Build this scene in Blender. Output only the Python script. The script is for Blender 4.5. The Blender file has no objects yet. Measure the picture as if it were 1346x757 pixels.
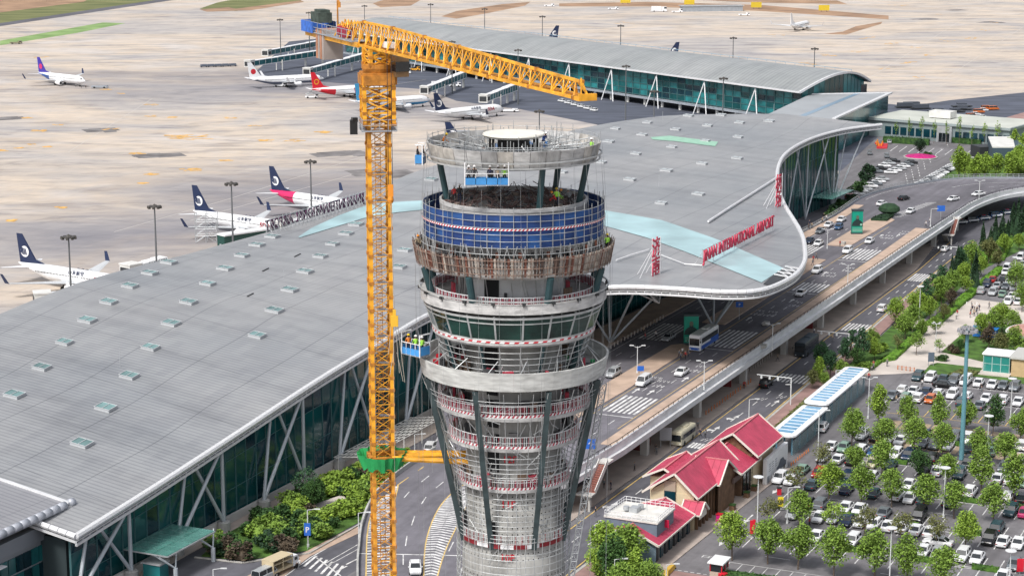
import bpy, bmesh, math, random
from mathutils import Vector, Matrix
from mathutils.bvhtree import BVHTree
R = random.Random(7)
rad = math.radians
sc = bpy.context.scene
C = bpy.data.collections.new("airport"); sc.collection.children.link(C)

# ---------------------------------------------------------------- camera
CAMH = 103.0; F = 2617.0; CX = 673.0; CY = 378.5
PITCH = math.atan((CY+170)/F)
cam = bpy.data.cameras.new("camera"); camo = bpy.data.objects.new("camera", cam); C.objects.link(camo)
cam.lens = 36*F/1346; cam.sensor_width = 36; cam.clip_start = 1; cam.clip_end = 20000
camo.location = (0, 0, CAMH); camo.rotation_euler = (math.pi/2-PITCH, 0, 0)
sc.camera = camo
# ---------------------------------------------------------------- sky and sun
SUN_EL, SUN_AZ = 52, 215      # azimuth: compass-like, measured clockwise from +Y
w = bpy.data.worlds.new("World"); sc.world = w; w.use_nodes = True
nt = w.node_tree; nt.nodes.clear()
sky = nt.nodes.new("ShaderNodeTexSky"); sky.sky_type = 'NISHITA'; sky.sun_disc = False
sky.sun_elevation = rad(SUN_EL); sky.sun_rotation = rad(SUN_AZ)
sky.air_density = 1.0; sky.dust_density = 4.0; sky.ozone_density = 1.0
hs = nt.nodes.new("ShaderNodeHueSaturation"); hs.inputs['Saturation'].default_value = 0.35
bg = nt.nodes.new("ShaderNodeBackground"); bg.inputs['Strength'].default_value = 0.135
wo = nt.nodes.new("ShaderNodeOutputWorld")
nt.links.new(sky.outputs[0], hs.inputs['Color']); nt.links.new(hs.outputs[0], bg.inputs['Color']); nt.links.new(bg.outputs[0], wo.inputs['Surface'])
sl = bpy.data.lights.new("sun", 'SUN'); sl.energy = 2.2; sl.angle = rad(10); sl.color = (1, .96, .9)
so = bpy.data.objects.new("sun", sl); C.objects.link(so)
so.rotation_euler = (rad(90-SUN_EL), 0, rad(180-SUN_AZ)); so.location = (0, 0, 300)
sc.view_settings.view_transform = 'Standard'; sc.view_settings.look = 'None'
sc.view_settings.exposure = 0.35; sc.view_settings.gamma = 1

# ---------------------------------------------------------------- coordinates
def P(px, py, z=0.0):
    a = (px-CX)/F; b = (py-CY)/F
    dy = math.cos(PITCH)-b*math.sin(PITCH); dz = -math.sin(PITCH)-b*math.cos(PITCH)
    k = (z-CAMH)/dz
    return Vector((a*k, dy*k, z))
def W(s, t, z=0.0):          # terminal axes: s along the road, t across it
    return Vector((-17+.42*s+.9075*t, 370+.9075*s-.42*t, z))
def ST(v):
    x = v[0]+17; y = v[1]-370
    return (.42*x+.9075*y, .9075*x-.42*y)
HD = math.atan2(.9075, .42)   # heading of +s
HT = math.atan2(-.42, .9075)

# ---------------------------------------------------------------- materials
MT = {}
def mat(name, col, rough=.7, metal=0, var=0.0, scale=.5, bump=0.0, col2=None, alpha=1, trans=0, emit=0, spec=.5, stretch=None, detail=4, bscale=None):
    if name in MT: return MT[name]
    m = bpy.data.materials.new(name); m.use_nodes = True
    n = m.node_tree.nodes; l = m.node_tree.links; b = n['Principled BSDF']
    b.inputs['Roughness'].default_value = rough; b.inputs['Metallic'].default_value = metal
    b.inputs['Specular IOR Level'].default_value = spec
    c4 = (*col, 1); b.inputs['Base Color'].default_value = c4
    tc = n.new('ShaderNodeTexCoord'); mp = n.new('ShaderNodeMapping'); l.new(tc.outputs['Object'], mp.inputs[0])
    if stretch: mp.inputs['Scale'].default_value = stretch
    if var > 0 or col2:
        nz = n.new('ShaderNodeTexNoise'); nz.inputs['Scale'].default_value = scale; nz.inputs['Detail'].default_value = detail
        l.new(mp.outputs[0], nz.inputs['Vector'])
        rp = n.new('ShaderNodeValToRGB'); rp.color_ramp.elements[0].position = .32; rp.color_ramp.elements[1].position = .68
        ca = tuple(max(0, c*(1-var)) for c in col); cb = col2 or tuple(min(1, c*(1+var)) for c in col)
        rp.color_ramp.elements[0].color = (*ca, 1); rp.color_ramp.elements[1].color = (*cb, 1)
        l.new(nz.outputs['Fac'], rp.inputs[0]); l.new(rp.outputs[0], b.inputs['Base Color'])
    if bump > 0:
        nb = n.new('ShaderNodeTexNoise'); nb.inputs['Scale'].default_value = bscale or scale*4; nb.inputs['Detail'].default_value = 3
        l.new(mp.outputs[0], nb.inputs['Vector'])
        bp = n.new('ShaderNodeBump'); bp.inputs['Strength'].default_value = bump; bp.inputs['Distance'].default_value = .05
        l.new(nb.outputs['Fac'], bp.inputs['Height']); l.new(bp.outputs[0], b.inputs['Normal'])
    if alpha < 1: b.inputs['Alpha'].default_value = alpha
    if emit: b.inputs['Emission Color'].default_value = c4; b.inputs['Emission Strength'].default_value = emit
    MT[name] = m; return m

def nodes(m): return m.node_tree.nodes, m.node_tree.links, m.node_tree.nodes['Principled BSDF']

white = mat('white_paint', (.75, .76, .78), .4, var=.06, scale=.6)
offwhite = mat('off_white', (.62, .62, .6), .6, var=.1, scale=.4)
steel = mat('galvanised_steel', (.42, .44, .46), .45, .3, var=.12, scale=.8)
greypaint = mat('grey_paint', (.3, .33, .37), .5, .1, var=.1, scale=.5)
dark = mat('dark_metal', (.03, .033, .037), .5)
tyre = mat('tyre_rubber', (.02, .02, .02), .85)
carglass = mat('car_glass', (.015, .02, .025), .12, spec=.7)
conc = mat('concrete', (.36, .36, .35), .85, var=.25, scale=.5, bump=.3)
lightconc = mat('light_concrete', (.5, .49, .47), .85, var=.12, scale=.2, bump=.2)
paint_w = mat('road_paint_white', (.60, .60, .60), .7, var=.35, scale=.9)
paint_y = mat('road_paint_yellow', (.6, .42, .14), .7, var=.25, scale=.8)
crane_y = mat('crane_yellow', (.70, .33, .02), .5, var=.35, scale=.9)
crane_o = mat('crane_rusty_yellow', (.40, .16, .02), .6, var=.4, scale=1.5)
teal = mat('teal_steel', (.022, .06, .07), .5, var=.2, scale=.5)
redp = mat('red_paint', (.5, .015, .03), .5, var=.15, scale=.6)
crimson = mat('crimson_sign', (.52, .012, .06), .45)
blue = mat('blue_paint', (.03, .2, .55), .5)
bluegon = mat('gondola_blue', (.05, .26, .6), .5, var=.2)
navy = mat('navy_paint', (.01, .022, .07), .35)
black = mat('black_paint', (.012, .012, .014), .35)
yellow = mat('yellow_plastic', (.75, .6, .02), .5)
green_p = mat('green_mesh', (.02, .35, .10), .7, var=.2)
soil = mat('bare_soil', (.30, .19, .12), .95, var=.3, scale=.05, bump=.3)

# ---------------------------------------------------------------- mesh builder
class M:
    def __init__(s): s.v = []; s.f = []; s.m = []
    def face(s, pts, mi=0):
        n = len(s.v); s.v += [tuple(p) for p in pts]; s.f.append(tuple(range(n, n+len(pts)))); s.m.append(mi)
    def raw(s, v, f, mi=0):
        n = len(s.v); s.v += [tuple(p) for p in v]; s.f += [tuple(i+n for i in q) for q in f]; s.m += [mi]*len(f)
    def box(s, c, d, rz=0, mi=0, taper=1):
        x, y, z = d[0]/2, d[1]/2, d[2]/2; ca, sa = math.cos(rz), math.sin(rz); o = []
        for dz in (-1, 1):
            k = taper if dz > 0 else 1
            for a, b in ((-1, -1), (1, -1), (1, 1), (-1, 1)):
                X, Y = a*x*k, b*y*k; o.append((c[0]+X*ca-Y*sa, c[1]+X*sa+Y*ca, c[2]+dz*z))
        s.raw(o, [(3, 2, 1, 0), (4, 5, 6, 7), (0, 1, 5, 4), (1, 2, 6, 5), (2, 3, 7, 6), (3, 0, 4, 7)], mi)
    def bar(s, p, q, w, h=None, mi=0):
        p = Vector(p); q = Vector(q); d = (q-p)
        if d.length < 1e-6: return
        d.normalize(); h = h or w
        up = Vector((0, 0, 1)) if abs(d.z) < .95 else Vector((1, 0, 0))
        a = d.cross(up).normalized(); b = a.cross(d).normalized(); o = []
        for e in (p, q):
            for i, j in ((-1, -1), (1, -1), (1, 1), (-1, 1)): o.append(e+a*(w/2*i)+b*(h/2*j))
        s.raw(o, [(0, 1, 2, 3), (7, 6, 5, 4), (0, 4, 5, 1), (1, 5, 6, 2), (2, 6, 7, 3), (3, 7, 4, 0)], mi)
    def tube(s, p, q, r, n=6, mi=0, r2=None):
        p = Vector(p); q = Vector(q); d = (q-p)
        if d.length < 1e-6: return
        d.normalize(); r2 = r if r2 is None else r2
        up = Vector((0, 0, 1)) if abs(d.z) < .95 else Vector((1, 0, 0))
        a = d.cross(up).normalized(); b = a.cross(d); o = []
        for e, rr in ((p, r), (q, r2)):
            for i in range(n):
                t = 2*math.pi*i/n; o.append(e+a*(rr*math.cos(t))+b*(rr*math.sin(t)))
        s.raw(o, [(i, i+n, (i+1) % n+n, (i+1) % n) for i in range(n)]+[tuple(range(n)), tuple(range(2*n-1, n-1, -1))], mi)
    def prism(s, poly, z0, z1, mi=0, side=None):
        a = sum(poly[i][0]*poly[(i+1) % len(poly)][1]-poly[(i+1) % len(poly)][0]*poly[i][1] for i in range(len(poly)))
        if a < 0: poly = poly[::-1]
        n = len(poly); k = len(s.v)
        s.v += [(p[0], p[1], z0 + (p[2] if len(p) > 2 else 0)) for p in poly]+[(p[0], p[1], z1+(p[2] if len(p) > 2 else 0)) for p in poly]
        s.f.append(tuple(k+n+i for i in range(n))); s.m.append(mi)
        s.f.append(tuple(k+n-1-i for i in range(n))); s.m.append(mi)
        for i in range(n):
            j = (i+1) % n; s.f.append((k+i, k+j, k+n+j, k+n+i)); s.m.append(mi if side is None else side)
    def sheet(s, poly, z, mi=0):
        a = sum(poly[i][0]*poly[(i+1) % len(poly)][1]-poly[(i+1) % len(poly)][0]*poly[i][1] for i in range(len(poly)))
        if a < 0: poly = poly[::-1]
        s.face([(p[0], p[1], z+(p[2] if len(p) > 2 else 0)) for p in poly], mi)
    def lathe(s, c, prof, n=32, mi=0, a0=0, a1=2*math.pi):
        full = abs(a1-a0-2*math.pi) < 1e-4; k = len(s.v); m = n if full else n+1; L = len(prof)
        for i in range(m):
            t = a0+(a1-a0)*i/n
            for r, z in prof: s.v.append((c[0]+r*math.cos(t), c[1]+r*math.sin(t), c[2]+z))
        for i in range(n):
            j = (i+1) % m
            for q in range(L-1):
                if prof[q][0] < 1e-6 and prof[q+1][0] < 1e-6: continue
                s.f.append((k+i*L+q, k+j*L+q, k+j*L+q+1, k+i*L+q+1)); s.m.append(mi)
    def ring(s, c, r0, r1, z0, z1, n=48, mi=0, a0=0, a1=2*math.pi):   # solid ring of rectangular section
        s.lathe(c, [(r0, z0), (r1, z0), (r1, z1), (r0, z1), (r0, z0)], n, mi, a0, a1)
        if abs(a1-a0-2*math.pi) > 1e-4:
            for a in (a0, a1):
                s.face([(c[0]+r*math.cos(a), c[1]+r*math.sin(a), c[2]+z) for r, z in ((r0, z0), (r1, z0), (r1, z1), (r0, z1))], mi)
    def torus(s, c, r, w, n=48, mi=0, a0=0, a1=2*math.pi, k=4):
        s.lathe(c, [(r+w*math.cos(2*math.pi*(i+.5)/k), w*math.sin(2*math.pi*(i+.5)/k)) for i in range(k+1)], n, mi, a0, a1)
    def mesh(s, name, mats, smooth=False, loc=None):
        me = bpy.data.meshes.new(name)
        v = s.v if loc is None else [(a-loc[0], b-loc[1], c-loc[2]) for a, b, c in s.v]
        me.from_pydata(v, [], s.f)
        for m in (mats if isinstance(mats, (list, tuple)) else [mats]): me.materials.append(m)
        me.polygons.foreach_set('material_index', s.m)
        if smooth: me.polygons.foreach_set('use_smooth', [True]*len(s.f))
        me.update(); return me
    def build(s, name, mats, parent=None, smooth=False, world=True, **tags):
        if parent is not None and world:
            loc = parent.location.copy(); pp = parent.parent
            while pp is not None: loc += pp.location; pp = pp.parent
        else: loc = None
        o = bpy.data.objects.new(name, s.mesh(name, mats, smooth, loc)); C.objects.link(o)
        if parent is not None: o.parent = parent
        for k, v in tags.items(): o[k] = v
        return o

def thing(name, label, cat, loc=(0, 0, 0), rz=0, group=None):
    o = bpy.data.objects.new(name, None); C.objects.link(o); o.empty_display_size = .5
    o.location = loc; o.rotation_euler = (0, 0, rz); o['label'] = label; o['category'] = cat
    if group: o['group'] = group
    return o
def tag(o, label, cat, group=None):
    o['label'] = label; o['category'] = cat
    if group: o['group'] = group
    return o
def rebase(o, loc):            # put a single mesh's origin at its base
    loc = Vector(loc); o.data.transform(Matrix.Translation(-loc)); o.location = loc; return o
def dup(root, loc=None, rz=None, label=None, group=None, scale=None, paint=None):
    r = root.copy(); C.objects.link(r)
    if loc is not None: r.location = loc
    if rz is not None: r.rotation_euler = (0, 0, rz)
    if label: r['label'] = label
    if group: r['group'] = group
    if scale: r.scale = (scale,)*3 if not isinstance(scale, tuple) else scale
    for ch in root.children:
        c = ch.copy(); C.objects.link(c); c.parent = r
        if paint and ch.name.split('.')[0] in paint:
            c.material_slots[0].link = 'OBJECT'; c.material_slots[0].material = paint[ch.name.split('.')[0]]
        for g in ch.children:
            d = g.copy(); C.objects.link(d); d.parent = c
    return r
def structure(o): o['kind'] = 'structure'; return o
def stuff(o): o['kind'] = 'stuff'; return o
def textmesh(body, size, extrude=.05, shear=0, spacing=1.0):
    cu = bpy.data.curves.new('letters', 'FONT'); cu.body = body; cu.size = size; cu.extrude = extrude; cu.align_x = 'CENTER'
    cu.shear = shear; cu.space_character = spacing; cu.resolution_u = 2; cu.offset = size*.012
    o = bpy.data.objects.new('letters', cu); C.objects.link(o); bpy.context.view_layer.update()
    me = bpy.data.meshes.new_from_object(o); bpy.data.objects.remove(o); bpy.data.curves.remove(cu); return me
def textobj(name, body, size, m, loc, rx=math.pi/2, rz=0, parent=None, extrude=.05, sx=1, spacing=1.0, shear=0):
    me = textmesh(body, size, extrude, shear, spacing); me.materials.clear(); me.materials.append(m)
    o = bpy.data.objects.new(name, me); C.objects.link(o)
    o.rotation_euler = (rx, 0, rz); o.scale = (sx, 1, 1)
    loc = Vector(loc)
    if parent: o.parent = parent; loc = loc-parent.location if parent.get('_w') or True else loc
    o.location = loc; return o
def interp(tab, x):
    if x <= tab[0][0]: return tab[0][1]
    for (a, b), (c, d) in zip(tab, tab[1:]):
        if x <= c: return b+(d-b)*(x-a)/(c-a)
    return tab[-1][1]
def catmull(pts, n):           # smooth polyline through pts (tuples)
    out = []; L = len(pts)
    for i in range(L-1):
        p0 = Vector(pts[max(i-1, 0)]); p1 = Vector(pts[i]); p2 = Vector(pts[i+1]); p3 = Vector(pts[min(i+2, L-1)])
        for k in range(n):
            t = k/n; out.append(.5*((2*p1)+(p2-p0)*t+(2*p0-5*p1+4*p2-p3)*t*t+(3*p1-p0-3*p2+p3)*t**3))
    out.append(Vector(pts[-1])); return out
def strip(m, A, B, mi=0):
    for i in range(len(A)-1): m.face([A[i], B[i], B[i+1], A[i+1]], mi)
# ================================================================ GROUND
def ground_mat():
    m = bpy.data.materials.new('apron_concrete'); m.use_nodes = True; n, l, b = nodes(m); b.inputs['Roughness'].default_value = .85
    tc = n.new('ShaderNodeTexCoord')
    def noise(scale, stretch, rot, detail=5, rough=.55, dist=0):
        mp = n.new('ShaderNodeMapping'); mp.inputs['Scale'].default_value = stretch; mp.inputs['Rotation'].default_value = (0, 0, rot)
        l.new(tc.outputs['Object'], mp.inputs[0]); z = n.new('ShaderNodeTexNoise'); z.inputs['Scale'].default_value = scale
        z.inputs['Detail'].default_value = detail; z.inputs['Roughness'].default_value = rough; z.inputs['Distortion'].default_value = dist
        l.new(mp.outputs[0], z.inputs['Vector']); return z.outputs['Fac']
    def ramp(src, stops):
        r = n.new('ShaderNodeValToRGB'); e = r.color_ramp.elements
        while len(e) < len(stops): e.new(.5)
        for i, (p, c) in enumerate(stops): e[i].position = p; e[i].color = (*c, 1)
        l.new(src, r.inputs[0]); return r.outputs[0]
    def mix(f, a, c, mode='MIX'):
        x = n.new('ShaderNodeMix'); x.data_type = 'RGBA'; x.blend_type = mode
        if isinstance(f, float): x.inputs[0].default_value = f
        else: l.new(f, x.inputs[0])
        l.new(a, x.inputs[6])
        if isinstance(c, tuple): x.inputs[7].default_value = (*c, 1)
        else: l.new(c, x.inputs[7])
        return x.outputs[2]
    base = ramp(noise(.009, (1, 1.3, 1), -.43, 6, .6, .8), [(.30, (.33, .32, .33)), (.43, (.44, .41, .39)), (.54, (.52, .45, .38)), (.64, (.50, .46, .43)), (.8, (.56, .54, .52))])
    streak = ramp(noise(.03, (1, 3.2, 1), -.38, 7, .68, .6), [(.36, (.52, .52, .56)), (.49, (.95, .95, .96)), (.72, (1.14, 1.1, 1.05))])
    c = mix(.75, base, streak, 'MULTIPLY')
    # rubber and oil darkening round the stands (worn areas with their own outlines)
    for cx_, cy_, rx_, ry_, amt in ((-95, 1000, 90, 110, .55), (-60, 640, 85, 90, .5), (-110, 560, 80, 60, .45), (-190, 960, 60, 90, .25), (-20, 880, 70, 60, .35), (-230, 1030, 120, 30, .3)):
        mpp = n.new('ShaderNodeMapping'); mpp.inputs['Location'].default_value = (-cx_/rx_, -(cy_-1900)/ry_, 0); mpp.inputs['Scale'].default_value = (1/rx_, 1/ry_, 0); l.new(tc.outputs['Object'], mpp.inputs[0])
        ln = n.new('ShaderNodeVectorMath'); ln.operation = 'LENGTH'; l.new(mpp.outputs[0], ln.inputs[0])
        ad = n.new('ShaderNodeMath'); ad.operation = 'ADD'; l.new(ln.outputs['Value'], ad.inputs[0]); l.new(noise(.025, (1, 3, 1), -.38, 6, .65, .5), ad.inputs[1])
        mr = n.new('ShaderNodeMapRange'); mr.inputs['From Min'].default_value = 1.6; mr.inputs['From Max'].default_value = .7; mr.inputs['To Max'].default_value = min(1, amt*1.6); l.new(ad.outputs[0], mr.inputs['Value'])
        c = mix(mr.outputs[0], c, (.17, .17, .20))
    # individual slabs with slightly different tone, and their joints
    mp = n.new('ShaderNodeMapping'); mp.inputs['Rotation'].default_value = (0, 0, rad(24.8)); l.new(tc.outputs['Object'], mp.inputs[0])
    br = n.new('ShaderNodeTexBrick'); br.offset = 0; br.inputs['Scale'].default_value = 1; br.inputs['Brick Width'].default_value = 5; br.inputs['Row Height'].default_value = 5
    br.inputs['Mortar Size'].default_value = .07; br.inputs['Color1'].default_value = (.93, .93, .93, 1); br.inputs['Color2'].default_value = (1.06, 1.05, 1.03, 1); br.inputs['Mortar'].default_value = (.8, .79, .78, 1)
    l.new(mp.outputs[0], br.inputs['Vector']); c = mix(.8, c, br.outputs[0], 'MULTIPLY')
    br2 = n.new('ShaderNodeTexBrick'); br2.offset = .37; br2.inputs['Scale'].default_value = 1; br2.inputs['Brick Width'].default_value = 60; br2.inputs['Row Height'].default_value = 20
    br2.inputs['Mortar Size'].default_value = .12; br2.inputs['Bias'].default_value = .3; br2.inputs['Color1'].default_value = (.8, .8, .82, 1); br2.inputs['Color2'].default_value = (1.08, 1.07, 1.05, 1); br2.inputs['Mortar'].default_value = (.8, .79, .78, 1)
    l.new(mp.outputs[0], br2.inputs['Vector']); c = mix(.55, c, br2.outputs[0], 'MULTIPLY')
    st = ramp(noise(.06, (1, 2.5, 1), -.2, 5, .65), [(.62, (0, 0, 0)), (.74, (1, 1, 1))])
    c = mix(st, c, (.30, .29, .30))
    l.new(c, b.inputs['Base Color']); return m
apron_m = ground_mat()
g = M(); g.box((0, 1900, -.3), (9000, 5200, .6)); structure(rebase(g.build('ground', apron_m), (0, 1900, 0)))
def road_mat(name, col, wear=.3):
    m = bpy.data.materials.new(name); m.use_nodes = True; n, l, b = nodes(m); b.inputs['Roughness'].default_value = .85
    tc = n.new('ShaderNodeTexCoord'); mp = n.new('ShaderNodeMapping'); mp.inputs['Rotation'].default_value = (0, 0, -HD); l.new(tc.outputs['Object'], mp.inputs[0]); prev = None
    for sc_, st_, lo, hi, k in ((.5, (.035, 1, 1), .8, 1.18, .6), (.05, (1, 1.5, 1), .75, 1.25, 1), (.6, (1, 1, 1), .85, 1.12, 1), (.02, (1, 1, 1), .82, 1.2, .6)):
        m2 = n.new('ShaderNodeMapping'); m2.inputs['Scale'].default_value = st_; l.new(mp.outputs[0], m2.inputs[0]); z = n.new('ShaderNodeTexNoise'); z.inputs['Scale'].default_value = sc_; z.inputs['Detail'].default_value = 6; z.inputs['Roughness'].default_value = .6; l.new(m2.outputs[0], z.inputs['Vector'])
        r = n.new('ShaderNodeMapRange'); r.inputs['From Min'].default_value = .3; r.inputs['From Max'].default_value = .7; r.inputs['To Min'].default_value = lo; r.inputs['To Max'].default_value = hi; l.new(z.outputs['Fac'], r.inputs['Value'])
        if prev: q = n.new('ShaderNodeMath'); q.operation = 'MULTIPLY'; l.new(prev, q.inputs[0]); l.new(r.outputs[0], q.inputs[1]); prev = q.outputs[0]
        else: prev = r.outputs[0]
    v = n.new('ShaderNodeVectorMath'); v.operation = 'SCALE'; v.inputs[0].default_value = col; l.new(prev, v.inputs['Scale']); l.new(v.outputs[0], b.inputs['Base Color'])
    return m
asph = road_mat('asphalt', (.10, .10, .118))
asph_dark = mat('asphalt_dark_apron', (.075, .085, .115), .8, var=.3, scale=.05, stretch=(1, 3, 1))
asph_lot = road_mat('asphalt_car_park', (.15, .145, .155))
asph_deck = road_mat('asphalt_deck', (.135, .13, .15))
pav = mat('paving_beige', (.44, .33, .26), .85, var=.15, scale=.3, bump=.2)
pav_grey = mat('paving_grey', (.42, .36, .32), .85, var=.15, scale=.3)
pav_pink = mat('paving_pink', (.30, .19, .175), .85, var=.2, scale=.3)
pav_pale = mat('paving_pale', (.52, .47, .43), .85, var=.16, scale=.15)
kerb_m = mat('kerb_stone', (.4, .39, .37), .85, var=.15, scale=1)
grass_m = mat('grass', (.06, .13, .02), .95, var=.45, scale=.4, bump=.6, bscale=3)
grass_far = mat('dry_airfield_grass', (.10, .13, .04), .95, col2=(.2, .2, .08), var=.2, scale=.03, stretch=(1, 3, 1))
grass_new = mat('bright_grass_strip', (.17, .29, .09), .95, col2=(.25, .37, .14), var=.2, scale=.06)

def pixpoly(pts, z=0): return [tuple(P(x, y, z)) for x, y in pts]
def flat(name, pts, z, m, px=True):
    b = M(); b.sheet([(p[0], p[1]) for p in (pixpoly(pts) if px else [W(*q) for q in pts])], z)
    return structure(b.build(name, m))
# airfield beyond
flat('grass_strip', [(-200, -30), (240, -30), (228, 0), (0, 34), (-200, 62)], .03, grass_far)
flat('bare_soil_strip', [(-200, 5), (-200, -20), (150, -20), (110, 3), (0, 17)], .06, soil)
flat('taxiway_edge', [(-200, 60), (0, 31), (228, -3), (232, 0), (0, 35), (-200, 65)], .05, asph)
flat('bright_grass_strip', [(0, 54), (135, 30), (165, 31), (100, 44), (0, 60)], .03, grass_new)
flat('grass_island', [(262, 12), (285, 4), (330, -5), (400, -8), (395, 3), (310, 15)], .03, grass_far)
flat('soil_island', [(262, 13), (272, 16), (330, 14), (400, 3), (395, 1), (310, 12), (300, 10)], .05, soil)
for pts in ([(580, 22), (600, 15), (660, 6), (697, 3), (690, 8), (640, 18), (600, 25)], [(490, 5), (510, -2), (560, -4), (540, 8), (500, 10)],
            [(735, 5), (850, 3), (1000, 7), (1168, 21), (1168, 26), (1000, 15), (850, 9), (735, 9)], [(830, -3), (1100, 1), (1114, 6), (1000, 4)],
            [(1082, 45), (1108, 42), (1125, 35), (1160, 29), (1158, 32), (1135, 39), (1112, 46)]):
    flat('soil_strip', pts, .03, soil)
flat('pier_apron', [(330, 100), (380, 55), (430, 50), (560, 60), (900, 110), (1200, 140), (1200, 240), (830, 182), (784, 164), (684, 144), (600, 133), (560, 118), (450, 110)], .012, asph_dark)
flat('service_yard', [(1150, 152), (1172, 143), (1250, 132), (1346, 122), (1500, 110), (1500, 160), (1346, 168), (1300, 175), (1172, 172)], .035, asph_dark)
flat('red_path', [(1300, 170), (1322, 155), (1346, 148), (1500, 140), (1500, 165), (1346, 166), (1330, 180)], .06, pav_pink)
# repainted yellow scribbles and dark repaired patches on the apron
ap = M(); yr = random.Random(3)
def scribble(px, py, wd, n):
    for k in range(n):
        x = px+yr.uniform(-wd, wd); y = py+yr.uniform(-1.5, 1.5)*wd/12; a = P(x, y); l_ = yr.uniform(.8, 2.6)*wd/9; an = yr.choice([rad(24.8), rad(-10), rad(60)])
        ap.box((a.x, a.y, .03+.002*k), (l_*1.3, yr.uniform(1, 2.2), .01), an, 0)
for x, y, wd, n in [(35, 155, 6, 8), (52, 172, 8, 9), (62, 193, 5, 8), (25, 195, 6, 7), (42, 190, 5, 6), (3, 198, 6, 6), (75, 164, 6, 4), (55, 76, 10, 7), (200, 138, 8, 7), (198, 153, 7, 8), (228, 154, 8, 5), (158, 123, 5, 5),
                    (180, 202, 8, 12), (198, 229, 8, 9), (187, 241, 6, 9), (250, 223, 12, 9), (296, 211, 6, 10), (245, 181, 24, 16), (350, 185, 8, 9), (425, 174, 10, 12), (385, 185, 12, 6), (303, 155, 8, 5), (335, 166, 7, 4), (145, 170, 9, 5),
                    (80, 273, 6, 9), (18, 290, 8, 5), (300, 211, 5, 5), (1020, 47, 10, 5), (1140, 50, 12, 6), (1170, 57, 9, 8), (1130, 68, 11, 5), (1205, 62, 9, 5), (1245, 54, 10, 5), (1273, 51, 10, 6), (1190, 83, 12, 6),
                    (1222, 73, 9, 6), (1160, 90, 9, 4), (1295, 40, 7, 4), (1090, 73, 12, 7), (1060, 84, 14, 5), (1207, 102, 6, 4), (820, 30, 12, 5), (1240, 20, 8, 3), (1310, 30, 8, 3), (1180, 8, 12, 5), (140, 118, 9, 5)]: scribble(x, y, wd, n)
stuff(ap.build('yellow_apron_marking', mat('apron_orange', (.62, .36, .10), .8, var=.3, scale=.5)))
pt = M()
for k, (x, y, wd, hh) in enumerate([(142, 170, 20, 2.4), (8, 155, 9, 2), (207, 203, 24, 2.5), (455, 200, 40, 4), (500, 225, 40, 7), (1260, 13, 10, 1.2), (1305, 29, 14, 1.2), (1215, 25, 12, 1.2)]):
    a = P(x-wd, y+hh); b = P(x+wd, y)
    for _ in range(int(5+wd/3)): q = P(x+yr.uniform(-wd, wd)*.85, y+yr.uniform(0, hh)); pt.box((q.x, q.y, .018), (yr.choice([5, 10, 5]), yr.choice([5, 10]), .01+.001*_), rad(24.8))
structure(pt.build('asphalt_patch', mat('dark_slab', (.17, .16, .16), .85, var=.4, scale=.15)))
# painted taxi lines
tl = M()
def pline(m, pts, z, wd, mi=0, dash=None):
    pts = [Vector((p[0], p[1], 0)) for p in pts]
    for a, b in zip(pts, pts[1:]):
        d = (b-a); L = d.length
        if L < 1e-3: continue
        d /= L; n_ = Vector((-d.y, d.x, 0))*wd/2; x = 0; on, off = dash or (L, 0)
        while x < L:
            e = min(x+on, L); p = a+d*x; q = a+d*e; m.face([(p.x-n_.x, p.y-n_.y, z), (q.x-n_.x, q.y-n_.y, z), (q.x+n_.x, q.y+n_.y, z), (p.x+n_.x, p.y+n_.y, z)], mi); x += on+off
for pts in ([(150, 305), (300, 262), (480, 205)], [(250, 290), (480, 225)], [(0, 140), (250, 100), (600, 30)], [(150, 160), (360, 135), (560, 105)], [(430, 140), (560, 180)], [(1346, 25), (1180, 28), (950, 22)], [(1240, 105), (1346, 35)], [(1100, 130), (1290, 10)], [(0, 220), (90, 200), (200, 130)]):
    pline(tl, [P(*p) for p in pts], .022, .3)
structure(tl.build('taxi_line', mat('worn_line', (.5, .47, .44), .8)))

# ================================================================ LANDSIDE GROUND, ROADS
# broad asphalt sheet for the landside, extended well past the frame
flat('landside_ground', [(-260, -9), (300, -9), (470, -30), (470, 400), (-260, 400)], .03, asph_lot, px=False)
flat('ground_road', [(-200, 52), (-40, 51.5), (184, 51.5), (250, 49), (300, 45), (330, 60), (300, 75), (262, 57), (184, 57.3), (139, 58), (78, 59.6), (17, 60.8), (-64, 60.3), (-200, 60)], .06, asph, px=False)
flat('forecourt_ground', [(-200, -8.8), (300, -8.8), (300, 30), (-200, 30)], .045, asph, px=False)
b = M(); b.prism([tuple(W(*q)[:2]) for q in ((-50, 44.5), (215, 44.5), (228, 47), (184, 51.4), (97, 51.2), (-3, 51.2), (-50, 50.4))], .06, .2); structure(b.build('median_pavement', pav_grey))
b = M(); b.prism([tuple(W(*q)[:2]) for q in ((-80, 60.4), (-40, 61.2), (17, 60.9), (78, 59.7), (139, 58.1), (184, 57.4), (184, 59.6), (139, 61), (78, 63), (17, 64.2), (-40, 64), (-80, 64))], .06, .2); structure(b.build('roadside_pavement', pav_pink))
# kerbs
kb = M()
def kerb(pts, wd=.35, z0=0.05, z1=.24, mi=0, m=None):
    m = m or kb
    for a, c in zip(pts, pts[1:]):
        A = W(*a); B = W(*c); m.bar((A.x, A.y, (z0+z1)/2), (B.x, B.y, (z0+z1)/2), wd, z1-z0, mi)
kerb([(-80, 60.3), (-40, 61.05), (17, 60.8), (78, 59.6), (139, 58), (184, 57.3)], .5)
structure(kb.build('kerb', kerb_m))
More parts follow.
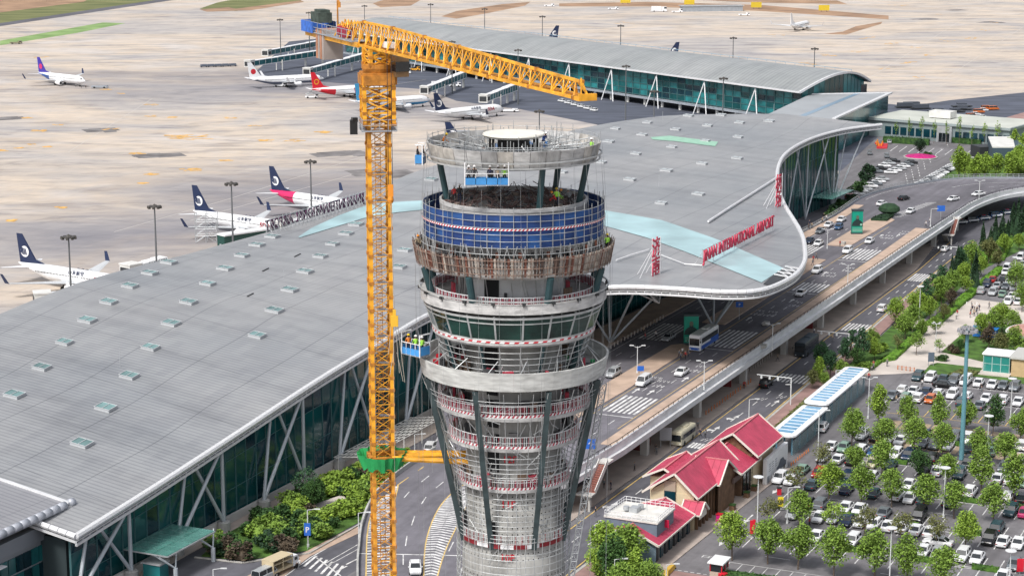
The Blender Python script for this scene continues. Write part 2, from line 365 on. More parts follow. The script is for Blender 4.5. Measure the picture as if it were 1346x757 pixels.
# ground road paint
gp = M()
def sl_(m, s0, t0, s1, t1, z, wd, mi=0, dash=None):
    pline(m, [W(s0, t0), W(s1, t1)], z, wd, mi, dash)
def rc(s): return interp([(-200, 50.6), (-3, 51.7), (97, 51.6), (184, 51.8), (260, 49)], s), interp([(-200, 59.6), (-64, 60), (17, 60.5), (78, 59.2), (139, 57.6), (184, 57), (260, 56.5)], s)
for s in range(-100, 225, 9):
    a, c = rc(s)
    if not any(z0-1 < s < z1 for z0, z1 in ((-12, 26), (50, 67), (105, 118), (165, 182))):
        sl_(gp, s, a+(c-a)*.36, s+3, a+(c-a)*.36, .08, .2); sl_(gp, s, a+(c-a)*.68, s+3, a+(c-a)*.68, .08, .2)
for s in range(-100, 230, 10):
    a, c = rc(s); a2, c2 = rc(s+10); sl_(gp, s, a+.35, s+10, a2+.35, .08, .22, 1); sl_(gp, s, c-.3, s+10, c2-.3, .08, .22, 1)
def zebra(m, s0, s1, t0, t1, z, n=None, wd=.45, skew=0):
    n = n or int((t1-t0)/1.0)
    for k in range(n):
        t = t0+(t1-t0)*(k+.5)/n; sl_(m, s0+skew*k/n, t, s1+skew*k/n, t, z, wd)
zebra(gp, 55, 62, 52.3, 60.2, .08, 9); zebra(gp, 106, 114, 52.3, 59, .08, 8); zebra(gp, 168, 178, 52.5, 57.5, .08, 7); zebra(gp, 2, 5.5, 52.8, 58, .08, 8)
def arrow(m, s, t, z, L=5, kind=0, rv=1, flip=1):
    c = W(s, t); d = Vector((.42, .9075, 0))*rv; n_ = Vector((.9075, -.42, 0))*rv*flip
    def q(a, b): v = c+d*a+n_*b; return (v.x, v.y, z)
    m.face([q(0, -.14), q(L*.62, -.14), q(L*.62, .14), q(0, .14)])
    m.face([q(L*.6, -.55), q(L, 0), q(L*.6, .55)])
    if kind: m.face([q(L*.25, .1), q(L*.42, .1), q(L*.42, 1.0), q(L*.25, 1.0)]); m.face([q(L*.13, .95), q(L*.54, .95), q(L*.34, 1.5)])
for s, t, k in [(-38, 53.5, 1), (13, 53.8, 1), (13, 58.2, 0), (24, 58.5, 0), (22, 54.6, 1), (36, 58.3, 0)]: arrow(gp, s, t, .08, 5, k, 1, -1)
for s, t in [(-2, 54.5), (-2, 58), (30, 55), (33, 58)]:
    for k in range(4): sl_(gp, s+9+(k % 2)*1.1, t-.7+k*.42, s+10.3+(k % 2)*1.1, t-.5+k*.42, .082, .16)
# chevron area by the stairs
for k in range(11): sl_(gp, -58+k*2.3, 45.2, -54+k*2.3, 48.2, .08, .35); sl_(gp, -54+k*2.3, 48.2, -55.5+k*2.3, 50.6, .084, .35)
for k in range(8): sl_(gp, 196+k*3, 46.5, 200+k*3, 49.5, .08, .3)
structure(gp.build('ground_road_marking', [paint_w, paint_y]))

# ---------------------------------------------------------------- elevated departures deck
DZ = 6.8
outer = [(-600, 0)]
lefts = [(474, 900, 2.2), (470, 757, 3.6), (472, 720, 4.0), (476, 690, 4.5), (487, 662, 5.0), (504, 640, 5.5), (535, 615, 6.2), (572, 592, 6.8)]
rights = [(636, 900, 2.2), (634, 757, 3.6), (634, 720, 4.0), (638, 695, 4.5), (642, 672, 5.0), (655, 655, 5.5), (700, 640, 6.2), (748, 626, 6.8)]
L_ = catmull([tuple(P(x, y, z)) for x, y, z in lefts], 5); R_ = catmull([tuple(P(x, y, z)) for x, y, z in rights], 5)
inner_st = [(-6, 8), (60, 12), (170, 18.5), (216, 19.4), (249, 18.1), (268, 20.5), (283, 25.8), (299, 34.2), (309, 50), (318, 80), (330, 130)]
outer_st = [(-24, 50), (60, 50), (170, 50), (226, 50.4), (243, 50.6), (256, 51.2), (270, 53.2), (282, 57), (291, 64), (300, 86), (310, 133)]
Lp = L_ + catmull([tuple(W(s, t, DZ)) for s, t in inner_st], 6); Rp = R_ + catmull([tuple(W(s, t, DZ)) for s, t in outer_st], 6)
dk = M(); n = len(Lp)
def lerp(a, b, k): return a+(b-a)*k
TH = 1.3
for i in range(n-1):
    a, b_, c, d = Lp[i], Lp[i+1], Rp[i+1], Rp[i]
    dk.face([a, d, c, b_], 0)
    ai, di, ci, bi = (lerp(a, d, .0), lerp(a, d, .93), lerp(b_, c, .93), lerp(b_, c, .0))
    dn = Vector((0, 0, -TH)); dk.face([ai+dn, bi+dn, ci+dn, di+dn], 1)
    dk.face([d+Vector((0, 0, -.45)), di+dn, ci+dn, c+Vector((0, 0, -.45))], 1)
    dk.face([a, b_, b_+dn, a+dn], 1)
deck = structure(dk.build('departures_road', [asph_deck, lightconc]))
# parapets
def parapet(pts, h, wd, lo, mi_m, name, **k):
    m = M()
    for a, b_ in zip(pts, pts[1:]):
        d = (b_-a); d.z = 0; d.normalize(); n_ = Vector((-d.y, d.x, 0))*wd/2
        for (x, y, z, q) in (((a-n_), (b_-n_), 0, 0),):
            pass
        A0, A1, B0, B1 = a-n_, a+n_, b_-n_, b_+n_
        u = Vector((0, 0, h)); v = Vector((0, 0, -lo))
        m.face([A0+u, B0+u, B1+u, A1+u]); m.face([A0+v, B0+v, B0+u, A0+u]); m.face([A1+u, B1+u, B1+v, A1+v]); m.face([A1+v, B1+v, B0+v, A0+v])
    return m.build(name, mi_m, **k)
fascia_m = mat('fascia_pale', (.60, .61, .63), .7, var=.12, scale=.3, stretch=(1, 1, 3)); structure(parapet(Rp, .85, .35, 1.25, fascia_m, 'deck_parapet'))
structure(parapet([p+Vector((.42, -.2, -1.0)) for p in Rp], .5, .8, .5, fascia_m, 'deck_edge_ledge'))
structure(parapet(L_, .75, .3, .8, conc, 'ramp_parapet'))
structure(parapet(Lp[len(L_)+12:], .5, .3, .9, greypaint, 'deck_parapet'))
# steel rail along the deck edges
def railing(pts, h, step, wd=.08, rails=(1,), m=None):
    m = m or M(); z = Vector((0, 0, 1)); acc = 0
    for a, b_ in zip(pts, pts[1:]):
        for k in rails: m.bar(a+z*h*k, b_+z*h*k, wd, wd)
        L = (b_-a).length; x = (step-acc) % step
        while x < L: p = a+(b_-a)*(x/L); m.bar(p, p+z*h, wd, wd); x += step
        acc = (acc+L) % step
    return m
up = Vector((0, 0, .85)); stuff(railing([p+up for p in Rp[len(R_)-4:]], .5, 2.5, .09).build('deck_handrail', dark, label='dark handrail on the outer parapet of the elevated road', category='railing'))
up = Vector((0, 0, .5)); stuff(railing([p+up for p in Lp[len(L_)+12:]], .9, 1.8, .1, (.45, 1)).build('deck_handrail', steel, label='grey handrail along the airside edge of the elevated road', category='railing'))
# walkway, islands
def slab(name, pts, z0, z1, m, px=False, z=DZ):
    b = M(); b.prism([tuple((P(*p, z) if px else W(*p)))[:2] for p in pts], z0, z1); return structure(b.build(name, m))
slab('outer_walkway', [(-60, 46), (-24, 46.6), (60, 46.6), (127, 46.2), (207, 45.2), (207, 49.9), (127, 49.75), (-24, 49.75), (-60, 48)] [1:-1], DZ-.05, DZ+.16, pav)
slab('traffic_island', [(-14, 33), (-10, 31.8), (49, 32.3), (51, 34), (49, 37), (10, 37.3), (-14, 36.6)], DZ-.05, DZ+.16, pav)
slab('traffic_island', [(72, 31), (150, 30), (153, 32), (152, 35.6), (72, 36.2)], DZ-.05, DZ+.16, pav)
slab('traffic_island', [(172, 30), (218, 30.2), (223, 33), (217, 36.8), (172, 36)], DZ-.05, DZ+.16, pav)
slab('terminal_pavement', [(-3, 9), (60, 13), (170, 19), (216, 20), (238, 19.4), (238, 22.3), (216, 22.8), (170, 22.5), (60, 21.5), (0, 20.5)], DZ-.05, DZ+.16, pav)
dm = M(); z = DZ+.012
def dl(s0, t0, s1, t1, wd=.15, mi=0, dash=None): sl_(dm, s0, t0, s1, t1, z, wd, mi, dash)
zs = [(-4, 8), (52, 68), (113, 123), (156, 171)]
def cut(s): return any(a-1 < s < b+1 for a, b in zs)
for s in range(-20, 200, 8):
    if cut(s) or cut(s+3): continue
    for t in (40.2, 43.1): dl(s, t, s+3, t)
    for t in (25.3, 28.4): dl(s, t, s+3, t)
for a, b_ in zip(range(-14, 200, 10), range(-4, 210, 10)): dl(a, 37.9, b_, 37.9, .12, 1); dl(a, 45.7, b_, 45.7, .14, 1); dl(a, 23.0, b_, 23.0, .12)
for a, b_ in zs:
    zebra(dm, a, b_, 38.3, 45.3, z, 7, .5); zebra(dm, a, b_, 23.5, 30, z, 7, .5)
    dl(a-2.2, 38.2, a-2.2, 45.5, .3)
for s, t in [(16, 41.6), (30, 44), (84, 41.8), (96, 44), (132, 41.5), (188, 41.5), (84, 38.8), (196, 44), (18, 39), (140, 44)]: 
    for k in range(5): dl(s+(k % 2)*1.3, t-.9+k*.45, s+1.1+(k % 3)*.5, t-.7+k*.45, .22); dl(s+4+(k % 2), t-.9+k*.42, s+5.4, t-.9+k*.42, .18)
for s, t in [(10, 39), (10, 42), (22, 44.5), (78, 39), (100, 42), (134, 40), (190, 39.5), (192, 43.5)]: arrow(dm, s, t, z, 4)
for k in range(16): dl(222+k*1.9, 33+k*.3, 224+k*1.9, 37+k*.22, .45)          # hatched gore at the merge
for i in range(len(outer_st)-4):
    pass
# edge lines on the curve and on the ramp
n0 = len(L_)
def along(m, k, i0, i1, wd=.15, mi=0, dash=None, dz=.012, step=0):
    x = 0
    for i in range(i0, i1):
        if dash and (i % 2): continue
        a = lerp(Lp[i], Rp[i], k); b_ = lerp(Lp[i+1], Rp[i+1], k); d = (b_-a).normalized(); q = Vector((-d.y, d.x, 0))*wd/2; u = Vector((0, 0, dz))
        m.face([a-q+u, a+q+u, b_+q+u, b_-q+u], mi)
for k in (.06, .94): along(dm, k, n0+24, len(Lp)-1)
along(dm, .38, n0+38, len(Lp)-1, .2); along(dm, .62, n0+42, len(Lp)-1, .15, 0, True); along(dm, .8, n0+36, len(Lp)-1, .15, 0, True)
structure(dm.build('deck_marking', [paint_w, paint_y]))
# ramp: finely sampled rulings for its markings
rm = M(); Lf = catmull([tuple(p) for p in L_[::5]]+[tuple(W(-6, 8, DZ))], 60) if False else None
def rp(u, k):               # point on the ramp, u in 0..1 from its foot
    x = u*(len(L_)-1); i = min(int(x), len(L_)-2); f = x-i
    return lerp(lerp(L_[i], L_[i+1], f), lerp(R_[i], R_[i+1], f), k)
def rline(u0, k0, u1, k1, wd=.15, mi=0, n=6, dash=False):
    for i in range(n):
        if dash and i % 2: continue
        a = rp(u0+(u1-u0)*i/n, k0+(k1-k0)*i/n); b_ = rp(u0+(u1-u0)*(i+1)/n, k0+(k1-k0)*(i+1)/n); d = (b_-a).normalized(); q = Vector((-d.y, d.x, 0))*wd/2; u = Vector((0, 0, .014))
        rm.face([a-q+u, a+q+u, b_+q+u, b_-q+u], mi)
dbv = BVHTree.FromPolygons([tuple(v.co) for v in deck.data.vertices], [tuple(p.vertices) for p in deck.data.polygons])
def dc(px, py): o = Vector((0, 0, CAMH)); h = dbv.ray_cast(o, (P(px, py, 0)-o).normalized()); return h[0]+Vector((0, 0, .02)) if h[0] else P(px, py, 5)
def dline(pts, wd, mi=0):
    pp = [dc(*p) for p in pts]
    for a, b_ in zip(pp, pp[1:]): d = (b_-a).normalized(); q = Vector((-d.y, d.x, 0))*wd/2; rm.face([a-q, a+q, b_+q, b_-q], mi)
def cpx(pts, n=8): return [(v.x, v.y) for v in catmull([(a, b_, 0) for a, b_ in pts], n)]
gL = cpx([(556, 800), (557, 757), (559, 718), (567, 688), (580, 663), (600, 643), (622, 630)]); gR = cpx([(566, 800), (575, 757), (586, 722), (602, 688), (612, 667), (620, 650), (624, 632)])
dline(gL, .2, 1); dline(gR, .2, 1); NG = len(gL)-1
for i in range(0, int(NG*1.3)):
    f = i/1.3; j = min(int(f), NG-1); u = f-j; a = lerp(Vector(gL[j]), Vector(gL[j+1]), u); c = lerp(Vector(gR[j]), Vector(gR[j+1]), u); k_ = (a+c)/2; dline([(a.x, a.y+.8), (k_.x, k_.y-1.6), (c.x, c.y+.8)], .45)
lL = cpx([(478, 800), (481, 757), (483, 700), (492, 668), (512, 644)]); lR = cpx([(516, 800), (513, 757), (514, 700), (517, 668), (523, 640)])
dline(lL, .2, 1); dline(lR+[(523, 637), (557, 613)], .2, 1)
for i in range(0, (len(lL)-1)*2): j = i//2; u = (i % 2)/2; j = min(j, len(lL)-2); a = lerp(Vector(lL[j]), Vector(lL[j+1]), u); c = lerp(Vector(lR[j]), Vector(lR[j+1]), u); dline([(a.x+1, a.y), (c.x-1, c.y-2)], .38)
for x0, y0, x1, y1 in [(530, 742, 530, 728), (533, 717, 535, 704), (541, 690, 545, 678), (554, 662, 560, 653), (573, 641, 583, 633), (516, 680, 520, 668), (531, 654, 538, 646), (554, 633, 564, 625), (590, 724, 596, 712), (604, 757, 608, 745), (528, 770, 529, 758), (590, 626, 602, 618)]: dline([(x0, y0), (x1, y1)], .17)
dline([(472, 727), (612, 730)], .3)
structure(rm.build('ramp_marking', [paint_w, paint_y]))
# piers under the deck
pr0 = None
for s in list(range(-6, 262, 14)):
    if s not in (-6, 22, 50, 78, 106, 134, 162, 190, 218, 246): continue
    t = 47.8
    m = M(); p = W(s, t); m.box((p.x, p.y, 2.7), (1.3, 1.3, 5.4), HD); m.prism([tuple(W(s+a, tt)[:2]) for a, tt in ((-.8, 24), (.8, 24), (.8, 49), (-.8, 49))], 4.6, 5.5)
    for tt in (38, 28): q = W(s, tt); m.box((q.x, q.y, 2.3), (1.3, 1.3, 4.6), HD)
    o = tag(rebase(m.build('deck_pier', lightconc), (p.x, p.y, 0)), 'concrete pier with crossbeam under the elevated road, %s' % {-6: 'beside the parked minibus', 22: 'behind the black parked car', 50: 'next to the dark bus', 78: 'just past the dark bus', 106: 'by the middle ground crossing', 134: 'between the middle and far ground crossings', 162: 'by the far ground crossing', 190: 'just past the far ground crossing', 218: 'beside the line of police cars', 246: 'under the bend of the road'}[s], 'pier', 'piers under the elevated road')
# dark red wall panels under the deck
m = M()
for s in (-4, 46, 0, 104): p = W(s, 43); m.prism([tuple(W(s+a, tt)[:2]) for a, tt in ((0, 40), (.3, 40), (.3, 46.5), (0, 46.5))], .2, 4.4)
tag(m.build('partition_wall', mat('dark_red_wall', (.2, .03, .03), .7)), 'dark red partition walls standing under the elevated road', 'wall')
# undercroft back wall so that the space below the deck is shut towards the terminal
m = M(); m.prism([tuple(W(*q)[:2]) for q in ((-6, 9), (250, 17), (250, 17.6), (-6, 9.6))], 0, 5.45); tag(m.build('undercroft_wall', conc), 'grey wall closing the space under the elevated road', 'wall')
# ================================================================ TERMINAL
def roof_mat(name, c1, c2, rib, joint, jw, rough=.45):
    m = bpy.data.materials.new(name); m.use_nodes = True; n, l, b = nodes(m); b.inputs['Roughness'].default_value = rough; b.inputs['Metallic'].default_value = .25
    tc = n.new('ShaderNodeTexCoord'); sep = n.new('ShaderNodeSeparateXYZ'); l.new(tc.outputs['UV'], sep.inputs[0])
    def mth(op, a, c=None):
        x = n.new('ShaderNodeMath'); x.operation = op
        for i, q in enumerate((a, c)):
            if q is None: continue
            if isinstance(q, (int, float)): x.inputs[i].default_value = q
            else: l.new(q, x.inputs[i])
        return x.outputs[0]
    def line(src, period, width):
        f = mth('FRACT', mth('DIVIDE', src, period)); d = mth('ABSOLUTE', mth('SUBTRACT', f, .5)); return mth('GREATER_THAN', d, .5-width/period/2)
    nz = n.new('ShaderNodeTexNoise'); nz.inputs['Scale'].default_value = .02; nz.inputs['Detail'].default_value = 5; l.new(tc.outputs['UV'], nz.inputs['Vector'])
    rp = n.new('ShaderNodeValToRGB'); rp.color_ramp.elements[0].position = .35; rp.color_ramp.elements[1].position = .65
    rp.color_ramp.elements[0].color = (*c1, 1); rp.color_ramp.elements[1].color = (*c2, 1); l.new(nz.outputs['Fac'], rp.inputs[0])
    # slightly different sheet tones
    br = n.new('ShaderNodeTexBrick'); br.inputs['Scale'].default_value = 1; br.inputs['Brick Width'].default_value = 6; br.inputs['Row Height'].default_value = 1.8; br.inputs['Mortar Size'].default_value = 0
    br.inputs['Color1'].default_value = (.9, .9, .91, 1); br.inputs['Color2'].default_value = (1.04, 1.04, 1.03, 1); l.new(tc.outputs['UV'], br.inputs['Vector'])
    x = n.new('ShaderNodeMix'); x.data_type = 'RGBA'; x.blend_type = 'MULTIPLY'; x.inputs[0].default_value = .7; l.new(rp.outputs[0], x.inputs[6]); l.new(br.outputs[0], x.inputs[7])
    sx = sep.outputs['X']; sy = sep.outputs['Y']
    r = line(sx, rib, rib*.36); wob = n.new('ShaderNodeTexNoise'); wob.inputs['Scale'].default_value = .01; l.new(tc.outputs['UV'], wob.inputs['Vector'])
    wv = mth('MULTIPLY', wob.outputs['Fac'], 14)
    j1 = line(mth('ADD', sy, wv), joint, jw); j2 = line(mth('ADD', sx, mth('MULTIPLY', sy, .12)), joint*1.4, jw)
    def dark(prev, f, amt):
        y = n.new('ShaderNodeMix'); y.data_type = 'RGBA'; y.blend_type = 'MULTIPLY'; l.new(mth('MULTIPLY', f, amt), y.inputs[0]); l.new(prev, y.inputs[6]); y.inputs[7].default_value = (.25, .26, .3, 1); return y.outputs[2]
    dn = n.new('ShaderNodeTexNoise'); dn.inputs['Scale'].default_value = .09; dn.inputs['Detail'].default_value = 7; dn.inputs['Roughness'].default_value = .65; dm_ = n.new('ShaderNodeMapping'); dm_.inputs['Scale'].default_value = (1.6, .35, 1); l.new(tc.outputs['UV'], dm_.inputs[0]); l.new(dm_.outputs[0], dn.inputs['Vector'])
    dr = n.new('ShaderNodeMapRange'); dr.inputs['From Min'].default_value = .45; dr.inputs['From Max'].default_value = .75; dr.inputs['To Max'].default_value = .5; l.new(dn.outputs['Fac'], dr.inputs['Value'])
    xx = dark(x.outputs[2], dr.outputs[0], .8)
    c = dark(xx, r, .27); c = dark(c, j1, .5); c = dark(c, j2, .38)
    l.new(c, b.inputs['Base Color'])
    h = n.new('ShaderNodeBump'); h.inputs['Strength'].default_value = .35; h.inputs['Distance'].default_value = .06; h.invert = True; l.new(r, h.inputs['Height']); l.new(h.outputs[0], b.inputs['Normal'])
    return m
roof_m = roof_mat('terminal_roof_sheet', (.31, .325, .345), (.41, .41, .415), 1.0, 12, .2)
pier_roof_m = roof_mat('pier_roof_sheet', (.34, .36, .36), (.42, .43, .43), 2.4, 60, .5, .4)
tealglass = mat('teal_curtain_glass', (.006, .07, .075), .1, var=.45, scale=.08, spec=.6)
tealglass2 = mat('teal_pane_light', (.02, .16, .17), .15, var=.5, scale=.15, spec=.6)
tealglass3 = mat('teal_pane_dark', (.006, .035, .05), .1, var=.4, scale=.15, spec=.6)
canopyglass = mat('canopy_glass', (.12, .33, .29), .2, var=.2, scale=.3, alpha=.6)
skyglass = mat('skylight_glass', (.14, .24, .24), .25, var=.4, scale=.12)
strip_m = mat('pale_blue_roof_strip', (.33, .49, .52), .3, var=.2, scale=.12, detail=6)
mullion = mat('teal_mullion', (.05, .13, .14), .5)
tubewhite = mat('eave_tube_white', (.66, .67, .69), .35, .1, var=.06, scale=.5)
soffit_m = mat('soffit_metal', (.16, .17, .18), .6, .2)

EV = [(-112, 2.9, 11.3), (-93, 2.7, 12.85), (-71, 2.7, 15.1), (-44, 2.7, 18), (-20, 2.7, 19.9), (0, 3, 21.2), (11, 10, 22), (18, 20, 23), (23, 31, 24), (26, 42, 24), (27, 51, 24), (32, 57, 24), (46, 58.6, 24), (60, 56.8, 24), (74, 53, 24), (96, 45.4, 24), (134, 29.5, 24), (169, 17, 24), (211, 5.8, 24), (245, 3, 24.3), (268, 7, 24.8), (284, 15, 25)]
BK = [(-111, -60), (-93, -60), (-71, -60), (-44, -60), (-20, -60), (0, -60), (14, -60), (28, -60), (40, -60), (50, -60), (60, -60), (70, -60), (82, -60), (94, -60), (105, -60), (122, -60), (150, -60), (180, -60), (216, -59), (245, -56), (268, -46), (286, -18)]
E_ = catmull(EV, 6); B_ = catmull([(a, b_, interp([(-111, 19.3), (-62, 22.5), (-50, 23.6), (-35, 25.1), (-13, 25.9), (8, 25.1), (43, 24.4), (55, 24.3), (86, 26.2), (116, 28.3), (145, 28.6), (184, 28.1), (235, 27), (290, 26.5)], a)) for a, b_ in BK], 6)
NV = 26
def prof(v): return 1.25*v-.25*v*v
rows = []
for e, bk in zip(E_, B_):
    row = []
    for j in range(NV+7):
        v = j/NV; s = e.x+(bk.x-e.x)*v; t = e.y+(bk.y-e.y)*v; z = e.z+(bk.z-e.z)*prof(min(v, 1)); dd_ = max(0, v-1)*math.hypot(bk.x-e.x, bk.y-e.y); z -= dd_*.12+dd_*dd_*.022; row.append((s, t, z))
    rows.append(row)
def gridmesh(name, rows, m, dz=0, smooth=True, uvs=True, flip=False, parent=None):
    nr, nc = len(rows), len(rows[0]); v = [W(s, t, z+dz) for r in rows for s, t, z in r]; f = []
    for i in range(nr-1):
        for j in range(nc-1):
            q = (i*nc+j, (i+1)*nc+j, (i+1)*nc+j+1, i*nc+j+1); f.append(q[::-1] if flip else q)
    b = M(); b.raw(v, f); o = b.build(name, m, parent, smooth)
    if uvs:
        uv = o.data.uv_layers.new(name='UVMap'); flat_ = [c for r in rows for c in r]
        for lp in o.data.loops: s, t, z = flat_[lp.vertex_index]; uv.data[lp.index].uv = (s, t)
    return o
TERM = thing('terminal_building', 'large terminal with a sweeping wave-shaped grey roof and dark teal glass walls', 'terminal building', W(80, -20, 0))
roof = gridmesh('roof', rows, roof_m, parent=TERM, flip=False)
gridmesh('soffit', [r[:NV+1] for r in rows], soffit_m, dz=-.9, flip=True, parent=TERM, uvs=False)
roof_bvh = BVHTree.FromPolygons([W(s, t, z) for r in rows for s, t, z in r], [(i*(NV+7)+j, (i+1)*(NV+7)+j, (i+1)*(NV+7)+j+1, i*(NV+7)+j+1) for i in range(len(rows)-1) for j in range(NV+6)])
def cast(px, py):
    o = Vector((0, 0, CAMH)); d = (P(px, py, 0)-o).normalized(); h = roof_bvh.ray_cast(o, d); return (h[0], h[1] if h[1].z > 0 else -h[1]) if h[0] else (None, None)
def roofz(p, default=24):
    h = roof_bvh.ray_cast(Vector((p.x, p.y, 200)), Vector((0, 0, -1))); return h[0].z if h[0] else default
# eave: white tube in segments, and the slim gutter band below it
epts = [W(p.x, p.y, p.z) for p in E_]
def resample(pts, step):
    out = [pts[0]]; acc = 0
    for a, b_ in zip(pts, pts[1:]):
        L = (b_-a).length; x = step-acc
        while x <= L: out.append(a+(b_-a)*(x/L)); x += step
        acc = (acc+L) % step
    return out
ep = resample(epts, 1.65); i = 0
segmesh = None
for a, b_ in zip(ep, ep[1:]):
    d = (b_-a); m = M(); m.tube((-.5, 0, 0), (.5, 0, 0), .5, 8)
    if segmesh is None: segmesh = m.mesh('eave_tube_segment', tubewhite)
    if len(ep) > 300 and (i % 1000) > 300: break
    o = bpy.data.objects.new('eave_tube_segment', segmesh); C.objects.link(o); o.parent = TERM
    o.location = (a+b_)/2-TERM.location; o.rotation_mode = 'QUATERNION'; o.rotation_quaternion = d.to_track_quat('X', 'Z'); o.scale = (d.length*.93, 1, 1); i += 1
m = M()
for a, b_ in zip(ep[i:], ep[i+1:]): m.tube(a, b_, .5, 8)
for a, b_ in zip(ep, ep[1:]): m.tube(a, b_, .42, 6)
stuff(m.build('eave_core', tubewhite, TERM))
m = M(); m2 = M()
for k, (a, b_) in enumerate(zip(ep, ep[1:])):
    u = Vector((0, 0, -1.25)); u2 = Vector((0, 0, -.72)); m.bar(a+u, b_+u, .35, .4); m.bar(a+u2, b_+u2, .25, .16)
    if k % 1 == 0: m.bar(a+u, a+u2, .16, .16)
m.build('eave_gutter', tubewhite, TERM)
# left-hand end edge tube of the main roof
m = M(); ed = [W(*rows[0][j]) for j in range(0, 12)]
for a, b_ in zip(resample(ed, 1.5), resample(ed, 1.5)[1:]): m.tube(a, a+(b_-a)*.93, .45, 8); m.bar(a-Vector((0, 0, .8)), b_-Vector((0, 0, .8)), .3, .4)
m.build('end_eave_tube', tubewhite, TERM)
# curtain wall panes (each a part) and mullions
gl = [(-110, .2), (5, .2), (18, 3), (30, 8), (60, 9.5), (110, 10), (150, 9), (180, 6), (205, 1.5), (240, .3), (262, .6), (283, 2), (286, -22)]
glp = resample([W(s, t, 0) for s, t in gl], 3.1)
mul = M(); np_ = 0; gm = [tealglass, tealglass, tealglass3]
pr_ = random.Random(5)
for k, (a, b_) in enumerate(zip(glp, glp[1:])):
    za = roofz(a)-.8; zb = roofz(b_)-.8; lv = [0, .35, .68, 1.0] if k < 200 else [0, 1]
    for q in range(3):
        m = M(); g0, g1 = lv[q], lv[q+1]; gap = .05
        A0 = Vector((a.x, a.y, za*g0+gap)); A1 = Vector((a.x, a.y, za*g1-gap)); B0 = Vector((b_.x, b_.y, zb*g0+gap)); B1 = Vector((b_.x, b_.y, zb*g1-gap)); dd = (b_-a).normalized()*gap
        nrm = Vector((-(b_-a).y, (b_-a).x, 0)).normalized()*-.06
        f0 = [A0+dd, B0-dd, B1-dd, A1+dd]; m.face(f0); m.face([p-nrm for p in f0][::-1])
        np_ += 1; m.build('glass_pane', pr_.choice(gm), TERM)
    mul.bar((a.x, a.y, 0), (a.x, a.y, za), .14, .3)
    for g0 in (.35, .68): mul.bar((a.x, a.y, za*g0), (b_.x, b_.y, zb*g0), .12, .12)
stuff(mul.build('mullion_grid', mullion, TERM))
# interior floors and back wall seen dimly through/behind
m = M(); m.prism([tuple(W(*q)[:2]) for q in [(a, b_-.7) for a, b_ in gl[:-1]]+[(284, -22), (276, -55), (-110, -55)]], 0, 9.8); m.build('interior_block', mat('dark_interior', (.03, .045, .05), .8), TERM)
# low white plinth along the glass
m = M()
for a, b_ in zip(glp[:40], glp[1:41]):
    n_ = Vector(((b_-a).y, -(b_-a).x, 0)).normalized()*.6; m.bar(Vector((a.x, a.y, .7))+n_, Vector((b_.x, b_.y, .7))+n_, .5, 1.4)
m.build('plinth_wall', lightconc, TERM)
# columns: round concrete feet with raking steel struts
colm = mat('column_steel', (.45, .49, .53), .45, .2, var=.08, scale=.3)
def strut(p, q, r=.33): m = M(); m.tube(p, q, r, 8, 0, r*.85); m.build('column_strut', colm, TERM)
def foot(p, h=1.5): m = M(); m.lathe((p.x, p.y, 0), [(0, 0), (1.05, 0), (1.05, h), (.9, h+.15), (0, h+.15)], 14); m.build('column_foot', conc, TERM)
for s0 in (-98, -73, -48, -23, 2):
    for sb in (s0-13, s0): foot(W(sb, 1.9))
    f = W(s0-.3, 2.1); f.z = roofz(f)-1.1; strut(W(s0, 1.9, 1.5), f); strut(W(s0-13, 1.9, 1.5), f)
    for sb, sr in ((s0-13, s0-8.5), (s0, s0-7)):
        r_ = W(sr, .9); r_.z = roofz(r_)-1; strut(W(sb, 1.9, 1.5), r_, .3)
for (s, t, z0), tops in (((69, 34.6, DZ), ((60, 46), (80, 44), (62, 28), (82, 30))), ((46, 20, DZ), ((30, 32), (52, 34), (36, 14), (58, 14))), ((104, 21, DZ), ((92, 34), (116, 30), (98, 12), (118, 12))), ((140, 20, DZ), ((130, 27), (152, 20), (150, 10))),
                         ((172, 14, 0), ((160, 17), (186, 9), (178, 4))), ((196, 6, 0), ((184, 12), (212, 5), (200, -4), (192, -5))), ((222, 3.2, 0), ((208, 6), (238, 2.4), (226, 1.5))), ((246, 2.4, 0), ((234, 2.6), (262, 4.5), (250, 1.6))), ((268, 4.5, 0), ((256, 4), (280, 11), (272, 4), (277, 6)))):
    for a, c in tops:
        q = W(a, c); q.z = roofz(q)-1; strut(W(s, t, z0), q, .25)
m = M(); m.prism([tuple(W(*q)[:2]) for q in ((256, 1), (276, 2), (276, 9), (256, 8))], 5.0, 5.15); m.build('side_canopy', canopyglass, TERM)
# inverted truss under the canopy, seen behind the tower's right flank
m = M(); apx = P(866, 398, 17.5); 
for a, c in ((42, 24), (52, 30), (60, 22), (44, 12), (70, 12)):
    q = W(a, c); q.z = roofz(q)-1; m.tube(apx, q, .18, 6)
m.build('canopy_truss', tubewhite, TERM)
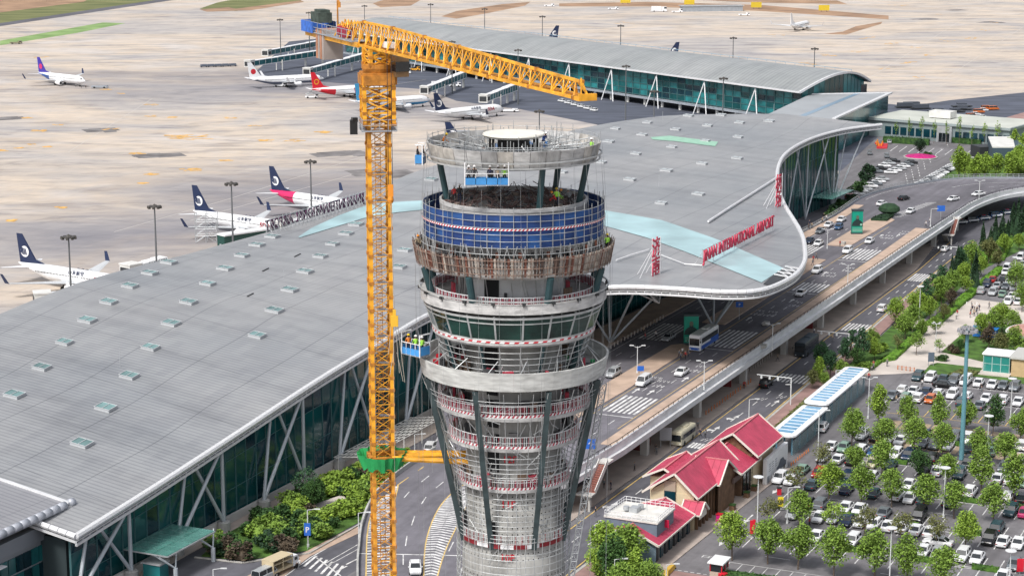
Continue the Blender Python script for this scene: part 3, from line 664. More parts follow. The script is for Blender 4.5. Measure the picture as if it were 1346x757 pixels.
# skylights
sk_px = [(108, 584), (139, 537), (170, 495), (55, 484), (85, 451), (115, 422), (143, 398), (19, 520), (198, 458), (225, 426), (338, 442), (361, 409), (381, 382), (171, 377), (197, 360), (222, 346), (273, 374), (248, 398), (296, 354), (318, 337), (338, 323), (358, 312), (401, 358), (421, 338), (437, 322), (455, 308), (468, 296), (532, 330), (525, 352),
         (809, 170), (844, 178), (836, 203), (876, 225), (828, 237), (883, 194), (888, 171), (851, 162), (800, 187), (789, 214), (738, 227), (567, 237), (930, 166), (972, 162), (1011, 160), (927, 186), (970, 181), (969, 209), (923, 216), (918, 256), (869, 268), (905, 153), (948, 152)]
Du = Vector((.42, .9075, 0)); Nu = Vector((.9075, -.42, 0))
pr0 = random.Random(6)
for px, py in sk_px:
    h, nn = cast(px, py)
    if h is None: continue
    ex = (Nu-nn*Nu.dot(nn)).normalized(); ey = nn.cross(ex)
    def q(a, b_, c): return h+ex*a+ey*b_+nn*c
    big = pr0.uniform(1.05, 1.25); fm_ = mat('skylight_frame_grey', (.42, .44, .46), .5)
    m = M()
    A = [q(i*big*1.2, j*big, .02) for i, j in ((-1, -1), (1, -1), (1, 1), (-1, 1))]; T = [q(i*big*1.15, j*big*.95, .42) for i, j in ((-1, -1), (1, -1), (1, 1), (-1, 1))]
    m.raw(A+T, [(0, 1, 5, 4), (1, 2, 6, 5), (2, 3, 7, 6), (3, 0, 4, 7), (4, 5, 6, 7)])
    m.bar(q(0, -big*.97, .5), q(0, big*.97, .5), .12, .1)
    for j in (-1, 1): m.bar(q(-big*1.18, j*big*.97, .5), q(big*1.18, j*big*.97, .5), .14, .1)
    for i in (-1, 1): m.bar(q(i*big*1.18, -big, .5), q(i*big*1.18, big, .5), .14, .1)
    fr = m.build('skylight', fm_, TERM)
    m = M(); m.face([q(i*big*1.1, j*big*.92, .47) for i, j in ((-1, -1), (1, -1), (1, 1), (-1, 1))]); o = m.build('skylight_pane', skyglass if px < 700 else mat('skylight_far_pane', (.38, .42, .44), .4), None)
    o.parent = fr; o.location = -TERM.location
def roofband(name, A, B, m_, n=24, k=6, off=.12):
    def samp(pl, u):
        x = u*(len(pl)-1); i = min(int(x), len(pl)-2); f = x-i; return (pl[i][0]+(pl[i+1][0]-pl[i][0])*f, pl[i][1]+(pl[i+1][1]-pl[i][1])*f)
    v = []; ok = True
    for i in range(n+1):
        a = samp(A, i/n); c = samp(B, i/n)
        for j in range(k+1):
            h, nn = cast(a[0]+(c[0]-a[0])*j/k, a[1]+(c[1]-a[1])*j/k)
            v.append(h+Vector((0, 0, off)) if h else None)
    m = M(); kk = k+1
    for i in range(n):
        for j in range(k):
            q = [v[i*kk+j], v[(i+1)*kk+j], v[(i+1)*kk+j+1], v[i*kk+j+1]]
            if all(x is not None for x in q): m.face(q)
    return m.build(name, m_, TERM)
roofband('pale_roof_strip', [(392, 312), (410, 300), (445, 284), (480, 271), (520, 266), (560, 264), (660, 262), (760, 270), (800, 278), (870, 290), (945, 316), (1030, 353)], [(394, 313), (420, 305), (450, 296), (480, 287), (520, 280), (560, 276), (660, 276), (760, 288), (800, 299), (850, 313), (905, 333), (1001, 372)], strip_m, 60, 4)
roofband('pale_green_roof_patch', [(855, 181), (880, 179), (944, 187)], [(858, 184), (885, 186), (940, 193)], mat('pale_green_roof', (.28, .5, .38), .5, var=.1), 10, 2, .1)
# dark sheet painting the shade of the nose opening, lattice over it
roofband('opening_shade_sheet', [(1003, 374), (1012, 366), (1032, 353)], [(1020, 378), (1034, 371), (1048, 356)], dark, 10, 3, .14)
m = M()
for k in range(7):
    u = k/6; a, _ = cast(1003+29*u, 374-21*u); c, _ = cast(1022+28*u, 378-22*u)
    if a and c: m.bar(a+Vector((0, 0, .5)), c+Vector((0, 0, .5)), .25, .25); d_, _ = cast(1005+29*min(1, u+.16), 374-21*min(1, u+.16)); (m.bar(c+Vector((0, 0, .5)), d_+Vector((0, 0, .5)), .18, .18) if d_ else None)
m.build('nose_lattice', tubewhite, TERM)
# ridge pipes and roof lines
def roofline(name, pts, r, m_, lift=.5):
    m = M(); pp = [cast(*p)[0] for p in pts]; pp = [p+Vector((0, 0, lift)) for p in pp if p]
    for a, b_ in zip(pp, pp[1:]): m.tube(a, b_, r, 6)
    m.build(name, m_, TERM)
roofline('roof_pipe', [(931, 294), (960, 275), (990, 256), (1021, 236)], .28, tubewhite)
roofline('roof_cable_duct', [(810, 345), (830, 338), (853, 331)], .16, tubewhite); roofline('roof_cable_duct', [(866, 337), (900, 350), (925, 352)], .1, tubewhite)
for px, py in [(158, 482), (373, 365), (866, 248), (871, 160), (735, 250), (1017, 150)]:
    h, nn = cast(px, py)
    if h: m = M(); m.tube(h, h+Vector((0, 0, 3.2)), .05, 5); m.build('lightning_rod', steel, TERM)
# seaming dark ticks
m = M()
for px, py in [(325, 390), (345, 357), (387, 338)]:
    h, nn = cast(px, py); h2, _ = cast(px+8, py-4); m.bar(h+Vector((0, 0, .1)), h2+Vector((0, 0, .1)), .25, .12)
m.build('roof_vent', dark, TERM)
# ---- big red letters on the roof, on lattice supports
def roofsign(body, p0, p1, size, side, m_, h=1.2, name='roof_sign', sx=1.0, lat=True, nposts=8):
    a, _ = cast(*p0); b_, _ = cast(*p1); d = (b_-a); L = d.length; n_ = Vector((d.y, -d.x, 0)).normalized()
    me = textmesh(body, size, .12); me.materials.clear(); me.materials.append(m_)
    xs = [v.co.x for v in me.vertices]; wdt = max(xs)-min(xs)
    fx = d.normalized() if side > 0 else -d.normalized(); up_ = Vector((0, 0, 1)); fz = fx.cross(up_).normalized(); upv = fz.cross(fx)
    root = None
    fr = M()
    for k in range(nposts):
        u = k/(nposts-1); q = a+d*u; g_ = Vector((q.x, q.y, roofz(q))); fr.bar(g_, q+Vector((0, 0, h+size*.8)), .12, .12, 0)
        if lat: fr.bar(q-n_*2*side+Vector((0, 0, 0)), q+Vector((0, 0, h+size*.6)), .09, .09, 0)
    for hh in (h, h+size*.7): fr.bar(a+Vector((0, 0, hh)), b_+Vector((0, 0, hh)), .12, .12, 0)
    fo = fr.build(name, steel, TERM)
    rot = Matrix((fx, upv, -fz if False else fx.cross(upv))).transposed().to_4x4()
    me.transform(Matrix.Diagonal((L/wdt, 1, 1, 1))); me.transform(rot)
    o = bpy.data.objects.new('sign_letters', me); C.objects.link(o); o.parent = fo; stuff(o).location = (a+b_)/2+Vector((0, 0, h))-TERM.location+n_*.2*side
    return fo
roofsign('JINAN INTERNATIONAL AIRPORT', (923, 352), (1016, 303), 3.3, 1, crimson, 1.2)
roofsign('JINAN INTERNATIONAL AIRPORT', (350, 307), (480, 268), 3.4, -1, mat('sign_magenta_back', (.09, .03, .08), .5), .5, nposts=26)
# tall stacked characters at the two corners, on frames
def tallsign(body, px, py, hh, wd):
    h, nn = cast(px, py); root_m = M()
    for dx in (-1.0, 1.0):
        b0 = h+Nu*dx*.5+Du*dx; root_m.bar(b0, b0+Vector((0, 0, hh)), .14, .14); root_m.bar(b0-Nu*3, b0+Vector((0, 0, hh*.7)), .1, .1); root_m.bar(b0+Du*4*dx-Nu, b0+Vector((0, 0, hh*.6)), .08, .08)
    for k in range(5): root_m.bar(h-Nu*.5-Du+Vector((0, 0, hh*(k+.5)/5)), h+Nu*.5+Du+Vector((0, 0, hh*(k+.5)/5)), .08, .08)
    fo = root_m.build('roof_sign', tubewhite, TERM)
    fx = Du.copy(); upv = Vector((0, 0, 1)); rot = Matrix((fx, upv, fx.cross(upv))).transposed().to_4x4()
    for i, ch in enumerate(body):
        sz = hh/len(body); me = textmesh(ch, sz*1.12, .08); me.materials.clear(); me.materials.append(crimson); me.transform(Matrix.Diagonal((wd, 1, 1, 1))); me.transform(rot)
        o = bpy.data.objects.new('sign_letters', me); C.objects.link(o); o.parent = fo; o.location = h+Vector((0, 0, hh-sz*(i+1)+.2))-TERM.location
tallsign('济南', 862, 361, 7.6, 1.1); tallsign('机场', 1023, 272, 8.0, 1.1)
# ---- lower-left wing: second roof, fascia and windows
r2 = []
for i in range(13):
    s = -150+(-104.8+150)*i/12; row = []
    for j in range(12):
        t = -3.6-5*j; u = (1.6-t)/63.6; z = 11.3+8.6*(1.25*u-.25*u*u)+1.0; row.append((s, t, z))
    r2.append(row)
WING = thing('terminal_wing', 'lower left wing of the terminal under a small ribbed roof with grey tube edge', 'building', W(-125, -10, 0))
gridmesh('roof', r2, roof_mat('wing_roof_sheet', (.29, .295, .32), (.34, .34, .36), 1.0, 60, .1), parent=WING)
gt = mat('grey_tube', (.40, .42, .47), .35, .2, var=.1)
a0 = [W(*r2[i][0]) for i in range(13)]; rs = resample(a0, 1.7)
for a, b_ in zip(rs, rs[1:]):
    m = M(); m.tube(a+(b_-a)*.015, a+(b_-a)*.985, .62, 12); m.build('edge_tube_segment', gt, WING, True)
m = M(); m.tube(a0[-1], a0[-1]+Du*.9, .62, 12); m.build('edge_tube_segment', gt, WING, True); m = M()
e2 = [W(*q) for q in r2[-1]]
for a, b_ in zip(e2, e2[1:]): m.bar(a, b_, .5, .5)
m.build('roof_edge', tubewhite, WING)
m = M(); m.prism([tuple(W(*q)[:2]) for q in ((-150, -4.9), (-107, -4.9), (-107, -40), (-150, -40))], 0, 10.6); m.build('wall', mat('wing_wall', (.30, .32, .35), .5, .2), WING)
m = M(); m.prism([tuple(W(*q)[:2]) for q in ((-150, -4.3), (-107.5, -4.3), (-107.5, -4.9), (-150, -4.9))], 9.2, 11.3); m.build('fascia', mat('fascia_grey', (.25, .27, .3), .5, .3), WING)
for i in range(26):
    for j in range(3):
        s = -151.5+i*1.7; m = M(); p = W(s+.8, -4.8); m.box((p.x, p.y, 2+j*2.6), (1.5, .2, 2.3), HD); m.build('window_pane', pr_.choice([tealglass2, tealglass3, tealglass2]), WING)
m = M(); 
for i in range(24): a = W(-128+i, -4.6, 2.5+(i % 4)*2)
for j in range(5): m.bar(W(-150, -4.2, 1.4+j*1.7), W(-119, -4.2, 1.4+j*1.7), 1.0, .15)
m.build('sunshade_slats', white, WING)

# entrance canopy of teal glass on Y posts
can = thing('entrance_canopy', 'flat teal glass canopy on branching posts at the near entrance of the terminal', 'canopy', W(-91, -3, 0))
for i in range(6):
    for j in range(3):
        m = M(); s0, t0 = -97.5+i*2.1, .4+j*2.6; m.prism([tuple(W(*q)[:2]) for q in ((s0, t0), (s0+2, t0), (s0+2, t0+2.5), (s0, t0+2.5))], 4.5, 4.6); m.build('glass_panel', canopyglass, can)
m = M()
for i in range(7): m.bar(W(-97.6+i*2.1, .4, 4.42), W(-97.6+i*2.1, 8.2, 4.42), .12, .18)
for t in (.4, 4, 8.2): m.bar(W(-97.6, t, 4.4), W(-85, t, 4.4), .16, .2)
m.build('frame', steel, can)
for s in (-96, -86):
    m = M(); b0 = W(s, 8.4, 0); m.tube(b0, b0+Vector((0, 0, 2.2)), .35, 8)
    for ds, dt in ((2.4, -1), (-2, -1), (0, -5)): m.tube(b0+Vector((0, 0, 2.2)), W(s+ds, 8.0+dt, 4.3), .12, 6)
    m.build('post', colm, can)
kio = thing('guard_booth', 'small glazed booth with a flat roof under the teal entrance canopy', 'booth', W(-95.5, 4.5, 0))
m = M(); p = W(-95.5, 4.5); m.box((p.x, p.y, 1.2), (2.2, 3, 2.4), HD, 0); m.build('body', tealglass2, kio)
m = M(); m.box((p.x, p.y, 2.5), (2.6, 3.4, .2), HD); m.build('roof', steel, kio)
# pale band stripe on the paving at the glass foot
m = M(); m.prism([tuple(W(*q)[:2]) for q in ((-100, 0), (10, 0), (10, 7), (-30, 7), (-60, 3.4), (-72, 3.2), (-100, 3.4))], .05, .13); structure(m.build('terminal_forecourt_pavement', pav_grey))

# ================================================================ PIER BUILDING
A = P(1054, 120, 15.5); Bp = P(445, 40, 15.5); pd = (Bp-A); PL = pd.length; pd.normalize(); pq = Vector((-pd.y, pd.x, 0)) if pd.x > 0 else Vector((pd.y, -pd.x, 0))
if pq.y < 0: pq = -pq
def PP(a, q, z): v = A+pd*a+pq*q; return Vector((v.x, v.y, z))
PIER = thing('pier_building', 'long boarding pier with an arched pale grey roof and teal glass front', 'terminal pier', PP(PL/2, 25, 0))
rw = []; NA = 60
for i in range(NA+1):
    row = []
    for j in range(17):
        v = j/16; skew = 15*v; a = -1+skew+(PL-skew)*i/NA if i else -1+skew; q = -2+54*v; z = 15.5+7*math.sin(math.pi*(.04+.92*v))-.9
        if i == 0: a -= 4*math.sin(math.pi*v)
        row.append(PP(a, q, z))
    rw.append(row)
m = M(); m.raw([p for r in rw for p in r], [(i*17+j, i*17+j+1, (i+1)*17+j+1, (i+1)*17+j) for i in range(NA) for j in range(16)])
o = m.build('roof', pier_roof_m, PIER, True); uv = o.data.uv_layers.new(name='UVMap')
for lp in o.data.loops: i, j = divmod(lp.vertex_index, 17); uv.data[lp.index].uv = (PL*i/NA, 60*j/16)
m = M()
for i in range(NA): m.bar(rw[i][0]-Vector((0, 0, .3)), rw[i+1][0]-Vector((0, 0, .3)), .7, .7); m.bar(rw[i][16]-Vector((0, 0, .3)), rw[i+1][16]-Vector((0, 0, .3)), .7, .7)
for j in range(16): m.bar(rw[0][j]-Vector((0, 0, .3)), rw[0][j+1]-Vector((0, 0, .3)), .8, .9)
m.build('roof_edge', tubewhite, PIER)
m = M(); up = Vector((0, 0, .9))
for i in range(NA): m.bar(rw[i][10]+up, rw[i+1][10]+up, .2, .2); m.bar(rw[i][10], rw[i][10]+up, .15, .15)
m.build('ridge_rail', mat('ridge_blue_grey', (.22, .33, .42), .5), PIER)
m = M()
for a in range(0, 400, 38):
    if a < PL-6:
        for v in range(16): pass
m = M(); m.prism([tuple(PP(*q, 0)[:2]) for q in ((2, 2), (PL-4, 2), (PL-4, 50), (14, 50))], 3.6, 14.2); m.build('body', tealglass3, PIER)
NC = 70
for i in range(NC):
    for j in range(4):
        a = 2+(PL-8)*i/NC; wd = (PL-8)/NC; m = M(); p0 = PP(a+.12, 1.75, 0); p1 = PP(a+wd-.12, 1.75, 0); z0 = 4.2+j*2.5; n_ = pq*.15
        z0, z1 = z0+.1, z0+2.4; m.face([(p1.x, p1.y, z0), (p0.x, p0.y, z0), (p0.x, p0.y, z1), (p1.x, p1.y, z1)][::-1]); 
        m.build('glass_pane', pr_.choice([tealglass2, tealglass, tealglass3, tealglass2]), PIER)
m = M(); 
for i in range(NC+1): a = 2+(PL-8)*i/NC; m.bar(PP(a, 1.6, 3.6), PP(a, 1.6, 14.4), .3, .3)
for j in range(5): m.bar(PP(2, 1.6, 4.15+j*2.5), PP(PL-6, 1.6, 4.15+j*2.5), .15, .25)
stuff(m.build('mullion_grid', mullion, PIER))
m = M(); m.prism([tuple(PP(*q, 0)[:2]) for q in ((0, -1), (PL-4, -1), (PL-4, 3), (0, 3))], 2.9, 3.6); m.build('ledge', greypaint, PIER)
for i in range(30):
    a = 4+i*12.5
    if a < PL-5: m = M(); p = PP(a, 1.2, 0); m.tube(p, p+Vector((0, 0, 3)), .7, 8); m.build('stilt', offwhite, PIER)
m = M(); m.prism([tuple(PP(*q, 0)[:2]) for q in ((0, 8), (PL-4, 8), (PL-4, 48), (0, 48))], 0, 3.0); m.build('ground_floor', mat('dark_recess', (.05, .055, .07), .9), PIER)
for i in range(12):
    a = 27+i*33
    if a < PL-10:
        for dx in (-5.5, 5.5): m = M(); m.tube(PP(a+dx*.8, -3.5, 0), PP(a, -1.2, 14.2), .24, 6); m.build('raking_column', white, PIER)
# glazed gable end
m = M(); gpts = [PP(-1+15*j/16-4*math.sin(math.pi*j/16)+2.2, -2+54*j/16, 0) for j in range(17)]
for j in range(1, 15):
    a, b_ = gpts[j], gpts[j+1]; za, zb = rw[0][j].z-.9, rw[0][j+1].z-.9
    m = M(); m.face([(a.x, a.y, 3.6), (b_.x, b_.y, 3.6), (b_.x, b_.y, zb), (a.x, a.y, za)]); m.build('gable_pane', pr_.choice([tealglass2, tealglass]), PIER)
    m = M(); m.bar((a.x, a.y, 3.6), (a.x, a.y, za), .25, .25); m.bar((a.x, a.y, 11), (b_.x, b_.y, 11), .15, .2); m.build('gable_mullion', mullion, PIER)

CON = thing('link_building', 'connecting hall with a tilted flat grey roof between the terminal and the pier', 'building', P(1110, 140, 0))
F1, F2, N2, N1 = P(1171, 122.5, 13.5), P(1064, 124.5, 13.5), P(1008, 151, 13.5), P(1096, 157, 13.5)
m = M(); m.prism([tuple(v[:2]) for v in (F1, F2, N2, N1)], 12.9, 13.5); o = m.build('roof', mat('link_roof', (.36, .38, .4), .5, .2, var=.08, scale=.1), CON)
m = M(); m.bar(F1+Vector((0, 0, .1)), N1+Vector((0, 0, .1)), 1.6, .6); m.bar(F1, F2, .5, .8); m.build('roof_edge', tubewhite, CON)
m = M(); a = lerp(F2, F1, .55); c = lerp(N2, N1, .55); a2 = lerp(F2, F1, .62); c2 = lerp(N2, N1, .45)
m.face([a+Vector((0, 0, .05)), a2+Vector((0, 0, .05)), c+Vector((0, 0, .05)), c2+Vector((0, 0, .05))]); m.build('skylight_band', mat('blue_roof_glass', (.2, .3, .4), .3), CON)
for i in range(14):
    for j in range(2):
        u0, u1 = i/14, (i+1)/14; a = lerp(F1, N1, u0); c = lerp(F1, N1, u1); m = M(); m.face([(a.x-1, a.y, 6.4*j+.1), (c.x-1, c.y, 6.4*j+.1), (c.x-1, c.y, 6.4*j+6.3), (a.x-1, a.y, 6.4*j+6.3)][::-1]); m.build('glass_pane', pr_.choice([tealglass2, tealglass]), CON)
m = M(); m.prism([tuple((v+Vector((o_, 0, 0)))[:2]) for v, o_ in ((F1, -1.3), (F2, 1), (N2, 1), (N1, -1.3))], 0, 12.9); m.build('walls', mat('dark_teal_wall', (.03, .08, .09), .5), CON)
# ================================================================ CONTROL TOWER (under construction)
TX, TY = .15, 184.0
def tz(py, d=184.0): return CAMH-d*math.tan(PITCH+math.atan((py-CY)/F))
def tr(px, z): return px*(TY*math.cos(PITCH)-(z-CAMH)*math.sin(PITCH))/F
TW = thing('control_tower', 'tall unfinished concrete control tower with flared ring platforms, blue safety netting and steel scaffolding', 'control tower', (TX, TY, 0))
TC = (TX, TY, 0)
def ang(a): return rad(a-90)          # 0 = towards the camera, positive to the right
def pol(r, a, z): return Vector((TX+r*math.cos(ang(a)), TY+r*math.sin(ang(a)), z))
ringconc = mat('ring_concrete', (.46, .46, .46), .85, var=.25, scale=.9, bump=.4, stretch=(1, 1, 3))
shaftc = mat('shaft_concrete', (.30, .30, .29), .85, var=.42, scale=.35, bump=.4, stretch=(1, 1, .5))
slabc = mat('slab_concrete', (.34, .335, .33), .9, var=.3, scale=.6)
rustwood = [mat('formwork_pale', (.38, .34, .30), .9, var=.35, scale=2), mat('formwork_rust', (.17, .07, .05), .9, var=.4, scale=2), mat('formwork_grey', (.27, .24, .22), .9, var=.3, scale=2)]
net = [mat('blue_net', (.008, .04, .16), .75, var=.35, scale=.8, bump=.3), mat('blue_net_faded', (.013, .065, .22), .75, var=.3, scale=.8), mat('blue_net_dark', (.008, .035, .15), .75, var=.3, scale=.8)]
pipe = mat('scaffold_pipe', (.45, .47, .48), .45, .35, var=.2, scale=1)
whitewall = mat('white_wall', (.62, .64, .66), .8, var=.08, scale=.5)
towerglass = mat('tower_glass', (.01, .045, .035), .08, var=.6, scale=.5, alpha=.92, spec=.8)
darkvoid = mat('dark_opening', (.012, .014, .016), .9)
redmesh = mat('red_railing', (.42, .04, .07), .6, var=.25, scale=1.5)
def ringpanels(name, r0b, r0t, z0, z1, n, mats, th=.25, gap=.03, rnd=None, parent=TW, a_from=0, a_to=360, jitter=0, sub=1):
    rr = rnd or random.Random(2)
    for i in range(n):
        a0 = a_from+(a_to-a_from)*i/n+gap*57.3/r0t/2*2; a1 = a_from+(a_to-a_from)*(i+1)/n-gap*57.3/r0t/2*2; m = M(); dr = rr.uniform(-jitter, jitter)
        ks = [a0+(a1-a0)*k/sub for k in range(sub+1)]
        for u, v_ in zip(ks, ks[1:]):
            o0, o1, i0, i1 = pol(r0b+dr, u, z0), pol(r0b+dr, v_, z0), pol(r0b-th, u, z0), pol(r0b-th, v_, z0); O0, O1, I0, I1 = pol(r0t+dr, u, z1), pol(r0t+dr, v_, z1), pol(r0t-th, u, z1), pol(r0t-th, v_, z1)
            m.raw([o0, o1, i0, i1, O0, O1, I0, I1], [(0, 1, 5, 4), (3, 2, 6, 7), (4, 5, 7, 6), (1, 0, 2, 3)]+([(0, 4, 6, 2)] if u == ks[0] else [])+([(1, 3, 7, 5)] if v_ == ks[-1] else []))
        m.build(name, rr.choice(mats) if isinstance(mats, list) else mats, parent)
# shaft
m = M(); zE = tz(697); m.lathe(TC, [(5.1, 0), (5.0, zE-4), (4.85, zE), (4.62, zE+.1), (4.55, tz(455)), (4.45, tz(300)), (4.4, tz(268))], 56); m.build('shaft', shaftc, TW, True)
m = M(); m.ring(TC, 4.3, 4.72, tz(392), tz(343), 48, 0); m.build('painted_core_wall', whitewall, TW, True)
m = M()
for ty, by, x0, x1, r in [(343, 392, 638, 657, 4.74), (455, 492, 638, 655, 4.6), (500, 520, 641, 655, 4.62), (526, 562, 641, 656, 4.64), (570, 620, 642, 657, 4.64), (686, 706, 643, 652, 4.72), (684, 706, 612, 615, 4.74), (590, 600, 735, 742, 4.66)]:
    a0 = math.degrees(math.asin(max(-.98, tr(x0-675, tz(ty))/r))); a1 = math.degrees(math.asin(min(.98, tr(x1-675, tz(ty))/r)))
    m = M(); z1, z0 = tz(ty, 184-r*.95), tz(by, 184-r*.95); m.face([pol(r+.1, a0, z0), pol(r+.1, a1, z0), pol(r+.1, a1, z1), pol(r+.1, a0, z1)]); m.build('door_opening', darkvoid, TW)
m = M()                                   # tie-rod holes left by the formwork
for k in range(46):
    z = 18+k*.62
    for a in range(-176, 180, 6): 
        if tz(560) > z: r = 5.02 if z < zE-3 else (4.9 if z < zE+.05 else 4.66); p = pol(r, a+(k % 2)*0, z); q = pol(r, a+1.2, z); m.face([p, q, q+Vector((0, 0, .11)), p+Vector((0, 0, .11))])
stuff(m.build('tie_holes', darkvoid, TW))
# floor slabs
def disc(name, r, z, th, m_, r0=4.3): m = M(); m.ring(TC, r0, r, z-th, z, 64); return m.build(name, m_, TW)
zB, zC, zD = tz(523), tz(566), tz(622)
disc('floor_slab', tr(101, zB), zB, .35, ringconc); disc('floor_slab', tr(87, zC), zC, .32, ringconc); disc('floor_slab', tr(74, zD), zD, .3, ringconc)
zA = tz(383); disc('floor_slab', tr(112, zA), zA, .3, slabc)
zM = tz(482); disc('floor_slab', 8.6, zM, .25, slabc)
zG = tz(425); disc('floor_slab', 7.6, zG, .5, ringconc)
zF = tz(264); m = M(); m.lathe(TC, [(0, zF), (6.9, zF), (6.9, zF-.35), (0, zF-.35)], 56); m.build('floor_slab', slabc, TW)
m = M(); m.ring(TC, 6.75, 6.95, zF, zF+.35, 56); m.build('floor_curb', ringconc, TW)
m = M(); m.ring(TC, 6.6, 6.9, tz(318), zF-.35, 56); m.build('drum_wall', slabc, TW)
# mid ring: smooth concrete parapet, cast in panels
zt, zb = tz(461), tz(483)
ringpanels('parapet_panel', 8.75, 9.05, zb-.1, zt, 30, [mat('midring_concrete', (.50, .51, .50), .8, var=.25, scale=.6, bump=.4, stretch=(1, 1, 5))], .2, .004, sub=2)
m = M(); m.lathe(TC, [(8.8, zb-.1), (7.2, zb-.55), (4.6, zb-.55)], 48); m.build('ring_soffit', slabc, TW)
# top ring
zt, zb = tz(184.6), tz(184.6)-1.6
ringpanels('parapet_panel', 7.75, 8.15, zb, zt, 34, [ringconc, ringconc, mat('ring_concrete_dirty', (.33, .33, .33), .85, var=.4, scale=1.2, stretch=(1, 1, .4)), mat('ring_concrete_warm', (.43, .41, .38), .85, var=.35, scale=1)], .22, .03, sub=2)
m = M(); m.torus(TC, 8.2, .08, 64); m.v = [(x, y, z+zb+.55) for x, y, z in m.v]; n1 = len(m.v); m.torus(TC, 8.05, .09, 64); m.v = m.v[:n1]+[(x, y, z+zb+.05) for x, y, z in m.v[n1:]]; m.build('ring_band', pipe, TW)
m = M(); m.lathe(TC, [(0, zb+.35), (7.7, zb+.35), (7.7, zb-.05), (6.6, zb-.3), (0, zb-.75)], 48); m.build('top_slab', mat('top_slab_dark', (.10, .10, .105), .9, var=.3, scale=1), TW)
m = M(); m.lathe((TX, TY, 0), [(0, tz(175)+.05), (2.85, tz(175)), (2.9, tz(175)-.12), (2.7, tz(175)-.32), (0, tz(175)-.32)], 48); m.build('round_cap_slab', mat('cap_white', (.70, .68, .62), .7, var=.06, scale=1), TW, False)
m = M()
for a in range(0, 360, 30): m.tube(pol(2.2, a, zb+.3), pol(2.2, a, tz(175)-.3), .12, 6)
m.lathe(TC, [(1.5, zb+.3), (1.5, tz(175)-.3)], 20); m.build('cap_support', black, TW)
rnd = random.Random(11); m = M()            # pipes lying and standing on the top deck
for k in range(120):
    a = rnd.uniform(0, 360); r = rnd.uniform(3.2, 7.3); p = pol(r, a, zb+.4+rnd.random()*.6)
    if rnd.random() < .45: m.tube(p, p+Vector((0, 0, rnd.uniform(.7, 1.9))), .035, 4)
    else: m.tube(p, pol(min(7.5, r+rnd.uniform(-1.5, 1.5)), a+rnd.uniform(-25, 25), p.z+rnd.uniform(-.2, .9)), .045, 4)
for rr_ in (4.6, 6.4):
    for k in range(24): m.tube(pol(rr_, k*15, zb+1.3), pol(rr_, k*15+15, zb+1.3), .035, 4); m.tube(pol(rr_, k*15, zb+.3), pol(rr_, k*15, zb+1.35), .035, 4)
for k in range(16): m.tube(pol(3, k*22.5+5, zb+.9), pol(7.5, k*22.5-4, zb+1.5), .05, 4)
stuff(m.build('scaffold_pipes', pipe, TW))
m = M()
for k in range(40):
    a = k*9; h = 1.0 if k % 5 else 1.9; m.tube(pol(8.0, a, zt-.1), pol(8.05, a, zt+h*.45), .03, 4)
for k in range(60): m.tube(pol(7.95, k*6, zt+.35), pol(7.95, k*6+6, zt+.35), .025, 4)
stuff(m.build('edge_rail', pipe, TW)); m = M()
for k in range(70):
    a = rnd.uniform(0, 360); r = rnd.uniform(3.4, 7.2); p = pol(r, a, zb+.5); m.box(p, (rnd.uniform(.2, .9), rnd.uniform(.1, .5), rnd.uniform(.1, .5)), rnd.uniform(0, 3), rnd.choice([0, 0, 1, 2, 3]))
stuff(m.build('site_materials', [dark, offwhite, mat('rust_brown', (.16, .07, .05), .9), blue], TW))
# teal steel posts between the top ring and the open floor
for a in (22, 80, -88, -160, 140): m = M(); m.tube(pol(6.95, a, zb-.1), pol(6.15, a, zF-.1), .3, 10); m.build('inclined_post', teal, TW)
# open floor clutter
m = M()
for k in range(260):
    a = rnd.uniform(0, 360); r = 6.2*math.sqrt(rnd.random()); p = pol(r, a, zF+.05); c = rnd.choice([0, 0, 0, 1, 2])
    if rnd.random() < .5: q = pol(r*.8, a+rnd.uniform(-30, 30), zF+rnd.uniform(.1, 1.3)); m.tube(p, q, .04, 4, c)
    else: m.box(p+Vector((0, 0, .1)), (rnd.uniform(.2, 1.1), rnd.uniform(.08, .3), rnd.uniform(.05, .3)), rnd.uniform(0, 3), c)
stuff(m.build('site_materials', [mat('rust_red_props', (.12, .075, .07), .8, var=.3, scale=2), mat('dusty_timber', (.25, .2, .17), .9), dark], TW))
# blue netting in panels on a pipe grid, with the striped warning tape
zn1, zn0 = tz(263), tz(305); nr = random.Random(4)
for row in range(5):
    z0 = zn0+(zn1-zn0)*row/5; z1 = zn0+(zn1-zn0)*(row+1)/5
    ringpanels('net_panel', 8.38+.02*row, 8.38+.02*row, z0+.01, z1-.01, 44, net if row < 4 else [net[1], net[0]], .03, .015, nr, jitter=.03)
m = M()
for k in range(44):
    a = k*360/44; m.tube(pol(8.5, a, zn0-.6), pol(8.5, a, zn1+(.45 if k % 3 else .7)), .03, 4)
for row in range(6):
    z = zn0+(zn1-zn0)*row/5
    for k in range(88): m.tube(pol(8.52, k*360/88, z), pol(8.52, (k+1)*360/88, z), .026, 4)
stuff(m.build('net_frame', pipe, TW))
m = M(); zw = zn0+(zn1-zn0)*.56
for k in range(300):
    a0, a1 = k*1.2, k*1.2+1.2; s_ = 1.0; m.face([pol(8.6, a0, zw-.08), pol(8.6, a1, zw-.08), pol(8.6, a1+s_, zw+.08), pol(8.6, a0+s_, zw+.08)], k % 2)
m.build('warning_tape', [redp, white], TW)
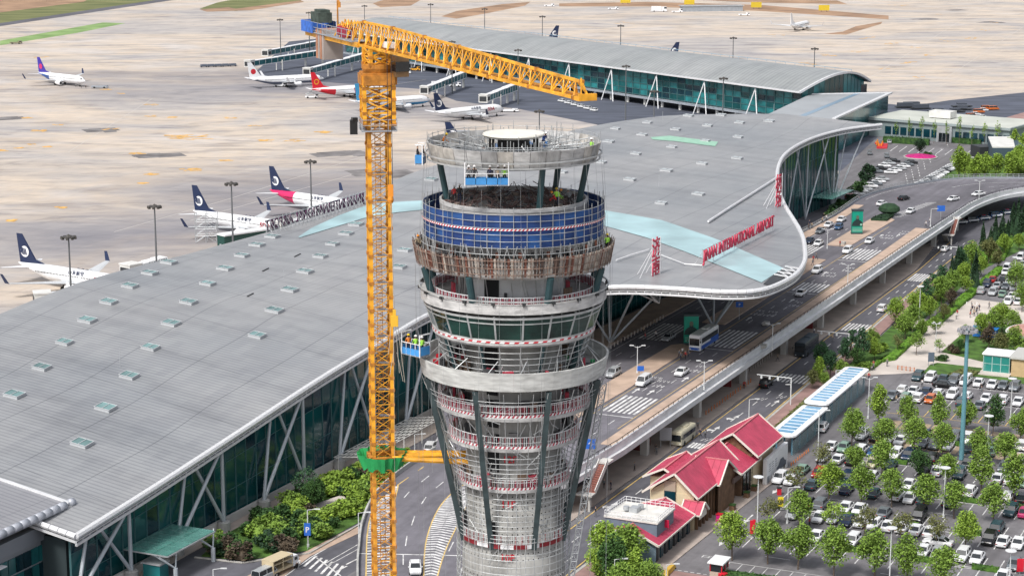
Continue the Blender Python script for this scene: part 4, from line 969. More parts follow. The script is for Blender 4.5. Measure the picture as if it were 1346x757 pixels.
# rust-stained formwork ring
zt, zb = tz(316), tz(341)
n = 190; fr_ = random.Random(9)
ringpanels('formwork_board', 9.0, 9.4, zb, zt, n, [rustwood[0], rustwood[2], rustwood[2], rustwood[1], rustwood[0], mat('formwork_dark', (.09, .06, .05), .9, var=.4, scale=2)], .12, .05, fr_, jitter=.07)
m = M(); 
for zz in (zb+.3, zb+.9, zt-.2):
    for k in range(72): f = (zz-zb)/(zt-zb)*.4; m.tube(pol(9.1+f, k*5, zz), pol(9.1+f, k*5+5, zz), .035, 4)
for k in range(75): m.tube(pol(9.12, k*4.8, zb-.1), pol(9.52, k*4.8, zt+.12+.3*fr_.random()), .03, 4)
stuff(m.build('formwork_braces', mat('rusty_pipe', (.22, .15, .12), .7, .2, var=.4, scale=2), TW))
m = M(); m.lathe(TC, [(9.0, zb), (8.6, zb-.25), (5, zb-.25), (4.4, zb-.1)], 56); m.build('ring_soffit', slabc, TW)
m = M(); m.ring(TC, 6.5, 9.0, zb, zb+.25, 56); m.build('floor_slab', slabc, TW)
m = M()                                   # forest of props between the netting and the formwork ring
for k in range(190):
    a = k*360/190+fr_.uniform(-1, 1); r = fr_.uniform(7.2, 8.9); p = pol(r, a, zb+.3); q = pol(r+fr_.uniform(-.5, .3), a+fr_.choice([0, 0, 0, 5, -5]), zn0+.25); m.tube(p, q, .035, 4)
for zz in (zb+1.1, zt+.25):
    for k in range(72): m.tube(pol(8.75, k*5, zz), pol(8.75, k*5+5, zz), .03, 4)
stuff(m.build('scaffold_pipes', pipe, TW))
m = M()
for k in range(60): a = k*6+fr_.uniform(-2, 2); m.box(pol(7.8, a, zt+.05), (.3, .2, .5), 0, k % 3)
stuff(m.build('site_materials', [dark, rustwood[1], dark], TW))
# columns below the formwork ring, white core, railed floor
for a in (-68, -27, 22, 66, 112, 158, -112, -158): m = M(); m.tube(pol(8.9, a, zb-.1), pol(8.05, a, zA-.1), .34, 10); m.build('inclined_column', teal, TW)
def guardrail(r, z, h, red=1.0, seed=1, parent=TW, n=None, toe=True):
    g = random.Random(seed); n = n or int(2*math.pi*r/.2); m = M()
    for k in range(n):
        a = 360*k/n; m.bar(pol(r, a, z), pol(r, a, z+h), .04 if k % 10 else .08, .04, 1 if k % 3 == 1 else 0)
    nn = n
    for k in range(nn):
        a0, a1 = 360*k/nn, 360*(k+1)/nn
        for zz in (.12, h): m.bar(pol(r, a0, z+zz), pol(r, a1, z+zz), .06, .06, 0 if (k//4) % 2 or zz == h else 1)
        if toe: m.face([pol(r+.05, a0, z), pol(r+.05, a1, z), pol(r+.05, a1+1.2, z+.24), pol(r+.05, a0+1.2, z+.24)], k % 2)
    o = stuff(m.build('guard_rail', [white, redmesh], parent))
    for k in range(24):
        if g.random() < red: m = M(); a0, a1 = k*15+.4, k*15+14.6; f = [pol(r-.06, a0, z+.25), pol(r-.06, a1, z+.25), pol(r-.06, a1, z+h*.85), pol(r-.06, a0, z+h*.85)]; m.face(f); m.build('mesh_panel', mat('red_mesh_panel', (.32, .05, .09), .7, alpha=.55, var=.3, scale=2), parent)
guardrail(tr(108, zA), zA, 1.0, .9, 1, toe=False)
m = M(); m.ring(TC, 8.2, 8.8, tz(388), tz(376), 64); m.build('edge_beam', ringconc, TW)
m = M(); m.torus(TC, 8.95, .09, 64); m.v = [(x, y, z+tz(371)) for x, y, z in m.v]; m.build('ring_pipe', pipe, TW)
m = M()
for k in range(20): a = k*18+6; m.tube(pol(8.85, a, tz(371)), pol(8.6, a, tz(388)), .07, 5); m.box(pol(8.9, a, tz(374)), (.3, .3, .25), ang(a))
stuff(m.build('bracket', dark, TW))
# glazed cone
zg1, zg0 = tz(391), tz(423)
for k in range(20):
    a0, a1 = k*18+.4+6, k*18+17.6+6; m = M(); f = [pol(7.68, a0, zg0), pol(7.68, a1, zg0), pol(8.42, a1, zg1-.25), pol(8.42, a0, zg1-.25)]; m.face(f); m.build('window_pane', towerglass, TW)
m = M()
for k in range(20): a = k*18+6; m.bar(pol(7.7, a, zg0), pol(8.5, a, zg1), .16, .12); m.bar(pol(7.75+.35, a, (zg0+zg1)/2-.2), pol(7.75+.35, a+18, (zg0+zg1)/2-.2), .05, .05) if 0 else None
for k in range(60): m.bar(pol(8.46, k*6, zg1-.2), pol(8.46, k*6+6, zg1-.2), .14, .2); m.bar(pol(8.22, k*6, zg1-.75), pol(8.22, k*6+6, zg1-.75), .08, .1)
m.build('window_frame', pipe, TW)
m = M(); m.ring(TC, 7.3, 7.72, tz(430), zg0, 56); m.build('edge_beam', ringconc, TW)
m = M()
for k in range(110): a0 = k*360/110; m.face([pol(7.76, a0, tz(427)), pol(7.76, a0+3.27, tz(427)), pol(7.76, a0+4.2, tz(425)), pol(7.76, a0+.9, tz(425))], k % 2)
m.build('warning_tape', [redp, white], TW)
# pipe cage under the glazed cone, inside the middle ring
m = M(); zc0 = tz(478)
for k in range(24): a = k*15+5; m.tube(pol(7.6, a, zg0-.4), pol(6.3, a, zc0), .05, 5)
for j in range(6):
    u = (j+.5)/6; r = 7.6-1.3*u; z = zg0-.4+(zc0-zg0+.4)*u
    for k in range(60): m.tube(pol(r, k*6, z), pol(r, k*6+6, z), .04, 4)
for k in range(14): a = k*26; m.tube(pol(8.8, a, zM+.2), pol(6.9, a+10, zM+2.2), .05, 4)
stuff(m.build('pipe_cage', pipe, TW))
for a in (-60, -25, 22, 62, 110, 160, -110, -155): m = M(); m.tube(pol(7.4, a, zg0-.3), pol(6.0, a, zM), .22, 8); m.build('inner_column', teal, TW)
m = M()
for k in range(60): a = fr_.uniform(0, 360); m.box(pol(fr_.uniform(4.9, 8.3), a, zM+.2), (.5, .4, fr_.uniform(.2, .7)), a, k % 4)
stuff(m.build('site_materials', [dark, redp, green_p, offwhite], TW))
# lower inclined columns and rails
for a in (-112, -68, -24, 22, 66, 112, 158, -158):
    m = M(); m.bar(pol(8.65, a, tz(487)), pol(5.15, a, tz(700)), .3, .5); m.build('inclined_column', mat('slate_steel', (.035, .055, .06), .6, var=.35, scale=.8), TW)
guardrail(tr(99, zB), zB, 1.15, .45, 2); guardrail(tr(85, zC), zC, 1.1, .1, 3); guardrail(tr(73, zD), zD, .95, .25, 4)
cl_ = random.Random(17); clm = [mat('dark_shade_boards', (.05, .05, .055), .8, var=.3, scale=2), mat('brown_boards', (.16, .11, .08), .9, var=.3, scale=2), mat('grey_boards', (.2, .2, .2), .9, var=.3, scale=2), redmesh, dark]  # dark boards among the clutter, added to deepen the shade between floors
for zf, ro in ((zB, tr(97, zB)), (zC, tr(83, zC)), (zD, tr(71, zD)), (zM, 7.4), (zA, 6.8)):
    m = M()
    for k in range(34 if zf != zA else 10): a = cl_.uniform(0, 360); r = cl_.uniform(4.8, ro-.3); m.box(pol(r, a, zf+.5), (cl_.uniform(.15, 1.3), cl_.uniform(.1, .4), cl_.uniform(.5, 1.9)), ang(a)+math.pi/2+cl_.uniform(-.4, .4), cl_.randrange(5))
    for k in range(26): a = cl_.uniform(0, 360); r = cl_.uniform(4.8, ro-.2); m.tube(pol(r, a, zf), pol(r, a+cl_.uniform(-9, 9), zf+cl_.uniform(1.5, 3.2)), .045, 4, 5)
    stuff(m.build('site_materials', clm+[pipe], TW))
m = M(); zE0 = tz(697)
for k in range(26):
    a0 = k*360/26; m.ring(TC, 5.15, 5.25, zE0-.1, zE0+.28, 4, k % 2 if k % 3 else 0, ang(a0), ang(a0+360/26))
m.build('striped_band', [mat('dark_red_band', (.22, .012, .02), .6), white], TW)
guardrail(5.2, zE0+.3, .9, 0, 5, toe=False)
m = M()                                    # scaffold pipes hugging the lower tower
prof_ = [(tz(488), 8.7), (tz(530), 7.45), (tz(570), 6.5), (tz(625), 5.6), (tz(697), 5.35), (tz(900), 5.4)]
def prr(z):
    for (z0, r0), (z1, r1) in zip(prof_, prof_[1:]):
        if z >= z1: return r0+(r1-r0)*(z-z0)/(z1-z0)
    return prof_[-1][1]
for k in range(40):
    a = k*9+3; zs_ = [z for z, _ in prof_]
    for z0, z1 in zip(zs_, zs_[1:]): m.tube(pol(prr(z0)+.12, a, z0), pol(prr(z1)+.12, a, z1), .032, 4)
for yy in (499, 505, 514, 522, 556, 578, 585, 592, 598, 604, 610, 633, 640, 647, 655, 662, 668, 674, 680, 685, 690, 706, 712, 721, 730, 738, 745, 760, 780):
    z = tz(yy); r = prr(z)+.15
    for k in range(52): m.tube(pol(r, k*360/52, z), pol(r, (k+1)*360/52, z), .03, 4)
for k in range(150): a = fr_.uniform(-180, 180); y0 = fr_.uniform(495, 700); z0, z1 = tz(y0), tz(y0+fr_.uniform(6, 28)); dr_ = fr_.uniform(-.9, .2); m.tube(pol(prr(z0)+dr_, a, z0), pol(prr(z1)+dr_, a+fr_.uniform(-16, 16), z1), .035, 4)
stuff(m.build('scaffold_pipes', pipe, TW))
m = M()                                    # hoist lattice on the right flank
def lat(p, q, w_, n, r=.045):
    p = Vector(p); q = Vector(q); d = (q-p); ax = Vector((1, 0, 0)); ay = Vector((0, 1, 0)); c = [(-1, -1), (1, -1), (1, 1), (-1, 1)]
    for i, j in c: m.tube(p+ax*i*w_/2+ay*j*w_/2, q+ax*i*w_/2+ay*j*w_/2, r, 4)
    for k in range(n):
        a, b_ = p+d*k/n, p+d*(k+1)/n
        for t in range(4): i, j = c[t]; i2, j2 = c[(t+1) % 4]; m.tube(a+ax*i*w_/2+ay*j*w_/2, b_+ax*i2*w_/2+ay*j2*w_/2, r*.7, 4); m.tube(a+ax*i*w_/2+ay*j*w_/2, a+ax*i2*w_/2+ay*j2*w_/2, r*.7, 4)
lat(pol(8.9, 72, tz(495)), pol(5.7, 72, tz(760)), .55, 24)
m.build('hoist_lattice', steel, TW)
m = M()                                    # hanging ropes of the access cradles
for k in range(30): a = k*12+4; m.tube(pol(8.25, a, tz(190)), pol(8.9, a+.4, tz(310)), .012, 3); m.tube(pol(9.3, a, tz(342)), pol(9.15, a, tz(600 if k % 2 else 780)), .012, 3)
stuff(m.build('hanging_rope', steel, TW))
for body, px, py in (('12F', 670, 604), ('11F', 668, 663), ('10F', 667, 733)):
    r = 4.68 if py < 700 else 5.05; a = math.degrees(math.asin(tr(px-675, tz(py))/r)); p = pol(r+.04, a, tz(py, 184-r)-.3)
    textobj('floor_number', body, .95, redp, p, rz=rad(a), parent=TW, extrude=.02)
# small bright dotted lamps ring near the foot of the view
m = M()
for k in range(60): m.box(pol(5.25, k*6, tz(742)), (.09, .09, .06), 0)
stuff(m.build('ring_lights', white, TW))

# ================================================================ TOWER CRANE
CX0, CY0 = -12.45, 184.0
CR = thing('tower_crane', 'yellow tower crane with a lattice mast and a long jib reaching over the tower', 'tower crane', (CX0, CY0, 0))
def crp(x, y, z, a=0): ca, sa = math.cos(a), math.sin(a); return Vector((CX0+x*ca-y*sa, CY0+x*sa+y*ca, z))
MA = rad(10); H_ = .92; SEC = 2.6
def mast_section(w_, h, lt, r):
    m = M(); c = [(-1, -1), (1, -1), (1, 1), (-1, 1)]
    for i, j in c: m.bar((i*w_, j*w_, 0), (i*w_, j*w_, h), lt, lt, 0); m.box((i*w_, j*w_, h*.5), (lt*1.2, lt*1.2, .28), 0, 1); m.box((i*w_, j*w_, .1), (lt*1.35, lt*1.35, .3), 0, 1)
    for t in range(4):
        i, j = c[t]; i2, j2 = c[(t+1) % 4]; A_, B2 = Vector((i*w_, j*w_, 0)), Vector((i2*w_, j2*w_, 0)); Z = Vector((0, 0, 1))
        for z in (0, h/2): m.bar(A_+Z*z, B2+Z*z, r, r, 0)
        m.bar(A_+Z*0, B2+Z*h/2, r*.8, r*.8, 0); m.bar(B2, A_+Z*h/2, r*.8, r*.8, 0); m.bar(A_+Z*h/2, B2+Z*h, r*.8, r*.8, 0); m.bar(B2+Z*h/2, A_+Z*h, r*.8, r*.8, 0)
    for k in range(9): m.bar((-.25, .55, k*h/9), (.25, .55, k*h/9), .04, .04, 1)
    for s_ in (-.25, .25): m.bar((s_, .55, 0), (s_, .55, h), .05, .05, 1)
    m.box((.3, .2, h*.98), (w_*1.1, .7, .05), 0, 2)
    return m.mesh('mast_section', [crane_y, crane_o, greypaint])
ms = mast_section(H_, SEC, .34, .07); z = 0
ztop = tz(165)
while z < ztop:
    o = bpy.data.objects.new('mast_section', ms); C.objects.link(o); o.parent = CR; o.location = (0, 0, z); o.rotation_euler = (0, 0, MA); z += SEC
    if int(z*7) % 3 == 0: o.material_slots[0].link = 'OBJECT'; o.material_slots[0].material = mat('crane_weathered_yellow', (.62, .28, .03), .6, var=.4, scale=1.2)
zc0, zc1 = tz(163), tz(98)
me = mast_section(1.35, (zc1-zc0)/2, .34, .16); me.name = 'climbing_frame'
for k in range(2): o = bpy.data.objects.new('climbing_frame', me); C.objects.link(o); o.parent = CR; o.location = (0, 0, zc0+k*(zc1-zc0)/2); o.rotation_euler = (0, 0, MA)
m = M()
for k in range(4): a = MA+k*math.pi/2; p = crp(1.55*math.cos(a-MA), 1.55*math.sin(a-MA), zc1-.4, MA); m.box(p, (.25, 2.9, .9), a, 0)
m.box((CX0, CY0, zc1+.1), (3.0, 3.0, .25), MA, 0); m.build('frame_head', crane_o, CR)
m = M(); m.lathe((CX0, CY0, 0), [(0, zc1+.2), (1.3, zc1+.2), (1.45, zc1+.6), (1.45, zc1+.95), (0, zc1+.95)], 24); m.build('slewing_ring', crane_o, CR)
m = M(); zj = tz(63); mm = mast_section(.95, zj-zc1-.9, .3, .14); mm.name = 'turret'; o = bpy.data.objects.new('turret', mm); C.objects.link(o); o.parent = CR; o.location = (0, 0, zc1+.9); JA = math.atan2(-42, 17.9); o.rotation_euler = (0, 0, JA)
# service platforms and black power box on the mast
m = M(); m.ring((CX0, CY0, 0), 1.5, 2.3, zc0-.55, zc0-.45, 4, 0, rad(45)+MA, rad(405)+MA)
for k in range(4):
    p, q = [Vector((CX0+2.25*math.cos(rad(45+90*i)+MA), CY0+2.25*math.sin(rad(45+90*i)+MA), zc0-.45)) for i in (k, k+1)]
    for h in (.5, 1.0): m.bar(p+Vector((0, 0, h)), q+Vector((0, 0, h)), .05, .05)
    for i in range(4): u = p+(q-p)*i/4; m.bar(u, u+Vector((0, 0, 1)), .05, .05)
m.build('service_platform', greypaint, CR)
m = M(); p = crp(-2.2, -.6, tz(166)); m.box(p, (.7, .9, 1.3), .1); m.box(p+Vector((.1, -.2, .7)), (.5, .5, .4), .4); m.build('power_box', black, CR)
# tie arms to the tower with the green net around the collar
zt_ = tz(600); m = M()
for dy, ex, ey in ((-.9, -4.6, -1.6), (1.0, -4.4, 1.4), (-.2, -4.5, 1.0)): m.tube((CX0+1, CY0+dy, zt_+.1), (TX+ex+.3, TY+ey, zt_-.05), .26 if dy else .2, 8)
m.build('tie_arm', crane_y, CR)
m = M()
for k in range(4): 
    p, q = [Vector((CX0+1.75*math.cos(rad(45+90*i)+MA), CY0+1.75*math.sin(rad(45+90*i)+MA), zt_)) for i in (k, k+1)]; m.bar(p, q, .35, .5)
m.build('tie_collar', crane_o, CR)
m = M(); gn = 40; rg = random.Random(3)
rr1 = [2.2+rg.uniform(-.2, .35) for _ in range(gn)]; 
for k in range(gn):
    j = (k+1) % gn; a0, a1 = 2*math.pi*k/gn, 2*math.pi*(k+1)/gn
    f = lambda r, a, z: Vector((CX0+r*math.cos(a)*1.05, CY0+r*math.sin(a), z)); zz0 = zt_-.9-.25*math.sin(k*1.7); zz1 = zt_-.9-.25*math.sin((k+1 if j else 0)*1.7)
    m.face([f(rr1[k], a0, zt_+.45), f(rr1[j], a1, zt_+.45), f(rr1[j]*.8, a1, zz1), f(rr1[k]*.8, a0, zz0)])
m.build('green_net', green_p, CR)
# jib
jd = Vector((math.cos(JA), math.sin(JA), 0)); jn = Vector((-jd.y, jd.x, 0))
def J(l, n_, z): return Vector((CX0, CY0, zj))+jd*l+jn*n_+Vector((0, 0, z))
JL = 45.2
def jh(l): return interp([(-11, 1.3), (-9.5, 2.0), (-1.5, 2.15), (3, 2.15), (20, 1.75), (40, 1.2), (45.2, 1.1)], l)
secs = [(-11, -3.5), (-3.5, 4.5), (4.5, 12.5), (12.5, 20.5), (20.5, 28.5), (28.5, 36.5), (36.5, 44.5)]
for l0, l1 in secs:
    m = M(); bw = .62
    for s_ in (-1, 1): m.bar(J(l0, s_*bw, 0), J(l1, s_*bw, 0), .17, .2, 0)
    m.bar(J(l0, 0, jh(l0)), J(l1, 0, jh(l1)), .2, .2, 0); n = 4
    for k in range(n):
        a, b_ = l0+(l1-l0)*k/n, l0+(l1-l0)*(k+1)/n; mid = (a+b_)/2
        for s_ in (-1, 1): m.bar(J(a, s_*bw, 0), J(a, 0, jh(a)), .1, .1, 0); m.bar(J(a, s_*bw, 0), J(mid, 0, jh(mid)), .075, .075, 0); m.bar(J(mid, 0, jh(mid)), J(b_, s_*bw, 0), .075, .075, 0)
        m.bar(J(a, -bw, 0), J(a, bw, 0), .09, .09, 0); m.bar(J(a, -bw, 0), J(b_, bw, 0), .06, .06, 0)
    m.box(J(l1, 0, jh(l1)), (.35, .3, .3), JA, 1); m.box(J(l1, bw, 0), (.4, .25, .3), JA, 1); m.box(J(l1, -bw, 0), (.4, .25, .3), JA, 1)
    m.bar(J(l0, .15, .08), J(l1, .15, .08), .3, .05, 1)
    m.build('jib_section', [crane_y, crane_o], CR)
m = M()
for s_ in (-.62, .62): m.bar(J(44.5, s_, 0), J(45.6, s_, 0), .18, .3)
m.bar(J(45.5, -.7, .1), J(45.5, .7, .1), .25, .5); m.bar(J(45.5, -.5, 0), J(45.5, -.5, 1.5), .12, .12); m.bar(J(44.5, 0, 1.1), J(45.5, 0, .2), .14, .14); m.build('jib_end', crane_y, CR)
# counter-jib, handrails, winch, weights
m = M()
for s_ in (-.75, .75): m.bar(J(-3, s_, 0), J(-19.3, s_, 0), .22, .45, 0)
for k in range(12): m.bar(J(-3-k*1.45, -.75, 0), J(-3-k*1.45, .75, 0), .12, .15, 0); m.bar(J(-3-k*1.45, -.75, 0), J(-4.4-k*1.45, .75, 0), .08, .08, 0)
m.build('counter_jib', crane_y, CR)
m = M(); m.prism([tuple(J(a, b_, 0)[:2]) for a, b_ in ((-4, -1.1), (-18, -1.1), (-18, 1.1), (-4, 1.1))], zj+.22, zj+.3)
for s_ in (-1.1, 1.1):
    for h in (.6, 1.1): m.bar(J(-4, s_, h+.2), J(-19, s_, h+.2), .05, .05)
    for k in range(11): m.bar(J(-4-k*1.5, s_, .2), J(-4-k*1.5, s_, 1.3), .05, .05)
m.build('walkway', greypaint, CR)
m = M()
for s_ in (-1.2, 1.2): m.box(J(-17.6, s_, .75), (3.8, .06, 1.1), JA)
m.box(J(-19.5, 0, .75), (.06, 2.4, 1.1), JA); m.build('blue_banner_panel', mat('banner_blue', (.03, .13, .5), .6, var=.3, scale=2), CR)
m = M(); m.box(J(-16.6, 0, 1.7), (2.6, 1.4, 1.0), JA); m.box(J(-16.6, .1, 2.3), (2.0, 1.0, .3), JA); m.build('machinery_cover', mat('cover_dark', (.05, .07, .06), .8, var=.4, scale=2), CR)
for k in range(4): m = M(); m.box(J(-13.2-k*.65, 0, -.75), (.5, 2.0, 2.9), JA); m.build('counterweight', mat('weight_grey', (.33, .29, .27), .8, var=.15) if k % 2 == 0 else mat('weight_rust', (.42, .2, .12), .8, var=.2), CR)
m = M(); m.box(J(-8.2, 0, .8), (1.6, 1.2, .9), JA); m.tube(J(-9.6, -.6, .9), J(-9.6, .6, .9), .45, 12); m.build('winch', mat('winch_red', (.3, .02, .05), .6), CR)
m = M(); m.tube(J(-12, .2, .3), J(-12, .2, 3.9), .09, 6); m.bar(J(-12, .2, 3.8), J(-10.2, -.2, 3.5), .14, .14); m.box(J(-10.2, -.2, 3.3), (.25, .25, .5), 0); m.build('davit', crane_o, CR)
m = M(); c = J(1.6, 1.6, -1.6); m.box(c, (1.6, 1.3, 1.9), JA); m.build('operator_cab', mat('cab_brown', (.22, .13, .06), .6, var=.2), CR)
m = M(); m.box(c+jd*.35, (1.1, 1.36, .9), JA); m.build('cab_window', carglass, CR)
m = M(); m.box(J(3.2, .1, .5), (1.5, .8, .5), JA); m.build('trolley_winch', white, CR)
# hook: falls from a trolley, with slings and a worker's cradle
hl = 3.3; hp = J(hl, 0, 0); hk = Vector((hp.x, hp.y, tz(252, hp.y)))
HK = thing('crane_hook', 'orange crane hook block hanging on steel ropes beside the mast', 'hook', hk)
m = M(); m.box(hk+Vector((0, 0, .1)), (.5, .25, 1.1), 0); m.lathe(hk+Vector((0, 0, -.75)), [(0, -.35), (.2, -.3), (.28, 0), (.2, .3), (0, .35)], 10); m.build('hook_block', mat('hook_orange', (.7, .25, .02), .5), HK)
m = M()
for dx in (-.18, .18): m.tube(hk+Vector((dx, 0, .6)), hp+Vector((dx, 0, 0)), .03, 4)
m.build('hoist_rope', dark, HK)
lo = Vector((hk.x+.2, hk.y, tz(422, hp.y)))
LB = thing('lifting_block', 'yellow lifting block with trailing slings hanging below the crane hook', 'lifting block', lo)
m = M(); m.box(lo, (.7, .35, 1.0), 0); m.box(lo+Vector((0, 0, .8)), (.3, .2, .6), 0); m.build('block_body', mat('block_yellow', (.72, .42, .03), .5), LB)
m = M(); m.tube(lo+Vector((0, 0, 1)), hk+Vector((0, 0, -1)), .035, 4)
for k in range(4): x = -.3+k*.2; m.tube(lo+Vector((x, 0, -.4)), lo+Vector((x*2+.1*k, .1, -3.2-.9*k)), .03, 4); 
m.tube(lo+Vector((.2, 0, -3)), lo+Vector((.75, 0, -5.8)), .03, 4); m.tube(lo+Vector((-.1, 0, -3)), lo+Vector((-.5, 0, -5.2)), .03, 4); m.tube(lo+Vector((-.1, 0, -3)), lo+Vector((-.2, 0, -24)), .014, 4)
m.build('sling', mat('sling_pale', (.4, .38, .33), .8), LB)
# ================================================================ PROTOTYPES: vehicles
HIDE = []       # prototypes placed by moving the original first
def loft(m, secs, mi=0, cap=True):
    n = len(secs[0]); k = len(m.v)
    for s_ in secs: m.v += [tuple(p) for p in s_]
    for i in range(len(secs)-1):
        for j in range(n): a = k+i*n+j; b_ = k+i*n+(j+1) % n; m.f.append((a, b_, b_+n, a+n)); m.m.append(mi)
    if cap: m.f.append(tuple(k+j for j in range(n))[::-1]); m.m.append(mi); m.f.append(tuple(k+(len(secs)-1)*n+j for j in range(n))); m.m.append(mi)
CARS = {'saloon': dict(L=4.7, w=1.82, zl=.28, belt=.92, hood=.86, boot=.95, roof=1.45, cab=(-1.75, -1.0, .55, 1.15)), 'hatchback': dict(L=4.2, w=1.78, zl=.28, belt=.95, hood=.9, boot=.95, roof=1.5, cab=(-2.0, -1.6, .45, 1.05)),
        'suv': dict(L=4.7, w=1.9, zl=.34, belt=1.08, hood=1.02, boot=1.08, roof=1.72, cab=(-2.25, -1.95, .55, 1.1)), 'van': dict(L=4.9, w=1.85, zl=.32, belt=1.15, hood=1.05, boot=1.15, roof=1.92, cab=(-2.4, -2.3, 1.1, 1.75))}
paints = {}
for nm, c in dict(white=(.72, .73, .75), silver=(.42, .44, .46), grey=(.16, .18, .2), black=(.012, .012, .014), navy=(.015, .03, .07), teal=(.03, .065, .08), red=(.35, .02, .02), orange=(.55, .14, .03), blue=(.03, .09, .2), cream=(.6, .55, .38), green=(.2, .32, .25), magenta=(.4, .03, .12)).items():
    paints[nm] = mat('car_paint_'+nm, c, .25, .15 if nm in ('silver', 'grey') else 0, spec=.6)
MESH = {}
def carparts(kind):
    if kind in MESH: return MESH[kind]
    p = CARS[kind]; L, w_ = p['L'], p['w']/2; m = M(); x0, x1 = -L/2, L/2
    st = [(x0, .80, .45, p['boot']-.12), (x0+.12, .93, p['zl'], p['boot']), (x0+.9, 1, p['zl'], p['belt']+.02), (0, 1, p['zl'], p['belt']), (x1-1.3, 1, p['zl'], p['belt']-.01), (x1-.5, .97, p['zl'], p['hood']-.06), (x1-.1, .88, p['zl'], p['hood']-.18), (x1, .74, .42, p['hood']-.3)]
    loft(m, [[(x, -w_*k*.9, a), (x, -w_*k, a+.25), (x, -w_*k*.97, b_-.1), (x, -w_*k*.86, b_), (x, w_*k*.86, b_), (x, w_*k*.97, b_-.1), (x, w_*k, a+.25), (x, w_*k*.9, a)] for x, k, a, b_ in st])
    a, b_, c, d = p['cab']; zr, zb = p['roof'], p['belt']-.02
    def rr(x, ww, z): return [(x, -ww, z), (x, ww, z)]
    # roof skin and pillars
    for y in (-1, 1):
        m.bar((b_, y*w_*.74, zr-.03), (c, y*w_*.74, zr-.03), .1, .06); m.bar((a, y*w_*.86, zb), (b_, y*w_*.74, zr-.02), .07, .07); m.bar((d, y*w_*.86, zb), (c, y*w_*.74, zr-.02), .07, .07); m.bar(((b_+c)/2, y*w_*.88, zb), ((b_+c)/2, y*w_*.75, zr-.02), .09, .05)
    m.prism([(b_+.0, -w_*.73), (c+.03, -w_*.73), (c+.03, w_*.73), (b_, w_*.73)], zr-.05, zr)
    for y in (-1, 1): m.box((d-.25, y*(w_+.06), zb+.08), (.14, .16, .12))
    g = M(); g.raw([(a, -w_*.85, zb), (d, -w_*.85, zb), (d, w_*.85, zb), (a, w_*.85, zb), (b_, -w_*.72, zr-.045), (c, -w_*.72, zr-.045), (c, w_*.72, zr-.045), (b_, w_*.72, zr-.045)], [(0, 1, 5, 4), (1, 2, 6, 5), (2, 3, 7, 6), (3, 0, 4, 7), (4, 5, 6, 7)])
    wh = M(); wh.tube((0, -.1, 0), (0, .1, 0), .33, 12, 0); wh.tube((0, -.11, 0), (0, .11, 0), .17, 8, 1)
    hl = M(); hl.box((0, 0, 0), (.22, .34, .14)); tl_ = M(); tl_.box((0, 0, 0), (.08, .32, .16))
    r = dict(body=m.mesh('body', paints['white'], False), windows=g.mesh('windows', carglass), wheel=wh.mesh('wheel', [tyre, steel]), headlight=hl.mesh('headlight', mat('headlamp', (.7, .72, .75), .15)), tail_light=tl_.mesh('tail_light', mat('tail_lamp', (.4, .01, .01), .3)))
    r['p'] = p; MESH[kind] = r; return r
def child(name, me, parent, loc=(0, 0, 0), rz=0, mt=None):
    o = bpy.data.objects.new(name, me); C.objects.link(o); o.parent = parent; o.location = loc; o.rotation_euler = (0, 0, rz)
    if mt: o.material_slots[0].link = 'OBJECT'; o.material_slots[0].material = mt
    return o
def car(kind, colour, loc, rz, label, group, full=True, extra=None):
    r = carparts(kind); p = r['p']; t = thing('parked_car' if 'parked' in group else 'car', label, 'car' if kind != 'van' else 'van', loc, rz, group)
    child('body', r['body'], t, mt=paints[colour]); child('windows', r['windows'], t)
    if full:
        L, w_ = p['L'], p['w']/2
        for x in (-L*.29, L*.31):
            for y in (-1, 1): child('wheel', r['wheel'], t, (x, y*(w_-.08), .33))
        for y in (-1, 1): child('headlight', r['headlight'], t, (L/2-.1, y*w_*.62, p['hood']-.28)); child('tail_light', r['tail_light'], t, (-L/2+.04, y*w_*.7, p['boot']-.22))
    return t
